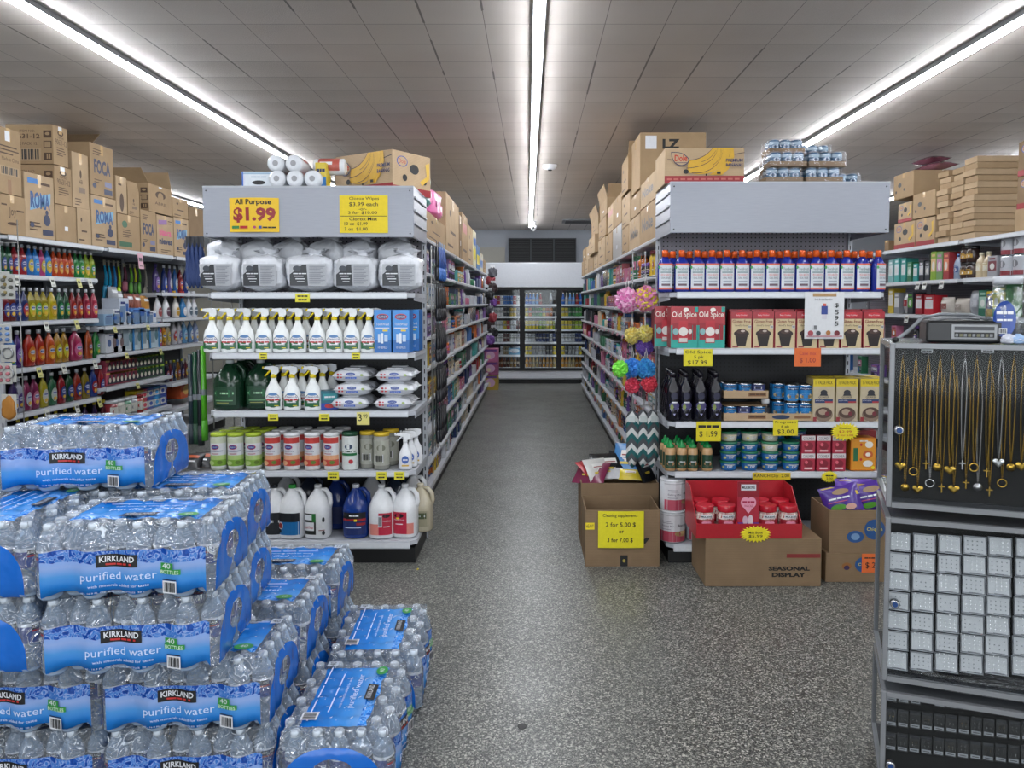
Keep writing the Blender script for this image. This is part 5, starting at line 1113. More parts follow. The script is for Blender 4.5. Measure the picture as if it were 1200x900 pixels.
face_box(0, 32, 2.198, T0, WX, .36, D_JOY, 'low carton with script lettering at the near end of the laundry shelf top', group=g1)
face_box(31, 66, 2.39, T0, WX, .33, D_ROMA, 'nearest soap carton with slanted blue letters', CARD2, group=g1)
face_box(66.5, 84, 2.80, 2.50, WX, .36, D_90631S, 'upper carton printed 90631-12, tallest at the near end', CARD, D_90631, group=g1)
face_box(66.5, 87, 2.498, 2.205, WX, .38, D_90631S, 'upside-down carton printed 90631-12 under its twin', CARD, D_90631, group=g1)
face_box(66.5, 91, 2.203, T0, WX, .36, D_PLAIN, 'plain carton with a small white sticker beside the nearest blue-lettered carton', group=g1)
face_box(91.5, 108, 2.20, T0, WX, .34, D_TEE, 'battered plain carton between sticker carton and the second blue-lettered carton', CARD2, flap={'right': (0, -.2)}, group=g1)
face_box(87.5, 107, 2.645, 2.206, WX, .30, D_FRAG, 'tall carton printed 48 leaning beside the navy-lettered carton', CARD2, group=g1)
face_box(108.5, 136, 2.77, 2.345, WX, .28, D_FOCA, 'upper navy-lettered soap carton with its lid flap raised', CARD, None, group=g1)
a = MB(); a.box(-.15, .15, 0, .005, 0, .16, CARD3); Proto('cardboard_sheet', 'cardboard', a).put((WX-.15, YX(108.5, WX)+.05, 2.772), 0, 'brown lid flap standing on the upper navy-lettered carton', rx=-.9)
face_box(108.5, 138, 2.343, T0, WX, .30, D_ROMA, 'second blue-lettered soap carton, below the raised-lid carton', CARD2, group=g1)
face_box(139, 165, 2.235, T0, WX, .33, D_GREEN, 'carton with a green band below the two narrow cartons', CARD, group=g1)
face_box(138, 151, 2.56, 2.237, WX, .28, [('e', .5, .3, .2, .25, BRN), ('r', .2, .75, .5, .8, BRN)], 'upright carton with sketched plants above the green band carton', CARD2, group=g1)
face_box(151.5, 165, 2.46, 2.237, WX, .30, D_FRAG, 'narrow torn carton next to the big open carton', CARD, flap={'right': (0, -.15)}, group=g1)
face_box(165.5, 184, 2.315, T0, WX, .3, D_FOCA, 'lower navy-lettered soap carton with its top open', CARD, flap={'front': (0, -.3)}, group=g1)
face_box(184.5, 204, 2.305, T0, WX, .3, D_BLANCA, 'soap carton with pink and navy letters', CARD2, group=g1)
face_box(176, 203, 2.58, 2.317, WX, .38, D_ABRIL, 'big open carton with round emblem and raised brown flaps', CARD, D_90631, flap={'front': (0, .75), 'left': (0, .9), 'back': (0, -.2)}, group=g1)
face_box(204.5, 222, 2.32, T0, WX, .3, D_ROMA, 'third blue-lettered soap carton at the far end', CARD2, group=g1)
face_box(203.5, 222, 2.52, 2.322, WX, .34, D_TEE, 'carton lying on the third blue-lettered carton', CARD, group=g1)
face_box(222.5, 240, 2.47, T0+.12, WX, .40, None, 'large plain brown carton at the far end by the hanging mops', CARD3, group=g1)
face_box(222.5, 240, T0+.118, T0, WX, .40, None, 'flat carton under the large plain brown carton', CARD2, group=g1)

# --- right aisle shelving tops (faces look left at the aisle)
RXF = .80; T1 = 1.872; g2 = 'cartons along the top of the right aisle shelving'
NR = ((768, 750, 2.137, T1, D_NOKE, 'lower dark-lettered carton nearest the right end display'), (768, 750, 2.325, 2.139, D_NOKE, 'upper dark-lettered carton nearest the right end display'), (749.5, 737, 2.125, T1, D_NOKE, 'third dark-lettered carton, farther along the right shelf top'), (749.5, 739, 2.30, 2.127, D_PLAIN, 'small plain carton on the third dark-lettered carton'),
 (736.5, 729, 2.11, T1, D_TEE, 'narrow carton just past the third dark-lettered carton'), (738, 728.5, 2.38, 2.112, D_TEE, 'carton with hand hole below the open topped one'), (728, 718, 2.18, T1, D_PLAIN, 'grey shrink-wrapped pack on the right shelf top'), (717.5, 709.5, 2.18, T1, D_TEE, 'carton beside the grey shrink-wrapped pack'),
 (728, 719, 2.46, 2.182, D_PLAIN, 'pale carton above the grey shrink-wrapped pack'), (718.5, 712, 2.46, 2.182, D_REDL, 'pinkish carton with red print on the right shelf top'), (709, 701, 2.20, T1, D_TEE, 'strapped brown carton halfway along the right shelf top'), (710, 701.5, 2.42, 2.202, D_TEE, 'taller brown carton above the strapped one'), (711, 703, 2.60, 2.422, D_PLAIN, 'dark brown carton on the halfway stack'),
 (700.5, 696, 2.08, T1, D_TEE, 'small carton beneath the jutting one'), (696.8, 690, 2.31, 2.082, D_TEE, 'tan carton jutting out over the aisle'), (701, 693, 2.52, 2.312, D_TEE, 'open-flapped carton crowning the far stack'), (695.5, 690, 2.08, T1, D_FRAG, 'printed carton in the far third of the right shelf top'), (691.5, 687, 2.28, 2.082, D_PLAIN, 'white-taped carton in the far third'),
 (689.5, 685, 2.10, T1, D_TEE, 'brown carton behind the white-taped one'), (686.5, 683, 2.30, 2.102, D_PLAIN, 'carton stacked near the far end of the right shelf top'), (684.5, 681.7, 2.12, T1, D_TEE, 'last carton on the right shelf top'))
for i, (a_, b_, zt_, zb_, dd, lb) in enumerate(NR):
    fl = {'left': (0, .25), 'front': (0, .3)} if i in (12, 15) else None
    face_box(a_, b_, zt_, zb_, RXF+(-.04 if i == 14 else 0), .32+.04*(i % 3), dd, lb, (CARD, CARD2, CARD2, CARD)[i % 4] if i != 6 else M('#a8a5a2', .3), flap=fl, group=g2)
face_box(735.5, 728, 2.66, 2.382, RXF-.02, .30, D_TEE, 'open topped carton with dark hand hole', CARD, flap={'left': (0, -.5), 'front': (0, -.3)}, group=g2)
# the tall LZ carton: front looks at us
lx0 = XY(749, 5.95, 180)
cardboard_box(.50, .50, 2.74-2.327, D_LZ, None, CARD).put((lx0+.25, 5.90+.25, 2.328), 0, 'tall two-letter carton with white sticker behind the banana carton', g2)
# --- left aisle shelving tops
g3 = 'cartons along the top of the left aisle shelving'
def soft(px0, px1, zt_, zb_, col, lb, seed):
    Ya, Yb = YX(px0, AXL), YX(px1, AXL); L = Yb-Ya
    a = lumpy(.24, L*.95, zt_-zb_, M(col, .3), .01, seed, 3, .8); l = MB()
    l.deco(plane((.122, -L*.35, .03), (0, L*.7, 0), (0, 0, (zt_-zb_)*.6), (1, 0, 0)), [('e', .3, .5, .2, .3, M('#d8a8c0')), ('r', .55, .2, .9, .7, M('#c94a86')), ('e', .7, .5, .1, .15, WHITE)])
    Proto('toilet_paper_pack', 'pack', a, [('label', l)]).put((AXL-.13, (Ya+Yb)/2, zb_), 0, lb, 'soft packs on the left shelf top')
soft(499, 510, 2.42, 2.12, '#3f8f8c', 'teal and blue soft plastic pack on the left aisle shelf top', 3)
soft(511, 522, 2.36, 2.10, '#d06aa0', 'pink soft plastic pack beside the teal one', 4)
face_box(499, 522, 2.10, 1.902, AXL, .3, D_TEE, 'low brown carton under the pink and teal packs', CARD, group=g3)
for a_, b_, zt_, mt, dd, lb in ((523, 538, 2.40, CARD2, D_TEE, 'tall brown carton next to the pink packs'), (538.5, 541, 2.34, CARD3, D_PLAIN, 'thin dark carton behind the tall brown one'), (541.5, 548, 2.40, CARD, D_REDL, 'brown carton with red print on the left aisle shelf top'), (548.5, 554, 2.35, CARD2, D_TEE, 'squarish carton near the middle of the left shelf top'),
  (554.5, 558, 2.36, M('#c9c2a0', .5), [('r', .1, .2, .9, .5, YEL), ('r', .1, .6, .9, .8, LBL)], 'pale carton with yellow and blue print'), (558.5, 562, 2.22, M('#3f6ca0', .5), [('r', .1, .2, .9, .6, YEL)], 'blue carton with yellow patch on the left shelf top'), (562.5, 566, 2.16, M('#b9b4a0', .5), [('r', .1, .2, .9, .6, LBL)], 'off-white carton near the far end of the left shelf top'), (566.5, 569, 2.1, CARD, D_TEE, 'last small carton on the left aisle shelf top')):
    face_box(a_, b_, zt_, 1.902, AXL, .32, dd, lb, mt, group=g3)
# --- banana cartons on the end displays
bw = .44
cardboard_box(.437, .36, ZY(173, 4.27)-RHT, DOLE, None, CARD2, tape=False, name='banana_carton').put((XY(780, 4.27, 200)+.437/2, 4.27+.19, RHT), math.radians(-1), 'banana carton on the right header')
ang = math.radians(35); nx_, ny_ = XY(460, 4.42, 190), 4.42
bp = cardboard_box(.47, .33, ZY(174.5, 4.42)-LHT, DOLE, DOLE_E, CARD2, tape=False, name='banana_carton')
# near corner is the front-right corner of the box, front turned towards the left
ar = -math.radians(33)
cxn = nx_ - (.235*math.cos(ar)-(-.165)*math.sin(ar)); cyn = ny_ - (.235*math.sin(ar)+(-.165)*math.cos(ar))
bp.put((cxn, cyn, LHT), ar, 'banana carton turned cornerwise on the left header')
# rolls and carton on the left header
cardboard_box(.17, .16, ZY(201, 4.3)-LHT, [('r', .0, .84, 1, .94, M('#8fa9bf')), ('t', 'CHARM', .3, .62, .8, .72, M('#6f86a0')), ('e', .55, .34, .22, .13, BLACK), ('r', 0, 0, .05, 1, LBL)], None, M('#c9ced4', .4), tape=False, name='white_carton').put((XY(305, 4.3), 4.38, LHT), 0, 'white carton with dark hand hole on the left header')
ROLL = P('roll', lambda: (lambda a, b, c: Proto('paper_roll_pack', 'paper roll', a, [('core', b), ('label', c)]))(
    MB().lathe([(.030, 0), (.046, .008), (.048, .02), (.048, .16), (.046, .172), (.030, .18)], M('#d0d2d6', .25), 18, tilt=Matrix.Rotation(PI/2, 3, 'X')), MB().lathe([(.016, 0), (.016, .182)], M('#8f8f92'), 12, tilt=Matrix.Rotation(PI/2, 3, 'X'), c=(0, .001, 0)), MB().add([(x, y, z) for y in (-.05, -.13) for x, z in ((-.0487*math.sin(t), .0487*math.cos(t)) for t in [k*.3-1.2 for k in range(9)])], [(k, k+1, 10+k, 9+k) for k in range(8)], M('#b9635c', .35), True)))
for i, (px, zz) in enumerate(((330, .048), (350.5, .048), (371, .048), (329, .131), (349.5, .131))):
    ROLL.put((XY(px, 4.3), 4.44, LHT+zz), math.radians(0), '%s clear-wrapped paper roll on the left header' % ('left lower', 'middle lower', 'right lower', 'left upper', 'right upper')[i], 'paper rolls on the left header')
a = MB().lathe([(.034, 0), (.046, .006), (.046, .17), (.034, .176)], M('#cfd0d2', .25), 18, tilt=Matrix.Rotation(PI/2, 3, 'Y')); b = MB()
b.add([(x, -.0468*math.cos(t), .0468*math.sin(t)) for x in (.03, .15) for t in [-.6+k*.25 for k in range(9)]], [(k, 9+k, 10+k, k+1) for k in range(8)], M('#b0574c', .35), True); b.add([(x, -.0473*math.cos(t), .0473*math.sin(t)) for x in (.04, .11) for t in [.1+k*.1 for k in range(5)]], [(k, 5+k, 6+k, k+1) for k in range(4)], WHITE, True)
Proto('paper_roll_pack', 'paper roll', a, [('label', b)]).put((XY(366, 4.3), 4.40, LHT+.134), 0, 'paper roll pack with red label lying crosswise on top', 'paper rolls on the left header')
carton('yellow_box', .06, .1, ZY(190, 4.3)-LHT, '#c9b02a', [('r', 0, 0, 1, .45, M('#2b6ea8')), ('t', 'SOFT', .1, .6, .9, .8, NVY)]).put((XY(378, 4.3), 4.36, LHT), 0, 'small yellow and blue box between rolls and banana carton')
# --- wrapped can trays on the right header
def cantray():
    w_, d_ = .20, .135; a = MB(); t = .003; h_ = .03
    a.box(-w_/2, w_/2, -d_/2, d_/2, 0, t, CARD3); a.box(-w_/2, w_/2, -d_/2, -d_/2+t, t, h_, CARD3); a.box(-w_/2, w_/2, d_/2-t, d_/2, t, h_, CARD3); a.box(-w_/2, -w_/2+t, -d_/2+t, d_/2-t, t, h_, CARD3); a.box(w_/2-t, w_/2, -d_/2+t, d_/2-t, t, h_, CARD3)
    parts = []
    for i in range(3):
        for j in range(2):
            b = MB().lathe([(.026, 0), (.030, .004), (.030, .072), (.026, .076), (.024, .074)], M('#3d5f7c', .25), 14)
            b.lathe([(.0305, .05), (.0305, .066)], M('#8fa8b8', .25), 14, caps=False).lathe([(.0305, .012), (.0305, .028)], M('#20405f', .25), 14, caps=False).deco(cyl(.0306, .03, .022, 2.0), [('e', .5, .5, .3, .4, M('#a9bccb')), ('t', 'MILK', .3, .35, .7, .65, NVY)])
            l = MB().lathe([(.0255, .0765), (.0255, .078), (.02, .0775)], metal('#aeb2b6'), 14)
            parts.append(('can', b, [('can_lid', l)], (-.062+i*.062, -.031+j*.062, .0035)))
    f = MB().cbox(-w_/2-.004, w_/2+.004, -d_/2-.004, d_/2+.004, -.0005, .084, CLEARBAG, .008); parts.append(('shrink_wrap', f))
    return Proto('can_tray_pack', 'can pack', a, parts)
CT = P('cantray', cantray); cs = F/4.35
def trayrow(pxs, lv, nm):
    for i, (px, yy) in enumerate(pxs): CT.put((XY(px, YE+yy), YE+yy, RHT+lv*.0865), (.0, .03, -.04)[i % 3], '%s film-wrapped tray of blue cans, %s layer on the right header' % (ordl(i).capitalize()+' from left', nm), 'film-wrapped can trays')
trayrow(((912, .10), (957, .10), (979, .30), (908, .28)), 0, 'bottom'); trayrow(((916, .11), (960, .11), (911, .28)), 1, 'middle'); trayrow(((914, .20), (945, .36)), 2, 'top')
# --- cartons on the right run
X3 = 3.46; T3 = GTOP+.003; g4 = 'cartons on top of the coffee shelving'
flat = lambda i: P('pizza%d' % (i % 2), lambda: cardboard_box(.345, .178, .0475, None, None, (CARD2, CARD)[i % 2], name='flat_carton', tape=False))
for s_, (yb, n_, dx) in enumerate(((6.07, 13, 0), (6.255, 12, .01), (6.44, 12, -.01))):
    for k in range(n_): flat(k).put((X3+.18+dx+random.uniform(-.015, .015), yb+.09, T3+k*.0495), random.uniform(-.01, .01), '%s flat brown carton from bottom in the %s flat carton pile' % (ordl(k).capitalize(), ('near', 'middle', 'far')[s_]), 'flat brown cartons in piles')
HOL = lambda: [('e', .32, .55, .09, .09, BLACK), ('e', .14, .30, .04, .06, BLACK), ('e', .55, .34, .04, .06, BLACK)]
face_box(1094.5, 1072, 2.20, T3, X3, .34, DOLE_E, 'lower banana carton with red band near the flat cartons', CARD2, group=g4)
face_box(1071.5, 1047, 2.20, T3, X3, .34, DOLE_E, 'second lower banana carton, next to the mouthwash display', CARD2, group=g4)
face_box(1094.5, 1068, 2.425, 2.202, X3-.02, .38, HOL(), 'plain carton with round hand holes between banana and flat cartons', CARD, group=g4)
face_box(1067.5, 1051, 2.38, 2.202, X3, .34, DOLE_E, 'small banana carton with green band', CARD2, group=g4)
face_box(1068.5, 1045, 2.66, 2.427, X3, .46, HOL(), 'large carton with hand holes, topmost of its stack', CARD, group=g4)
for i, (y_, z_, r_) in enumerate(((7.2, 2.662, .2), (7.45, 2.662, -.3), (7.3, 2.735, .1))):
    pouch(.34, .20, .07, M(('#8f5f6c', '#a9a0a8', '#7c4a58')[i], .2), [('r', .2, .2, .8, .8, M('#b9a0a8', .3))], 90+i, 'wrapped_pack', 'pack').put((X3+.34, y_-.06, z_+.035), r_+PI/2, ('maroon wrapped pack on the topmost holed carton, left', 'silvery wrapped pack on the topmost holed carton', 'maroon wrapped pack lying on the other wrapped packs')[i], 'wrapped packs', rx=-PI/2)
face_box(1230, 1189, 2.35, 2.12, X3+.02, .4, DOLE_E, 'banana crate at the right edge, lower', CARD3, group=g4); face_box(1230, 1189, 2.60, 2.352, X3+.02, .4, DOLE_E, 'banana crate at the right edge, upper', CARD3, group=g4); face_box(1230, 1187, 2.118, T3, X3, .4, None, 'plain low carton beneath the banana crates', CARD, group=g4)
# low white bulk packs in the gap behind the right header
face_box(1041, 1036, 2.06, T3, X3, .5, None, 'carton at the far end behind the right header', CARD3, group=g4)
# ================================================================ LEFT WALL SHELVES: SOAPS, BRUSHES, BOXES
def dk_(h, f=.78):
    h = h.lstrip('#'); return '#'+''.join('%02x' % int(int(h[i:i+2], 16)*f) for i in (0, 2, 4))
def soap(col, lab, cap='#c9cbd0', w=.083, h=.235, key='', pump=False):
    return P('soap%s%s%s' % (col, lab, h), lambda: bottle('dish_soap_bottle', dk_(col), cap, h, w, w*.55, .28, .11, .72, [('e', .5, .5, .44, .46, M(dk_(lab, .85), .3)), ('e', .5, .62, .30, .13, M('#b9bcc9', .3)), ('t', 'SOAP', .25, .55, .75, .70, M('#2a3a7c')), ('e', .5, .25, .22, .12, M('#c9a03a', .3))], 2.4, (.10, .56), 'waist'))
def leftrow(Xp, z, items, shelf, group, size=(.083, .235), dy=0, cat=None, rz=PI/2, back=True):
    """items: (pixel x, colour, label colour, phrase)"""
    n = len(items)
    for i, it in enumerate(items):
        px, c_, l_, nm = it[:4]; Y = YX(px, Xp, 402)
        w_ = it[4] if len(it) > 4 else size[0]
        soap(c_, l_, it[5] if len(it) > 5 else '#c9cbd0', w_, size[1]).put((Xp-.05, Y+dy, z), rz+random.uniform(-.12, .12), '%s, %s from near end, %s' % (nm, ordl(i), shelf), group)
gs = 'dish soap bottles on the left shelving'
za, xb_ = [1.652, 1.318, .98, .655], WXL-.075
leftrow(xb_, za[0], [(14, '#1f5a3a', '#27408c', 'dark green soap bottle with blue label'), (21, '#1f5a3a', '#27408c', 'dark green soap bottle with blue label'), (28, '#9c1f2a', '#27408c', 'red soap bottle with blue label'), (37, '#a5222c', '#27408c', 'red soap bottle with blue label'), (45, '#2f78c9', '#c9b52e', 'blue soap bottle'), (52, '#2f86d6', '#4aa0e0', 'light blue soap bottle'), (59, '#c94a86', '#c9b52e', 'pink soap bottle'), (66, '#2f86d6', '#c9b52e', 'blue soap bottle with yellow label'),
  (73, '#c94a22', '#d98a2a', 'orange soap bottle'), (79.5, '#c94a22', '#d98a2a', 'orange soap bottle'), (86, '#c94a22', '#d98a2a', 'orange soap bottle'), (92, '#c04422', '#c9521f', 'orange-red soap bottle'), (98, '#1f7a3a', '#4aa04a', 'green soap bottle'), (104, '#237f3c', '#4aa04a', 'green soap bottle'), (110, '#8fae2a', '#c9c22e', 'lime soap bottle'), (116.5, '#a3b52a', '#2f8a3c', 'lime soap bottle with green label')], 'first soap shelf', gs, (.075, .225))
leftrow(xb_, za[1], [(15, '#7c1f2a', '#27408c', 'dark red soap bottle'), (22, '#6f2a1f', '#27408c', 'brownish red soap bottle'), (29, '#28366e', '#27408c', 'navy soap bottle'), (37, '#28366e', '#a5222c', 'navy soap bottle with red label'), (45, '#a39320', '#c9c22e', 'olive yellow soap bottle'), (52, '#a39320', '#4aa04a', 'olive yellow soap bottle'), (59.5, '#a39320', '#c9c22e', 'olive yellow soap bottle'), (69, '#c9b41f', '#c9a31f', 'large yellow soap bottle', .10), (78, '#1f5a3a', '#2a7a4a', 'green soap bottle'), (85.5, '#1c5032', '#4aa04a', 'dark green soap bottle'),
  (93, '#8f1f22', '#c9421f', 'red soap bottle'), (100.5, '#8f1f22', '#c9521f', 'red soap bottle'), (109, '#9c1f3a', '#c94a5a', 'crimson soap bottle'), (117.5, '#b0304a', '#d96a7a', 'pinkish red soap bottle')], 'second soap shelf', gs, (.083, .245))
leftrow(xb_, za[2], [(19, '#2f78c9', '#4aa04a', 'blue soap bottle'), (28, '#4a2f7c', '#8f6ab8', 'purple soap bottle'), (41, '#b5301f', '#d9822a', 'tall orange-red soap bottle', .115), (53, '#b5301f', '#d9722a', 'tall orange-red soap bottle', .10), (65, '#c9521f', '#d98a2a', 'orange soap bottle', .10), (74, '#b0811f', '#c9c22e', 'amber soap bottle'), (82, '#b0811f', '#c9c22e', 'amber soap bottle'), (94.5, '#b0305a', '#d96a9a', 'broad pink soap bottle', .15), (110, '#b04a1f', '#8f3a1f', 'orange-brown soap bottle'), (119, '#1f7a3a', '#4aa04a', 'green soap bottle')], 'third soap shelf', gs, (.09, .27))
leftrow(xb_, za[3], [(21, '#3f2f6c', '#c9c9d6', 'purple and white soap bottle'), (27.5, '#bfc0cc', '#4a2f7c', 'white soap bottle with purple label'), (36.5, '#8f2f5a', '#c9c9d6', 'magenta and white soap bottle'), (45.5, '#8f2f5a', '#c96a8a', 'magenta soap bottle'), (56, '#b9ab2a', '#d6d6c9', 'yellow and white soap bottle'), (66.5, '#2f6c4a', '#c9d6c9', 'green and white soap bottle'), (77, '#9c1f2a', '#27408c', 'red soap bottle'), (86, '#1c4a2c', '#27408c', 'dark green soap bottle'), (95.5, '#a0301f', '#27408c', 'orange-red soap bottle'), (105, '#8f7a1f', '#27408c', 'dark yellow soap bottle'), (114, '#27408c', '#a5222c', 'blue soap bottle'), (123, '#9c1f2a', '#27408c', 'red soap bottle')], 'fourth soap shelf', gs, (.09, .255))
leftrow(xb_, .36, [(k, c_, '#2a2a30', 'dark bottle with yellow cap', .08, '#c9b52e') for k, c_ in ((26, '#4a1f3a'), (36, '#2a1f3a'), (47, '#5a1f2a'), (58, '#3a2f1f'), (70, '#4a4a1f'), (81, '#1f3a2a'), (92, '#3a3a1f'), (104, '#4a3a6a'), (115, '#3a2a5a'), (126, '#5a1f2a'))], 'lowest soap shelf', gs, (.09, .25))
# white paper tags on the soap shelf edges
def edge_tag(X, px, z, h_, label, col='#c9cac0', lean=.0, s=1, w_=.055):
    Y = YX(px, X, 402); a = MB(); a.box(-.0006, .0006, -w_/2, w_/2, -h_, 0, M(col, .5)); a.deco(plane((s*.0006, -s*w_/2, -h_), (0, s*w_, 0), (0, 0, h_), (s, 0, 0)), [('t', '2.49', .2, .4, .8, .8, INK), ('r', .2, .15, .8, .2, INK)])
    Proto('price_tag', 'price tag', a).put((X+s*.012, Y, z), 0, label, 'paper tags on shelf edges', ry=-s*lean)
for sh, z, pxs in ((1, 1.648, (19, 61, 92, 105)), (2, 1.315, (52, 88)), (3, .977, (42, 71, 108)), (4, .652, (50, 85, 112))):
    for i, px in enumerate(pxs): edge_tag(WXL+.058 if False else WXL-.045, px, z-.004, .075, '%s paper price tag from the near end on the %s soap shelf' % (ordl(i), ordl(sh-1)), '#c9cac0' if (sh+i) % 3 else '#c9c67a', .25)
edge_tag(WXL+.01, 165, WTOP-.02, .14, 'pink paper tag hanging from the top shelf above the brushes', '#c99ba8', .1, 1, .09)
for i, px in enumerate((133, 146, 158, 172, 186)): edge_tag(WXL-.04, px, (1.25, 1.01, .72)[i % 3]-.01, .05, '%s small tag on the box shelves past the soaps' % ordl(i), '#c9c67a', .25)
# hanging brushes on the pegboard, section two
def brush(c_, w_, h_, key, head='#d5d8da'):
    def f():
        a = MB(); a.tube([(0, 0, 0), (0, -.012, -h_*.3), (0, -.008, -h_*.55)], [w_*.12, w_*.2, w_*.26], gloss(c_), 8)
        b = MB(); b.lathe([(w_*.25, -h_*.55), (w_*.5, -h_*.64), (w_*.5, -h_*.92), (w_*.3, -h_)], M(head, .5), 12, 1, .5)
        c = MB(); c.cbox(-w_*.3, w_*.3, -.002, .002, -h_*.02, h_*.14, M('#b9b49a', .5), .001); d = MB(); d.tube([(0, .05, h_*.1), (0, -.02, h_*.1), (0, -.025, h_*.12)], .0025, WIRE)
        return Proto('cleaning_brush', 'brush', a, [('brush_head', b), ('header_card', c), ('peg_hook', d)])
    return P('brush'+key, f)
BR_ = [(125, '#1f9cc9', .07, .34, '#1f7a9c', 'cyan scrub brush'), (130, '#2aa8cf', .06, .34, '#2aa8cf', 'light blue brush'), (136, '#2f86c9', .06, .36, '#2f86c9', 'blue handled brush'), (141, '#b0cf1f', .06, .36, '#b0cf1f', 'lime brush'), (148, '#5a2a3a', .08, .24, '#8f4a5a', 'maroon bristle brush'), (155, '#6aae2a', .06, .26, '#4a8a2a', 'green grout brush'), (160, '#c9cf2a', .05, .26, '#3a5a2a', 'yellow-green brush'), (165, '#5a9c3a', .05, .26, '#5a9c3a', 'green bottle brush'), (172, '#9c968a', .06, .34, '#8a8478', 'grey wire brush')]
for i, (px, c_, w_, h_, hd, nm) in enumerate(BR_):
    brush(c_, w_, h_, str(i), hd).put((-3.98, YX(px, -3.98, 402), 1.80), PI/2, '%s hanging on the pegboard beside the first soap shelf' % nm)
for i, (px, z_, c_, nm) in enumerate(((133, 1.50, '#8f9296', 'silver steel wool bag'), (139, 1.46, '#9a9ca0', 'grey scouring pad bag'), (151, 1.44, '#7a3f30', 'brown mitt'), (160, 1.43, '#8a4a38', 'brown round scrubber'), (170, 1.42, '#b07a2a', 'orange sponge pack'), (145, 1.38, '#c9a08f', 'beige bristled brush pack'))):
    pouch(.15, .24, .09, M(c_, .4), [('r', .1, .85, .9, 1, WHITE)], 30+i, 'hanging_pack', 'hanging pack').put((-3.93, YX(px, -3.93, 402), z_-.14), PI/2, '%s hanging above the white storage boxes' % nm)
# boxes on section two shelves
def wbox(w_, h_, base, dec, key, d_=.16): return P('wb'+key, lambda: carton('product_box', w_, d_, h_, base, dec))
def sidebox(X, px, z, p, label, group, rz=PI/2, dd=.09): return p.put((X-dd if X < 0 else X+dd, YX(px, X, 402), z), rz, label, group)
B2X = WXL-.07
for i, (px, w_, h_, c_, nm) in enumerate(((132, .22, .10, '#7f9cb5', 'pale blue storage box'), (141, .17, .14, '#c5c9cf', 'white box with grey picture'), (148, .16, .24, '#b9c0cc', 'tall white box with blue photo'), (155, .14, .11, '#c5c9cf', 'small white box'), (164, .25, .15, '#4a78b5', 'blue boxed mop pad set'), (172, .2, .14, '#8fa8c5', 'light blue box'), (180, .18, .12, '#c5c9cf', 'white flat box'))):
    sidebox(B2X, px, 1.25+.002, wbox(w_, h_, c_, [('r', .1, .1, .6, .7, M('#5f7896')), ('r', .65, .5, .95, .8, M('#2f5a9c')), ('t', 'HOME', .15, .75, .6, .9, NAVY)], 'h%d' % i), '%s on the shelf under the hanging brushes' % nm, 'boxes on the upper storage shelf')
for i, (px, w_, h_, c_) in enumerate(((132.5, .20, .17, '#b9bcc2'), (141.5, .20, .17, '#b5b8bf'), (151.5, .22, .24, '#a9b5ba'), (162, .20, .24, '#a9b8bf'), (172, .20, .25, '#b9c2c5'), (182, .22, .25, '#a9bcc5'))):
    sidebox(B2X, px, 1.01+.002, wbox(w_, h_, c_, [('r', .12, .2, .55, .8, M('#7f8f98')), ('e', .7, .5, .15, .2, M('#4a6f78')), ('t', 'STORAGE', .1, .84, .7, .95, NAVY), ('r', .85, 0, 1, 1, M('#2f78b0'))] if i > 1 else [('e', .3, .5, .15, .2, M('#4a5f8a')), ('e', .7, .5, .15, .25, M('#6a5a5a')), ('t', 'CUPS', .3, .85, .7, .95, NAVY)], 'g%d' % i), '%s grey-white storage box from the near end on the middle box shelf' % ordl(i).capitalize(), 'boxes on the middle storage shelf')
for i in range(14):
    px = 133+4.6*i; 
    for k in range(2):
        sidebox(B2X, px, .722+k*.112, P('spg%d' % (i//7), lambda: carton('sponge_pack', .125, .10, .11, ('#a8475a', '#2f5a3a')[i//7], [('p', [(.1, .1), (.5, .9), (.9, .1)], M('#1f1c2c')), ('r', 0, .85, 1, 1, M(('#c9a05a', '#8fae3a')[i//7])), ('e', .5, .4, .15, .2, M('#c9c3b0'))], cat='pack')), '%s %s sponge pack from the near end, %s layer' % (ordl(i % 7), ('pink and black', 'green and yellow')[i//7], ('lower', 'upper')[k]), 'sponge packs')
for i, (px, c_, nm) in enumerate(((131, '#7c2a2f', 'dark red can'), (139, '#b5b2a8', 'white can'), (147, '#2f6c4a', 'green tub'), (154, '#8a8c90', 'grey tin'), (161, '#a0352f', 'red tub'))):
    P('tin%d' % i, lambda: canister('cleaning_tub', .06, .17, c_, '#7a1f24' if i == 4 else '#b9bcc0', [('r', .1, .2, .9, .8, M('#c9c9c0')), ('e', .5, .5, .3, .2, M(c_))])).put((B2X-.03, YX(px, B2X, 402), .422), PI/2, '%s on the lowest shelf past the soaps' % nm)
for i, (px, c_) in enumerate(((167, '#c9b52e'), (173, '#c94a5a'), (180, '#3f5fae'), (187, '#3f8fc9'), (194, '#2f4a9c'))):
    for k in range(2): sidebox(B2X, px, .422+k*.10, P('spx%d' % i, lambda: carton('sponge_pack', .16, .10, .098, c_, [('r', .2, .2, .8, .8, M('#d0d0c8')), ('e', .5, .5, .2, .2, M(c_))], cat='pack')), '%s coloured sponge pack by the tubs, %s layer' % (ordl(i), ('lower', 'upper')[k]), 'coloured sponge packs')
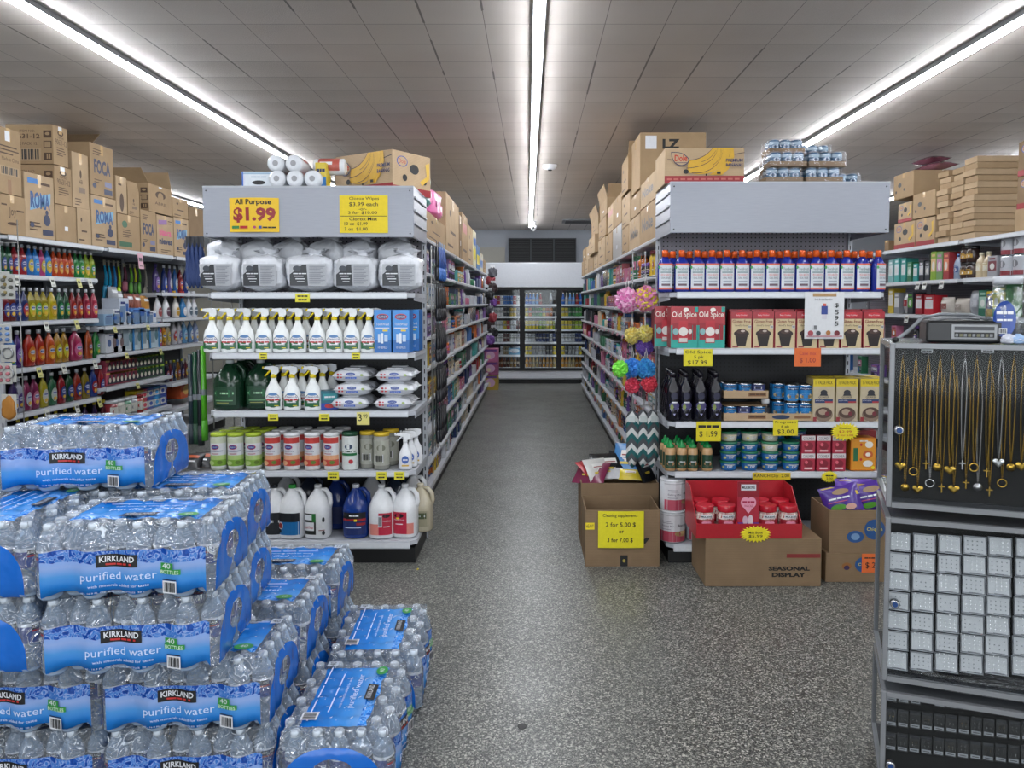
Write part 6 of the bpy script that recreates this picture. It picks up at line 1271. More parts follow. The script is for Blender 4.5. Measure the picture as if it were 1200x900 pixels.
# section three: bottles and sprays
C3 = WXL-.20
leftrow(C3, 1.557, [(190, '#5a4a8f', '#8f6ab8', 'purple cleaner bottle', .10, '#3a2f6c'), (199.5, '#27408c', '#5a7ac9', 'blue cleaner bottle', .09), (206, '#6a5aa8', '#c9c9d6', 'lavender cleaner bottle', .08), (212, '#2f6cb5', '#c9d6e0', 'light blue cleaner bottle', .09), (218, '#9c1f2a', '#c9424a', 'red cleaner bottle', .08), (224, '#2f3f8c', '#8f9fd0', 'navy cleaner bottle', .08)], 'upper cleaner shelf by the mops', 'cleaner bottles', (.09, .29))
for i, (px, bc, tc, lb_) in enumerate(((190, '#cfd0d4', '#2a2c30', '#8a3a3a'), (199.5, '#d5d6d8', '#c9cbd0', '#5a3a4a'), (211, '#cfc9c2', '#c9a02e', '#a8821f'), (219, '#2f78b0', '#b0352f', '#c9c9c9'), (226, '#d0d2d6', '#c9cbd0', '#4a5a6a'), (232, '#d0d2d6', '#c9cbd0', '#4a5a6a'))):
    P('lsp%d' % i, lambda: spray_bottle(bc, tc, tc, [('e', .5, .5, .45, .45, M(lb_)), ('t', 'MAX', .2, .5, .8, .7, WHITE)], .29, .10, .06)).put((C3-.04, YX(px, C3, 402), 1.292), PI/2, '%s spray cleaner from the near end on the middle shelf by the mops' % ordl(i).capitalize(), 'spray cleaners by the mops')
leftrow(C3, 1.002, [(191, '#c94a86', '#c9c9d6', 'pink cleaner bottle'), (196, '#c97a1f', '#c9a31f', 'orange cleaner bottle'), (201.5, '#b5a88a', '#c9b52e', 'beige oil bottle', .10), (209, '#c9c9d0', '#a5222c', 'white cleaner bottle with red label'), (215, '#c9c9d0', '#27408c', 'white cleaner bottle with blue label'), (221, '#5f9cc9', '#8fc0e0', 'pale blue cleaner bottle'), (228, '#5f8fc0', '#c9d6e0', 'pale blue cleaner bottle'), (234, '#8fa0c9', '#c9d6e0', 'lilac cleaner bottle')], 'lower cleaner shelf by the mops', 'cleaner bottles', (.10, .27))
leftrow(C3+.04, .622, [(200+4.4*k, ('#2a1f3a', '#5a1f2a', '#1c2a4a', '#8a5a1f')[k % 4], ('#8f3a3a', '#5a5a9c', '#b59a3a')[k % 3], 'small dark bottle', .07, ('#b5b52e', '#8a8a90')[k % 2]) for k in range(9)], 'low shelf behind the water cases', 'small dark bottles', (.07, .22))
face_box(208, 221, .60, .43, WXL-.12, .2, [('e', .5, .5, .3, .3, M('#c9a05a'))], 'orange-red detergent carton low by the hanging mops', M('#b5502a', .4))

# hanging mops and brooms on the left flank of the left end display
def mop(c_, h_, key, c2='#2a2c33', w_=.018):
    def f():
        a = MB(); a.tube([(0, 0, -h_), (0, 0, -h_*.5), (0, 0, 0)], [w_, w_, w_*.8], gloss(c_), 8)
        b = MB(); b.lathe([(w_*1.1, -h_), (w_*1.15, -h_+.05), (w_*1.05, -h_+.12)], M(c2, .5), 10); c = MB(); c.lathe([(w_*1.02, -h_*.52), (w_*1.02, -h_*.46)], M('#6c7078', .4), 10, caps=False)
        return Proto('cleaning_mop', 'mop', a, [('connector', b), ('label', c)])
    return P('mop'+key, f)
FX = LX0-.02
def hangx(px, Y): return XY(px, Y)
for i, (px, c_, top, bot, nm) in enumerate(((222.5, '#1c2a33', 415, 520, 'dark mop handle nearest the soaps'), (228, '#17402a', 412, 520, 'dark green mop handle'), (233, '#1c2026', 410, 522, 'black mop handle'), (237.5, '#4a9c1f', 405, 516, 'bright green mop handle by the end display'))):
    Y = 4.5; mop(c_, ZY(top, Y)-ZY(bot, Y), str(i), c_).put((XY(px, Y), Y, ZY(top, Y)), 0, nm+', left of the end display')
for i, px in enumerate((224, 228.5, 233.5, 238)):
    Y = 4.46; P('bluemop', lambda: Proto('mop_refill', 'mop', lumpy(.034, .03, .26, M('#1f3566', .6), .004, 3, 2.2, .7), [('header_card', MB().cbox(-.018, .018, -.003, .003, .235, .30, M('#26282e', .4), .001))])).put((XY(px, Y), Y, ZY(338, Y)), 0, '%s navy mop refill from left on the rack beside the white bags' % ordl(i).capitalize(), 'navy mop refills')
for i, (px, c_) in enumerate(((240, '#b5891f'), (247.5, '#a87f1c'))):
    Y = 4.68
# wire side rack on the left flank
def wire_rack(w_, z0, z1, nx_, nz_, name, label, loc, rz, r=.0025, depth=0):
    a = MB(); a.tube([(-w_/2, 0, z0), (w_/2, 0, z0), (w_/2, 0, z1), (-w_/2, 0, z1)], .004, WIRE, 6, True)
    b = MB()
    for i in range(1, nx_): x = -w_/2+w_*i/nx_; b.tube([(x, 0, z0), (x, 0, z1)], r, WIRE, 5)
    for k in range(1, nz_): z = z0+(z1-z0)*k/nz_; b.tube([(-w_/2, 0, z), (w_/2, 0, z)], r, WIRE, 5)
    return Proto(name, 'rack', a, [('grid', b)]).put(loc, rz, label)
wire_rack(.12, .7, 1.85, 2, 5, 'wire_rack', 'white wire rack of mops on the left flank of the end display', (LX0-.05, 4.55, 0), 0)
# racks at the aisle corner of the left end display: black hanging goods
wire_rack(.34, .50, 1.80, 4, 6, 'wire_rack', 'white wire rack of black utensils beside the wipes display', (LX1+.02, YE+.72, 0), PI/2)
ut = P('utensil', lambda: Proto('hair_utensil', 'utensil', MB().tube([(0, 0, 0), (0, -.004, -.10), (0, 0, -.19)], [.008, .012, .007], M('#14151a', .3), 6), [('header_card', MB().cbox(-.016, .016, -.002, .0, -.01, .03, M('#2a2c36', .4), .0008)), ('handle', MB().tube([(0, 0, -.13), (0, -.004, -.19), (0, 0, -.21)], [.012, .014, .008], M('#1f2026', .3), 6))]))
utb = P('utensilb', lambda: Proto('hair_utensil', 'utensil', MB().tube([(0, 0, 0), (0, -.004, -.10), (0, 0, -.19)], [.008, .012, .007], M('#2a4a8c', .3), 6), [('header_card', MB().cbox(-.016, .016, -.002, .0, -.01, .03, M('#8fa8c9', .4), .0008)), ('handle', MB().tube([(0, 0, -.13), (0, -.004, -.19), (0, 0, -.21)], [.012, .014, .008], M('#3f6cb5', .3), 6))]))
for r_ in range(5):
    for k in range(8):
        (utb if r_ == 0 and k % 2 else ut).put((LX1+.05+.012*(k % 2), YE+.58+.042*k, 1.80-r_*.255), PI/2, '%s hanging black utensil, %s row of the aisle wire rack' % (ordl(k).capitalize(), ordl(r_)), 'black utensils on the aisle wire rack')
# ================================================================ LOOFAHS AT THE RIGHT DISPLAY CORNER
wx_ = XY(758.5, 4.52)
wire_rack(.15, .68, 1.76, 2, 7, 'wire_rack', 'white wire rack of loofahs and socks on the right aisle corner', (XY(757, 4.55), 4.60, 0), 0)
def loofah(c1, c2, R, key):
    def f():
        rnd = random.Random(hash(key) % 97 if False else len(key)*7+ord(key[0])); a = MB(); nu, nv = 30, 18
        for shell, col in ((0, c1), (1, c2)):
            vs = []; ph = rnd.uniform(0, 6)
            for i in range(nv+1):
                th = PI*i/nv
                for j in range(nu):
                    p_ = 2*PI*j/nu; r = 1.15*R*(.84+.05*shell+.15*math.sin(7*p_+ph+4*th)*math.sin(6*th+ph)+.13*rnd.uniform(-1, 1))
                    vs.append((r*math.sin(th)*math.cos(p_), r*math.sin(th)*math.sin(p_), r*math.cos(th)))
            a.add(vs, [(i*nu+j, i*nu+(j+1) % nu, (i+1)*nu+(j+1) % nu, (i+1)*nu+j) for i in range(nv) for j in range(nu)], M(col, .6), False)
        b = MB(); b.tube([(0, 0, R*.8), (.008, 0, R+.03), (0, 0, R+.07), (-.008, 0, R+.03)], .0025, M('#d8d5d0', .6), 5, True)
        return Proto('loofah', 'loofah', a, [('hanging_cord', b)])
    return P('loofah'+key, f)
LF = [(735, 352, '#c96aa0', '#d9a0c0', .062, 'pink loofah with yellow specks'), (757, 350, '#d9c83a', '#c97a9c', .064, 'yellow and pink loofah'), (741, 393, '#c9b04a', '#c9b96a', .042, 'mustard loofah'), (756, 391, '#c9b93a', '#b5a860', .042, 'pale yellow loofah'), (755, 406, '#4a2f7c', '#5f3f8f', .046, 'purple loofah'), (727, 432, '#5fc92a', '#7fd94a', .042, 'lime green loofah'), (741, 431, '#1f66b5', '#2f7ac9', .048, 'blue loofah'), (757, 432, '#1f70b5', '#2f86c0', .05, 'bright blue loofah'), (741, 452, '#b0203a', '#c93a52', .04, 'red loofah with green bow'), (761, 450, '#b51f33', '#c93a4a', .042, 'deep red loofah')]
for i, (px, py, c1, c2, R, nm) in enumerate(LF):
    Y = 4.42 if i % 2 else 4.46; loofah(c1, c2, R, 'abcdefghijk'[i]+'x'*i).put((XY(px, Y, py), Y, ZY(py, Y)), .5*i, nm+' hanging on the aisle corner wire rack')
def sock(i):
    n = NT('chevron_knit_%d' % i); x = n.xyz(n.ob())
    zz = n.ma('ADD', x[2], n.ma('MULTIPLY', n.ma('ABSOLUTE', x[0]), 1.2)); f = n.ma('FRACT', n.ma('MULTIPLY', zz, 11))
    c = n.ramp(f, [(0, '#1f5a5c'), (.33, '#c9cbc9'), (.66, '#4a4c50')]); r = [e for e in n.t.nodes if e.type == 'VALTORGB'][0]; r.color_ramp.interpolation = 'CONSTANT'
    m_ = n.fin(n.bsdf(c, .9)); a = lumpy(.075, .05, .34, m_, .004, i, 2.3, .85); b = MB(); b.cbox(-.02, .02, -.030, -.027, .27, .31, M('#b9c0be', .5), .001); c_ = MB(); c_.tube([(0, 0, .33), (0, 0, .42)], .002, WIRE)
    return Proto('knit_sock_pack', 'socks', a, [('tag', b), ('hanger', c_)])
for i, px in enumerate((742, 754, 765)): sock(i).put((XY(px, 4.44), 4.44, ZY(548, 4.44)), .3*(i-1), 'teal, white and grey chevron knit, %s one on the corner rack' % ('left', 'middle', 'right')[i], 'chevron knit packs')

# ================================================================ GOODS ALONG THE AISLE SHELVES
AC = [('#b9bbc2', 'white'), ('#2f5f9c', 'blue'), ('#8f2a33', 'red'), ('#3a8f8c', 'teal'), ('#6a4a8f', 'purple'), ('#c9a83a', 'yellow'), ('#2f6c4a', 'green'), ('#b56a86', 'pink'), ('#22252c', 'black'), ('#c9b9a0', 'beige'), ('#a8aab0', 'grey'), ('#1f2f5c', 'navy'), ('#b5622a', 'orange')]
def aisle_goods(kind, ci):
    c_, nm = AC[ci]; c2 = AC[(ci*5+3) % 13][0]; c4 = AC[(ci*7+5) % 13][0]; c5 = AC[(ci*3+9) % 13][0]; dk = [('r', .06, .42, .94, .78, M(c2, .4)), ('r', .15, .84, .85, .92, M(c4, .4)), ('e', .5, .60, .22, .12, WHITE), ('r', .1, .08, .5, .34, M(c5, .4)), ('r', .56, .22, .92, .27, WHITE), ('r', .56, .12, .92, .17, M('#30323a')), ('t', 'care', .2, .45, .8, .55, M('#20222a'))]
    if kind == 0: return P('ag0_%d' % ci, lambda: carton('boxed_product', .10, .07, .18, c_, dk)), nm+' boxed product'
    if kind == 1: return P('ag1_%d' % ci, lambda: bottle('shampoo_bottle', c_, c2, .19, .07, .045, .45, .16, .78, dk, 2.4, (.15, .65))), nm+' shampoo bottle'
    if kind == 2: return P('ag2_%d' % ci, lambda: jar(.036, .11, c_, c2, dk, .22, name='cream_jar')), nm+' cream jar'
    if kind == 3: return P('ag3_%d' % ci, lambda: bottle('lotion_bottle', c_, '#c9cbd0', .21, .08, .05, .22, .10, .70, dk, 2.6, (.12, .6), 'round')), nm+' lotion bottle'
    if kind == 4: return P('ag4_%d' % ci, lambda: carton('small_carton', .15, .09, .12, c_, dk)), nm+' small carton'
    return P('ag5_%d' % ci, lambda: can('spray_can', .03, .20, dk, '#c9cbd0', c_)), nm+' spray can'
def fill_aisle(side):
    rnd = random.Random(3+side); X = AXL if side < 0 else AXR; zs = AZL if side < 0 else AZR; sn = ('left', 'right')[side > 0]
    for si, z in enumerate(zs[1:]+[.14]):
        y = AY0+.12+(.50 if side < 0 else 0); i = 0
        while y < AY1-.1:
            kind = rnd.choice((0, 0, 1, 1, 3, 2, 4, 5)); ci = rnd.choice((0, 0, 0, 0, 1, 2, 3, 4, 5, 6, 7, 8, 9, 9, 10, 10, 11, 11, 8, 8)) if rnd.random() > .06 else 12
            reps = rnd.choice((2, 3, 3, 4)); far = y > 8.4
            p, nm = aisle_goods(kind, ci); w_ = (.108, .082, .085, .09, .16, .072)[kind]
            for q in range(reps):
                if y > AY1-.1: break
                y += w_/2
                xx = X+side*(.048+rnd.uniform(0, .025))
                p.put((xx, y, z), -side*PI/2+rnd.uniform(-.1, .1), '%s, %s from near end, %s shelf, %s aisle side' % (nm, (ordl(i) if i < len(ORD) else 'far').replace('-', ' '), ordl(si+1), sn), 'goods along the %s aisle side' % sn, scale=(1, 1, 1 if z+.235 < (zs[si] if si < len(zs) else 2) else .9), parts=not far)
                y += w_/2+.004; i += 1
            y += rnd.choice((0, .01, .03))+(.05 if far else 0)
fill_aisle(-1); fill_aisle(1)
# coloured price strips along the right shelf edges
for si, (z, c_, lb) in enumerate(((AZR[3], '#c98a9c', 'pink'), (AZR[4], '#c98a9c', 'pink'), (AZR[5], '#c98a9c', 'pink'), (AZR[6], '#c9862e', 'orange'), (AZR[7], '#c9862e', 'orange'))):
    for k in range(12):
        a = MB(); a.box(-.001, .001, -.03, .03, -.032, 0, M(c_, .5)); P('tg%s' % c_, lambda: Proto('price_tag', 'price tag', a)).put((AXR-.012, 5.4+.42*k+.1*(si % 2), z-.006), 0, '%s shelf tag, %s along the %s right aisle shelf' % (lb, ordl(k), ordl(si+3)), 'coloured tags on the right aisle shelves', ry=.25)
# toy boxes and hanging toys at the far end of the left run
for i, (z_, c_, nm) in enumerate(((0, '#a88a2a', 'yellow'), (.25, '#8f3f6c', 'purple'), (.47, '#b05a86', 'pink'))):
    carton('toy_box', .26, .3, .245 if i == 0 else .215, c_, [('e', .5, .5, .3, .3, M('#c9a0c0')), ('r', .1, .8, .9, .95, M('#5a2f7c')), ('e', .4, .4, .12, .15, M('#d8c2a0'))]).put((AXL+.03, AY1+.28, z_), 0, '%s toy box, %s of the pile at the end of the left run' % (nm, ('bottom', 'middle', 'top')[i]))
for i in range(10):
    c_ = ('#6a3f8c', '#1c1d22', '#3a2a2c', '#8f2f3a', '#4a4a52')[i % 5]
    Proto('hanging_toy', 'toy', lumpy(.14, .1, .16, M(c_, .5), .02, i, 2.4, .7), [('header_card', MB().cbox(-.04, .04, -.004, .004, .15, .2, WHITE, .001))]).put((AXL+.02+.05*(i % 2), AY1+.15+.13*(i % 3), .75+.155*i*.8), .4*i, '%s hanging toy from below at the end of the left run' % ordl(i).capitalize(), 'hanging toys')

# ================================================================ COOLER ON THE BACK WALL
YC = 13.75
def cooler():
    x0, x1 = -1.6, 1.6; root = bpy.data.objects.new('reach_in_cooler', None); COL.objects.link(root); setp(root, 'white reach-in cooler with black framed glass doors on the back wall', 'cooler')
    zc0, zc1, zb0 = ZY(337, YC), ZY(308, YC), ZY(434, YC)
    def part(n_, mb, par=root): o = bpy.data.objects.new(n_, mb.mesh(n_)); COL.objects.link(o); o.parent = par; return o
    W_ = M('#c9ccd2', .25)
    a = MB(); a.cbox(x0, x1, YC-.06, 14.9, zc0, zc1, W_, .01); part('canopy', a)
    a = MB(); a.cbox(x0, x1, YC-.01, 14.9, .075, zb0, W_, .008); a.box(x0, x1, YC+.02, 14.8, 0, .075, BLACK); a.box(x0, x1, YC-.02, YC, .085, .10, metal('#8f9296')); part('base', a)
    a = MB(); a.box(x0, x1, 14.55, 14.6, zb0, zc0, M('#3a3c40', .5)); part('back_panel', a)
    a = MB(); a.box(x0, x0+.04, YC, 14.6, zb0, zc0, BLACK); a.box(x1-.04, x1, YC, 14.6, zb0, zc0, BLACK); part('side_panel', a)
    pxs = [XY(530, YC), XY(571, YC), XY(612, YC), XY(655, YC), XY(698, YC), XY(740, YC)]
    for i in range(len(pxs)-1):
        u, v = pxs[i], pxs[i+1]; g = MB(); t = .045
        g.box(u, u+t, YC-.03, YC+.01, zb0, zc0, BLACK); g.box(v-t, v, YC-.03, YC+.01, zb0, zc0, BLACK); g.box(u+t, v-t, YC-.03, YC+.01, zc0-t, zc0, BLACK); g.box(u+t, v-t, YC-.03, YC+.01, zb0, zb0+t, BLACK)
        d = part('cooler_door', g); gl = MB(); gl.box(u+t, v-t, YC-.012, YC-.006, zb0+t, zc0-t, GLASS); part('glass_pane', gl, d)
        h = MB(); h.tube([(v-.07, YC-.035, .9), (v-.07, YC-.075, .93), (v-.07, YC-.075, 1.23), (v-.07, YC-.035, 1.26)], .009, metal('#9a9ca0')); part('handle', h, d)
        l = MB(); l.box(v-.03, v-.01, YC+.03, YC+.05, zb0+.05, zc0-.05, COOLER_LED); l.box(u+.06, v-.06, YC+.03, YC+.05, zc0-.03, zc0-.015, COOLER_LED); part('led_strip', l)
    zs = [ZY(y_, YC+.1) for y_ in (357, 371, 386, 401, 416, 430.5)]
    for z in zs:
        a = MB(); a.box(x0+.04, x1-.04, YC+.09, 14.5, z-.012, z, SHELF); a.box(x0+.04, x1-.04, YC+.08, YC+.09, z-.03, z+.005, WHITE); part('cooler_shelf', a)
    return pxs, zs
cp, cz = cooler()
CC = [['#b5a02e', '#8f2a33', '#2f5f9c', '#2f5f9c', '#c9c9c9'], ['#a8aab0', '#c9c9c9', '#22252c', '#b59a3a', '#7a7c80'], ['#a83a3a', '#c9c9c9', '#b5a02e', '#b9bcc2', '#6a3a3a'], ['#8a8c90', '#c9c9c9', '#5a3a3a', '#c9c9c9', '#a8aab0'], ['#5a5c60', '#8a8c90', '#7a6a50', '#3a3c40', '#a8aab0'], ['#5a2a22', '#6a3a22', '#4a2a22', '#7a5a2a', '#2a1c1a']]
CD = [['#2f5fae', '#5f8fc9', '#8f2a33', '#b0b2b8', '#b57a8a'], ['#b9a82e', '#2f6c3a', '#3a8f3a', '#b5622a', '#22252c'], ['#c9b52e', '#c9b52e', '#8fa82e', '#c9b93a', '#7a8a2a'], ['#c9cbd0', '#b9bcc2', '#2a3a6c', '#1f2f5c', '#22305a'], ['#c9b52e', '#8a8c90', '#a8aab0', '#4a4c52', '#b9a83a'], ['#c9903a', '#b9a06a', '#8a5a22', '#a87a3a', '#9c8a5a']]
for di in range(1, 5):
    u, v = cp[di], cp[di+1]; u += .05; v -= .05
    if u > .85: continue
    for si, z in enumerate(cz):
        n_ = 9; row = (CC if di == 1 else CD)[si]; 
        for k in range(n_):
            x = u+(v-u)*(k+.5)/n_
            if x > .85: break
            c_ = row[(k*5)//n_] if (di+si+k) % 4 else row[(k*3) % 5]
            if (di == 2 and si in (0,) and k > 4 and k != 7) or (si == 4 and di == 1 and k in (0, 1, 2)): continue
            tall = si == 5 or (si == 0 and di > 1); hh = .23 if tall else .17
            if tall: p = P('cb%s' % c_, lambda: bottle('drink_bottle', c_, '#c9c9c0', .215, .058, .058, .42, .08, .62, [('r', .05, .3, .95, .7, M('#8f8878', .3)), ('e', .5, .5, .3, .2, M(c_))], 2))
            else: p = P('cc%s' % c_, lambda: can('drink_can', .029, .165, [('r', 0, .40, 1, .55, M('#8f8f8a', .3)), ('e', .5, .7, .3, .1, M('#3a3c40'))], '#b9bcc0', c_))
            p.put((x, YC+.16, z), 0, '%s drink on the %s cooler shelf, %s glass door' % (ordl(k), ordl(si), ('left', 'middle', 'right', 'far right')[di-1]), 'drinks in the cooler')
face = P('snowy', lambda: carton('drink_carton', .22, .10, .125, '#5f8fae', [('e', .5, .6, .4, .3, M('#c9d0d8')), ('t', 'Coors', .3, .3, .75, .6, M('#8f2a33'))])); face.put((XY(603, YC+.15), YC+.16, cz[4]), 0, 'pale blue drink carton on the fifth shelf of the left cooler door')

# ================================================================ RIGHT SHELF RUN GOODS
RS = [(1190, 1.645, 'can', '#a8aab0', '#7a2a33', .065, .15, 'large silver coffee can'), (1175, 1.645, 'can', '#a8aab0', '#7a2a33', .065, .15, 'large silver coffee can'), (1163, 1.645, 'box', '#8f9094', '#6a2a33', .12, .16, 'silver coffee carton'), (1150, 1.645, 'bot', '#b9a88a', '#c9c2a8', .09, .20, 'cream coloured creamer bottle'), (1142, 1.645, 'bot', '#b9a88a', '#c9c2a8', .09, .20, 'cream coloured creamer bottle'), (1132, 1.645, 'jar', '#3a2a26', '#a8822e', .05, .13, 'brown coffee jar'), (1125, 1.645, 'jar', '#3a2a26', '#a8822e', .05, .13, 'brown coffee jar'), (1116, 1.645, 'bot', '#8f9cae', '#2f4a7c', .09, .21, 'silver-blue bottle'), (1109, 1.645, 'box', '#8f2f33', '#c97a5a', .09, .23, 'red tea box'), (1101, 1.645, 'box', '#6a8f5a', '#b07aa0', .1, .24, 'floral green box'), (1094, 1.645, 'box', '#7a9c2e', '#c9a87a', .09, .25, 'lime and peach box'), (1087, 1.645, 'box', '#2c2f36', '#8f9094', .08, .17, 'black box'), (1080, 1.645, 'box', '#22262e', '#b9bcc2', .08, .18, 'black and white box'), (1073, 1.645, 'box', '#2f8f8c', '#c9ced0', .08, .16, 'teal and white box'), (1066, 1.645, 'box', '#2f6c4a', '#8fae9c', .08, .18, 'green box'), (1059, 1.645, 'box', '#3a8f86', '#c9ced0', .09, .22, 'teal box'), (1051, 1.645, 'box', '#4a9c96', '#c9ced0', .09, .23, 'turquoise box'), (1044, 1.645, 'box', '#7aa8a8', '#c9ced0', .09, .22, 'pale turquoise box')]
def rs_item(kind, c_, c2, w_, h_, key):
    dk = [('r', .08, .3, .92, .75, M(c2, .4)), ('e', .5, .5, .25, .15, M('#c9c9c4')), ('r', .2, .82, .8, .9, M(c2))]
    return P('rs'+key, lambda: {'can': lambda: can('coffee_can', w_, h_, [('r', 0, 0, 1, .25, M(c2)), ('e', .5, .6, .2, .2, M('#6a6c70'))], '#b9bcc0', c_), 'box': lambda: carton('product_box', w_, .12, h_, c_, dk), 'bot': lambda: bottle('creamer_bottle', c_, c2, h_, w_, w_*.8, .4, .12, .74, dk, 2.3), 'jar': lambda: jar(w_, h_, c_, '#1c1a1a', dk, .2)}[kind]())
for i, (px, z, k, c_, c2, w_, h_, nm) in enumerate(RS):
    rs_item(k, c_, c2, w_, h_, '%s%s%s%s' % (k, c_, w_, h_)).put((GXR+.09, YX(px, GXR+.05, 402), z+.0), -PI/2, '%s on the upper coffee shelf, %s from the right' % (nm, ordl(i)), 'goods on the upper coffee shelf')
    if k in ('can', 'jar'): rs_item(k, c_, c2, w_, h_, '%s%s%s%s' % (k, c_, w_, h_)).put((GXR+.09, YX(px, GXR+.05, 402), z+h_+.001), -PI/2, '%s stacked on the %s one from the right' % (nm, ordl(i)), 'goods on the upper coffee shelf')
RS2 = [(1176, 'box', '#2f8a3c', '#c9c94a', .1, .24, 'green tea box tower'), (1169, 'box', '#2f8a3c', '#c9c94a', .1, .22, 'bright green box'), (1161, 'box', '#c9a82a', '#2f5f9c', .09, .19, 'yellow box'), (1153, 'box', '#1f5f4a', '#8fae9c', .11, .20, 'dark green box'), (1140, 'bag', '#8a8c92', '#a8aab0', .2, .2, 'crumpled grey bag'), (1122, 'bag', '#a8a096', '#8a8078', .2, .14, 'beige pouch'), (1105, 'bag', '#b0aaa2', '#7a3f3a', .2, .15, 'white and brown pouch'), (1090, 'box', '#b0202c', '#c9ced0', .16, .17, 'red box'), (1078, 'box', '#8f1f2a', '#c9ced0', .12, .18, 'dark red box'), (1068, 'box', '#2a2c33', '#4a8f2a', .1, .2, 'black box with green top'), (1060, 'bag', '#a8a8a8', '#8f2a33', .15, .2, 'white striped bag'), (1052, 'box', '#7a7c80', '#c9c9c9', .1, .2, 'grey box'), (1045, 'box', '#b9a02e', '#c9c9c9', .1, .24, 'yellow and white box')]
for i, (px, k, c_, c2, w_, h_, nm) in enumerate(RS2):
    if k == 'bag': p = pouch(w_, h_, .1, M(c_, .3), [('r', .2, .3, .8, .7, M(c2))], i, 'food_pouch', 'bag')
    else: p = rs_item(k, c_, c2, w_, h_, 'q%d' % i)
    p.put((GXR+.09, YX(px, GXR+.05, 402), 1.347), -PI/2, '%s on the second coffee shelf above the display case' % nm)
for i, (px, z) in enumerate(((1172, 1.64), (1104, 1.64), (1084, 1.64), (1076, 1.64), (1064, 1.34))): edge_tag(GXR-.004, px, z-.004, .07, '%s white tag from right on the coffee shelf edges' % ordl(i).capitalize(), '#c9c9c4', .2, -1, .07 if i else .13)
rnd_ = random.Random(5)
for si, z in enumerate((1.05, .70, .40)):
    for k in range(8):
        p, nm = aisle_goods(rnd_.choice((0, 4, 1)), rnd_.randrange(12)); p.put((GXR+.08, 5.9+.38*k, z), -PI/2, '%s on the %s lower right shelf, %s from the near end' % (nm, ordl(si), ordl(k)), 'goods on the lower right shelves')
# ================================================================ JEWELLERY DISPLAY CASE
CA = math.radians(20); CY0 = 2.15; CX0 = XY(1043, CY0); CW = .62; CD_ = .34
def LU(px):
    k = (px-625)/F/.9986; return (k*CY0-CX0)/(math.cos(CA)+k*math.sin(CA))
def LYz(py, u): return ZY(py, CY0-u*math.sin(CA))
def cw(u, d, z): return (CX0+u*math.cos(CA)+d*math.sin(CA), CY0-u*math.sin(CA)+d*math.cos(CA), z)
ALU = mk_brushed('case_frame', '#77797c', .22); VELVET = M('#070708', .9)
zt_, za1, za2, zb1, zb2 = ZY(402, CY0), ZY(594, CY0), ZY(605, CY0), ZY(797, CY0), ZY(810, CY0)
def case():
    parts = []
    for nm, z0, z1 in (('top', za1, zt_), ('mid', zb1, za2-.003), ('low', .06, zb2)):
        a = MB(); t = .014
        for x in (0, CW-t): a.cbox(x, x+t, 0, t, z0, z1, ALU, .002); a.cbox(x, x+t, CD_-t, CD_, z0, z1, ALU, .002)
        for z in (z0, z1-t):
            a.box(t, CW-t, 0, t, z, z+t, ALU); a.box(t, CW-t, CD_-t, CD_, z, z+t, ALU); a.box(0, t, t, CD_-t, z, z+t, ALU); a.box(CW-t, CW, t, CD_-t, z, z+t, ALU)
        b = MB(); b.box(.016, CW-.016, .075, .085, z0+.014, z1-.014, VELVET)
        g = MB(); g.box(t, CW-t, .004, .008, z0+t, z1-t, ACRYLIC); g.box(.004, .008, t, CD_-t, z0+t, z1-t, ACRYLIC)
        s_ = MB(); s_.box(.002, CW-.002, .002, CD_-.002, z1-.013, z1-.002, M('#5c5f63', .15)); s_.box(.002, CW-.002, .002, CD_-.002, z0+.002, z0+.013, M('#3c3e42', .2))
        k = MB(); zz = {'top': ZY(503, CY0), 'mid': ZY(705, CY0), 'low': ZY(893, CY0)}[nm]
        k.lathe([(.013, 0), (.013, .012), (.010, .016), (.009, .016)], metal('#b0b2b6', .2), 16, tilt=Matrix.Rotation(PI/2, 3, 'X'), c=(.028, .002, zz)); k2 = MB(); k2.lathe([(.008, 0), (.007, .003)], M('#1c3a6c', .2), 12, tilt=Matrix.Rotation(PI/2, 3, 'X'), c=(.028, -.014, zz))
        parts += [('frame', a), ('glass_pane', g), ('velvet_panel', b), ('shelf', s_), ('lock', k, [('keyhole_disc', k2)])]
    a = MB()
    for x in (.02, CW-.05):
        for y in (.02, CD_-.05): a.cbox(x, x+.03, y, y+.03, 0, .06, BLACK, .003)
    parts.append(('leg', a))
    return Proto('display_case', 'display case', None, parts)
case().put((CX0, CY0, 0), -CA, 'tall three-tier glass jewellery display case with black panels')
for txt, p0, p1, y0, y1 in (('BALL END', 1060, 1082, 613, 618.5), ('STRAIGHT', 1162, 1185, 621, 628), ('CHAINS', 1082, 1096, 411, 415), ('CHAINS', 1155, 1170, 411, 415)):
    u0, u1 = LU(p0)+.004, LU(p1)+.004; z0, z1 = LYz(y1, u0), LYz(y0, u0); a = MB().box(0, u1-u0, -.001, 0, 0, z1-z0, M('#b9bbbf', .4)); a.deco(plane((0, -.001, 0), (u1-u0, 0, 0), (0, 0, z1-z0), (0, -1, 0)), [('t', txt, .1, .2, .9, .8, INK)])
    Proto('case_label', 'label strip', a).put(cw(u0, .072, z0), -CA, 'small white %s label strip inside the case%s' % (txt, ' over the left chains' if p0 == 1082 else ' over the right chains' if p0 == 1155 else ''))
GOLD = M('#a8883a', .25, 1.0); SILV = M('#b0b0b0', .25, 1.0)
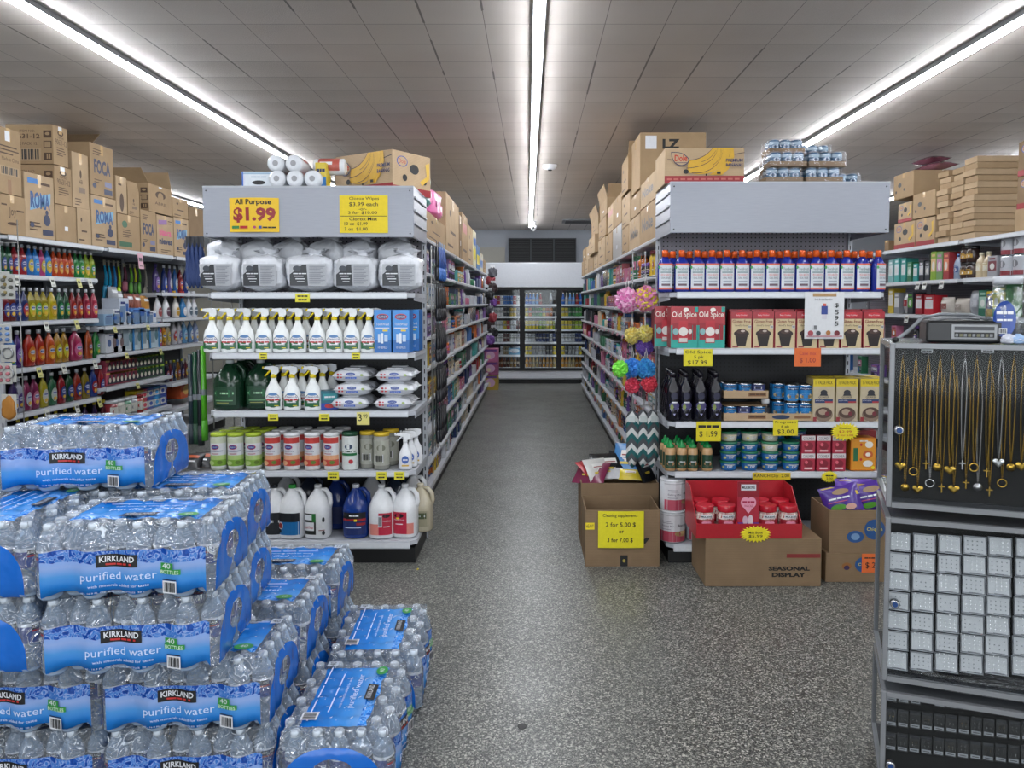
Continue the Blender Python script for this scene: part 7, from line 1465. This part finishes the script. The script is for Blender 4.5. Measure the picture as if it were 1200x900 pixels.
def necklace(L, kind, mat, w_, key):
    def f():
        a = MB(); n = 14; pts = []
        for s in (-1, 1):
            q = [(s*w_*math.sin(min(1, t/n*3.0)*PI/2)*(1-(t/n)**3*.9), -.004, -L*t/n) for t in range(n+1)]
            a.tube(q, .0014, mat, 5)
            for t in range(0, 44): 
                tt = t/44*n; x = s*w_*math.sin(min(1, tt/n*3.0)*PI/2)*(1-(tt/n)**3*.9); z = -L*tt/n
                a.add([(x-.0024, -.0064, z), (x, -.0072, z-.0016), (x+.0024, -.0064, z), (x, -.0072, z+.0016)], [(0, 1, 2, 3)], mat)
        b = MB(); z = -L
        if kind == 0: b.add([(r*16*math.sin(t)**3*.0009, -.006-.002*(r < 1), z-.008+r*.0009*(13*math.cos(t)-5*math.cos(2*t)-2*math.cos(3*t)-math.cos(4*t))) for r in (1, .5) for t in [2*PI*k/20 for k in range(20)]], [(k, (k+1) % 20, 20+(k+1) % 20, 20+k) for k in range(20)]+[tuple(range(20, 40))], mat)
        elif kind == 1: b.cbox(-.002, .002, -.008, -.004, z-.028, z, mat, .0008).cbox(-.009, .009, -.008, -.004, z-.012, z-.008, mat, .0008)
        elif kind == 2: b.tube([(.011*math.cos(t), -.006, z-.012+.011*math.sin(t)) for t in [2*PI*k/16 for k in range(16)]], .0025, mat, 6, True)
        else: b.lathe([(.001, -.004), (.012, -.003), (.012, .001), (.001, .002)], mat, 14, tilt=Matrix.Rotation(PI/2, 3, 'X'), c=(0, -.006, z-.012))
        c = MB(); c.tube([(0, .018, .004), (0, -.004, .004), (0, -.006, .008)], .0016, SILV, 5)
        return Proto('necklace', 'necklace', a, [('pendant', b), ('hook', c)])
    return P('neck'+key, f)
KN = ('heart', 'cross', 'ring', 'medallion')
r1 = [1061, 1077, 1092, 1106, 1121, 1136, 1150, 1166, 1180, 1195]; r2 = [1068, 1083.5, 1098, 1112.5, 1127.5, 1142, 1156.5, 1171, 1186]
for i, px in enumerate(r1):
    u = LU(px); z = LYz(418, u); k = (0, 2, 1, 3, 0, 1, 2, 1, 0, 3)[i]; zb = LYz(547+(0, 5, -4)[i % 3], u); mt = SILV if i in (5, 8) else GOLD
    necklace(z-zb, k, mt, .0065, 'a%d' % i).put(cw(u, .058, z), -CA, '%s chain with %s pendant, %s from left in the upper hook row' % (('gold', 'silver')[mt is SILV], KN[k], ordl(i)), 'necklaces on the upper hooks')
for i, px in enumerate(r2):
    u = LU(px); z = LYz(440, u); k = (3, 0, 2, 1, 0, 1, 3, 1, 2)[i]; zb = LYz(572+(0, 4, -5)[i % 3], u); mt = SILV if i in (2, 6) else GOLD
    necklace(z-zb, k, mt, .006, 'b%d' % i).put(cw(u, .069, z), -CA, '%s chain with %s pendant, %s from left in the lower hook row' % (('gold', 'silver')[mt is SILV], KN[k], ordl(i)), 'necklaces on the lower hooks')
for i in range(8):
    u = LU(1203)+.033*i+.01; z = LYz(425+15*(i % 2), u)
    if u < CW-.03: necklace(.28+.01*(i % 3), i % 4, GOLD, .006, 'c%d' % (i % 4)).put(cw(u, .06+.01*(i % 2), z), -CA, 'gold necklace outside the picture at the right part of the case, %s' % ordl(i), 'necklaces past the picture edge')
def jbox(v):
    def f():
        w_, h_ = .057, .049; rnd = random.Random(v); a = MB(); a.cbox(-w_/2, w_/2, -.004, .010, 0, h_, M('#6f7176', .15), .002)
        c = MB(); c.box(-w_/2+.003, w_/2-.003, -.0048, -.0042, .003, h_-.003, M('#a2a4a8', .45)); d = MB()
        for p in range(4):
            for q in range(3 if v % 2 else 4):
                if rnd.random() < .85: d.lathe([(.0018, 0), (.0012, .0014)], (SILV, M('#6c6e74'))[v % 2], 6, tilt=Matrix.Rotation(PI/2, 3, 'X'), c=(-.018+p*.012, -.0048, .014+q*.011))
        c.deco(front(w_, h_, -.0048), [('r', .3, .06, .7, .10, M('#5a5c62')), ('r', .7, .06, .85, .10, M('#7a7c82'))])
        g = MB(); g.tube([(-w_/2, -.006, 0), (w_/2, -.006, 0), (w_/2, -.006, h_), (-w_/2, -.006, h_)], .0016, M('#bcbfc6', .1), 4, True)
        return Proto('jewelry_box', 'jewelry box', a, [('card', c, [('stud', d)]), ('lid', g)])
    return P('jb%d' % v, f)
for r_ in range(7):
    for c, px in enumerate((1061.5, 1091.5, 1122, 1152.5, 1183)):
        u = LU(px); z = LYz(649+23.4*r_+1.6*c, u)
        jbox((r_*5+c) % 6).put(cw(u, .030+.004*0, z), -CA, 'clear square box of studs, %s row from top, %s from left' % (ordl(r_), ordl(c)), 'stud boxes in the middle tier', rx=math.radians(-14))
    for c in range(2):
        u = LU(1183)+.066*(c+1); z = LYz(649+23.4*r_+8+2*c, u)
        if u < CW-.035: jbox((r_+c) % 6).put(cw(u, .030, z), -CA, 'clear stud box beyond the picture edge, %s row, column %s' % (ordl(r_), NUM[c]), 'stud boxes in the middle tier', rx=math.radians(-14))
a = MB(); a.box(.02, CW-.02, .02, .07, zb1+.015, zb1+.03, M('#8a8c90', .15)); 
Proto('plastic_bag', 'bag', lumpy(.40, .045, .022, CLEARBAG, .004, 2, 3), []).put(cw(.24, .045, zb1+.016), -CA, 'clear plastic sleeve lying at the bottom of the middle tier')
def ecard(v):
    def f():
        a = MB(); a.cbox(-.0145, .0145, 0, .0015, 0, .052, M('#0e0e10', .35), .0005); b = MB(); b.box(-.012, .012, -.0012, -.0005, .004, .013, M('#85878c', .35)); b.deco(front(.024, .009, -.0012, .004), [('r', .15, .4, .85, .6, BLACK)])
        c = MB()
        for x in (-.005, .005): c.lathe([(.0014, 0), (.001, .0015)], (SILV, GOLD, SILV)[v], 6, tilt=Matrix.Rotation(PI/2, 3, 'X'), c=(x, -.0005, .026+.004*v)); c.tube([(x, -.002, .026), (x+.001*v, -.002, .020)], .0006, SILV, 4)
        d = MB(); d.box(-.013, .013, -.001, -.0002, .042, .050, M('#24252a', .15))
        return Proto('earring_card', 'earring card', a, [('price_sticker', b), ('earring', c), ('hanger_tab', d)])
    return P('ec%d' % v, f)
for r_ in range(5):
    for c in range(16):
        px = 1058.5+15.4*c if c < 10 else 0; u = LU(1058.5)+(LU(1196)-LU(1058.5))/9*c
        if u > CW-.03 or (r_ == 0 and c == 3): continue
        z = LYz(836+29*r_+1.7*c, u); 
        if z < .09: continue
        ecard((r_+c) % 3).put(cw(u, .066, z), -CA, 'black earring card, %s row from top, %s from left in the lowest tier' % (ordl(r_), ordl(c)), 'earring cards in the lowest tier', rx=math.radians(-6))
# things on top of the case
ctop = zt_+.001
def receipt():
    a = MB(); a.cbox(0, .19, 0, .15, 0, .062, M('#131416', .4), .006)
    b = MB(); b.cbox(.062, .175, -.004, .001, .010, .052, M('#8c8e90', .3), .002); b.box(.070, .167, -.006, -.004, .016, .030, BLACK)
    for k in range(9): b.box(.072+.0105*k, .079+.0105*k, -.0075, -.006, .018, .026, M('#5c5a3a' if k % 2 else '#6c6e70', .3))
    b.box(.070, .167, -.006, -.004, .036, .046, M('#3c3e42'))
    c = MB(); c.tube([(.02, .05, .06), (.05, .02, .068), (.10, .03, .07), (.14, .06, .066)], .004, M('#77797c', .4), 6)
    return Proto('power_supply', 'device', a, [('terminal_panel', b), ('cable', c)])
u_ = LU(1088); receipt().put(cw(u_, .05, ctop), -CA, 'black electronic box with silver terminal strip on top of the case')
a = MB(); a.tube([cw(.02, .03, ctop+.008), cw(.05, .06, ctop+.03), cw(.09, .09, ctop+.068), cw(.14, .14, ctop+.078), cw(.22, .16, ctop+.077), cw(.28, .12, ctop+.06), cw(.31, .10, ctop+.02), cw(.36, .14, ctop+.012), cw(.5, .2, ctop+.012)], .005, M('#6f7276', .4), 8)
a2 = MB(); a2.tube([cw(.02, .03, ctop+.008), cw(.012, .024, ctop+.006)], .008, BLACK, 8)
Proto('power_cable', 'cable', a, [('plug', a2)]).put((0, 0, 0), 0, 'grey cable arching over the black electronic box')
def clearjar():
    a = MB(); a.lathe([(.042, 0), (.050, .006), (.052, .10), (.048, .13), (.035, .145), (.034, .165)], mk_clear('jar_plastic', (.75, .78, .8), .12, .15, .006), 20, 1, .8, 2.6)
    l = MB(); l.deco(sup(.052, .8, 2.6, .11, .012, .8), [('e', .35, .5, .32, .46, M('#1c3f8c', .3)), ('t', 'Jewelry', .12, .60, .58, .72, WHITE), ('t', 'CLEANER', .14, .44, .56, .52, WHITE), ('b', .2, .14, .42, .28)])
    c = MB(); c.lathe([(.037, .163), (.037, .18), (.034, .184)], M('#b9bcc2', .3), 16)
    return Proto('plastic_jar', 'jar', a, [('label', l), ('lid', c)])
clearjar().put(cw(LU(1188), .09, ctop), -CA, 'clear plastic jar with blue oval label on the case')
for i in range(4): Proto('cotton_ball', 'cotton ball', lumpy(.035, .03, .028, M(('#b9bcc6', '#8fa8c9', '#c2c4c8', '#9fb2cc')[i], .7), .003, i, 2, .5), [('thread', MB().tube([(-.01, -.014, .01), (0, -.016, .014), (.01, -.014, .01)], .001, WHITE, 4))]).put(cw(LU(1184)+.024*i, .025, ctop), -CA, '%s white and blue puff from left at the foot of the clear jar' % ordl(i), 'puffs on the case')

# ================================================================ LEFT EDGE: END PANEL AND HANGING CARDS
a = MB(); a.cbox(-4.15, -3.605, 5.20, 5.225, .05, 2.02, POST, .003); b = MB()
for k in range(18): b.box(-3.62, -3.612, 5.199, 5.2, .2+.1*k, .23+.1*k, BLACK)
Proto('shelving_end_panel', 'end_panel', a, [('slot_strip', b)]).put((0, 0, 0), 0, 'grey steel end panel at the near end of the laundry shelving')  # end panel of the laundry shelving, built as a separate object
HC = [(5, 318, 348, '#8a7a4a', 'brown card of small knobs'), (11, 322, 350, '#5a5a52', 'dark card of round knobs'), (5, 380, 402, '#5a7cae', 'blue blister card'), (9, 404, 424, '#a9abb0', 'round silver burner card, upper'), (9, 428, 448, '#9fa1a6', 'round silver burner card, lower'), (4, 425, 450, '#a8616a', 'pink and white blister card'), (8, 462, 492, '#a8702a', 'orange-brown work gloves')]
for i, (px, y0, y1, c_, nm) in enumerate(HC):
    Y = 5.12-.01*i; h_ = ZY(y0, Y)-ZY(y1, Y); a = MB(); a.cbox(-.05, .05, 0, .004, 0, h_, M('#b5b5b0', .5), .001); b = MB()
    if i in (3, 4): b.tube([(.035*math.cos(t), -.006, h_/2+.035*math.sin(t)) for t in [2*PI*k/18 for k in range(18)]], .006, metal('#a0a2a6'), 6, True)
    elif i == 6: b = lumpy(.085, .04, h_*.95, M(c_, .7), .006, 3, 2.6, .6)
    else:
        for q in range(6): b.lathe([(.014, 0), (.012, .014), (.004, .018)], M(c_, .3), 10, tilt=Matrix.Rotation(PI/2, 3, 'X'), c=(-.025+.05*(q % 2), 0, h_*.18+h_*.3*(q//2)))
    Proto('hardware_card', 'card', a, [('goods', b), ('hook', MB().tube([(0, .08, h_-.01), (0, -.015, h_-.01)], .002, WIRE, 5))]).put((XY(px, Y), Y, ZY(y1, Y)), 0, '%s hanging on the end panel at the left edge' % nm)
Proto('chip_bag', 'bag', lumpy(.16, .09, .16, M('#24497c', .25), .012, 8, 3, .7), [('seam', MB().cbox(-.07, .07, -.002, .002, .15, .175, M('#1c3a66', .3), .001))]).put((XY(18, 5.0), 5.0, ZY(530, 5.0)), .3, 'crumpled blue packet just above the topmost water case')
a = MB(); a.box(-.15, .12, -.1, .1, ZY(532, 5.0)-.025, ZY(532, 5.0)-.003, SHELF); a2 = MB(); a2.box(-.02, .02, -.02, .02, 0, ZY(532, 5.0)-.027, POST); 
Proto('display_stand', 'stand', a, [('post', a2)]).put((XY(18, 5.0), 5.0, 0), 0, 'small grey stand holding the blue packet')
# thin wire frame in front of the soaps
a = MB(); x_ = XY(25, 5.15); a.tube([(x_, 5.15, .2), (x_, 5.15, 2.0)], .0035, WIRE, 6); a2 = MB()
for k in range(3): a2.tube([(x_-.12, 5.15, 1.85-.45*k), (x_, 5.15, 1.85-.45*k)], .003, WIRE, 5)
a3 = MB(); a3.cbox(x_-.12, x_+.02, 5.08, 5.19, 0, .02, WIRE, .003); a3.box(x_-.004, x_+.004, 5.146, 5.154, .02, .2, WIRE)
Proto('wire_rack', 'rack', a, [('crossbar', a2), ('foot', a3)]).put((0, 0, 0), 0, 'thin upright wire rack post in front of the nearest soaps')
# low shelf with packaged tools beside the water cases
Y = 4.75; zl = ZY(556, Y)
a = MB(); a.cbox(XY(205, Y), XY(241, Y), Y, Y+.3, zl-.02, zl, SHELF, .003); a2 = MB()
for x in (XY(206, Y), XY(238, Y)): a2.box(x, x+.02, Y+.02, Y+.04, 0, zl-.02, POST); a2.box(x, x+.02, Y+.26, Y+.28, 0, zl-.02, POST)
Proto('low_shelf', 'shelf', a, [('leg', a2)]).put((0, 0, 0), 0, 'low grey shelf left of the end display above the water')
for i, (px, c_, c2, nm) in enumerate(((211, '#1b1d22', '#b5522a', 'black and orange tool pack'), (222, '#1f2126', '#b5522a', 'orange-striped black pack'), (233, '#22242a', '#a84a26', 'dark pack with orange edge'))):
    pouch(.14, .16, .05, M(c_, .4), [('r', .1, .5, .9, .75, M(c2, .4)), ('r', .2, .2, .8, .3, WHITE)], 70+i, 'tool_pack', 'pack').put((XY(px, Y), Y+.06+.05*i, zl+.02), .1*i, nm+' lying on the low shelf above the water cases', rx=-1.1)
for i, px in enumerate((218, 228, 237)):
    Proto('cloth_roll', 'roll', MB().lathe([(.03, 0), (.034, .01), (.034, .12), (.03, .13)], M('#232a4a', .5), 14, tilt=Matrix.Rotation(PI/2, 3, 'X')), [('end_disc', MB().lathe([(.02, -.001), (.018, -.003)], M('#8a8c94'), 12, tilt=Matrix.Rotation(-PI/2, 3, 'X'), c=(0, -.13, 0)))]).put((XY(px, Y-.2), Y-.05, zl-.12), 0, '%s navy cloth roll under the low shelf' % ordl(i), 'navy cloth rolls')
# crumpled packet on the floor beside the end display and the floor stain
Proto('paper_scrap', 'scrap', MB().add([(0, 0, .001), (.012, .002, .003), (.014, .012, .001), (.004, .013, .004), (.007, .007, .009)], [(0, 1, 4), (1, 2, 4), (2, 3, 4), (3, 0, 4), (3, 2, 1, 0)], YEL)).put((XY(489, 4.12, 668), 4.10, 0), .3, 'tiny yellow scrap on the floor in front of the wipes display')
Proto('floor_stain', 'stain', MB().lathe([(.016, .0004), (.014, .0008)], M('#1b1b1a', .5), 14)).put((XY(612, 2.56, 857), 2.56, 0), 0, 'small dark round spot on the speckled floor', scale=(1, 1.2, 1))
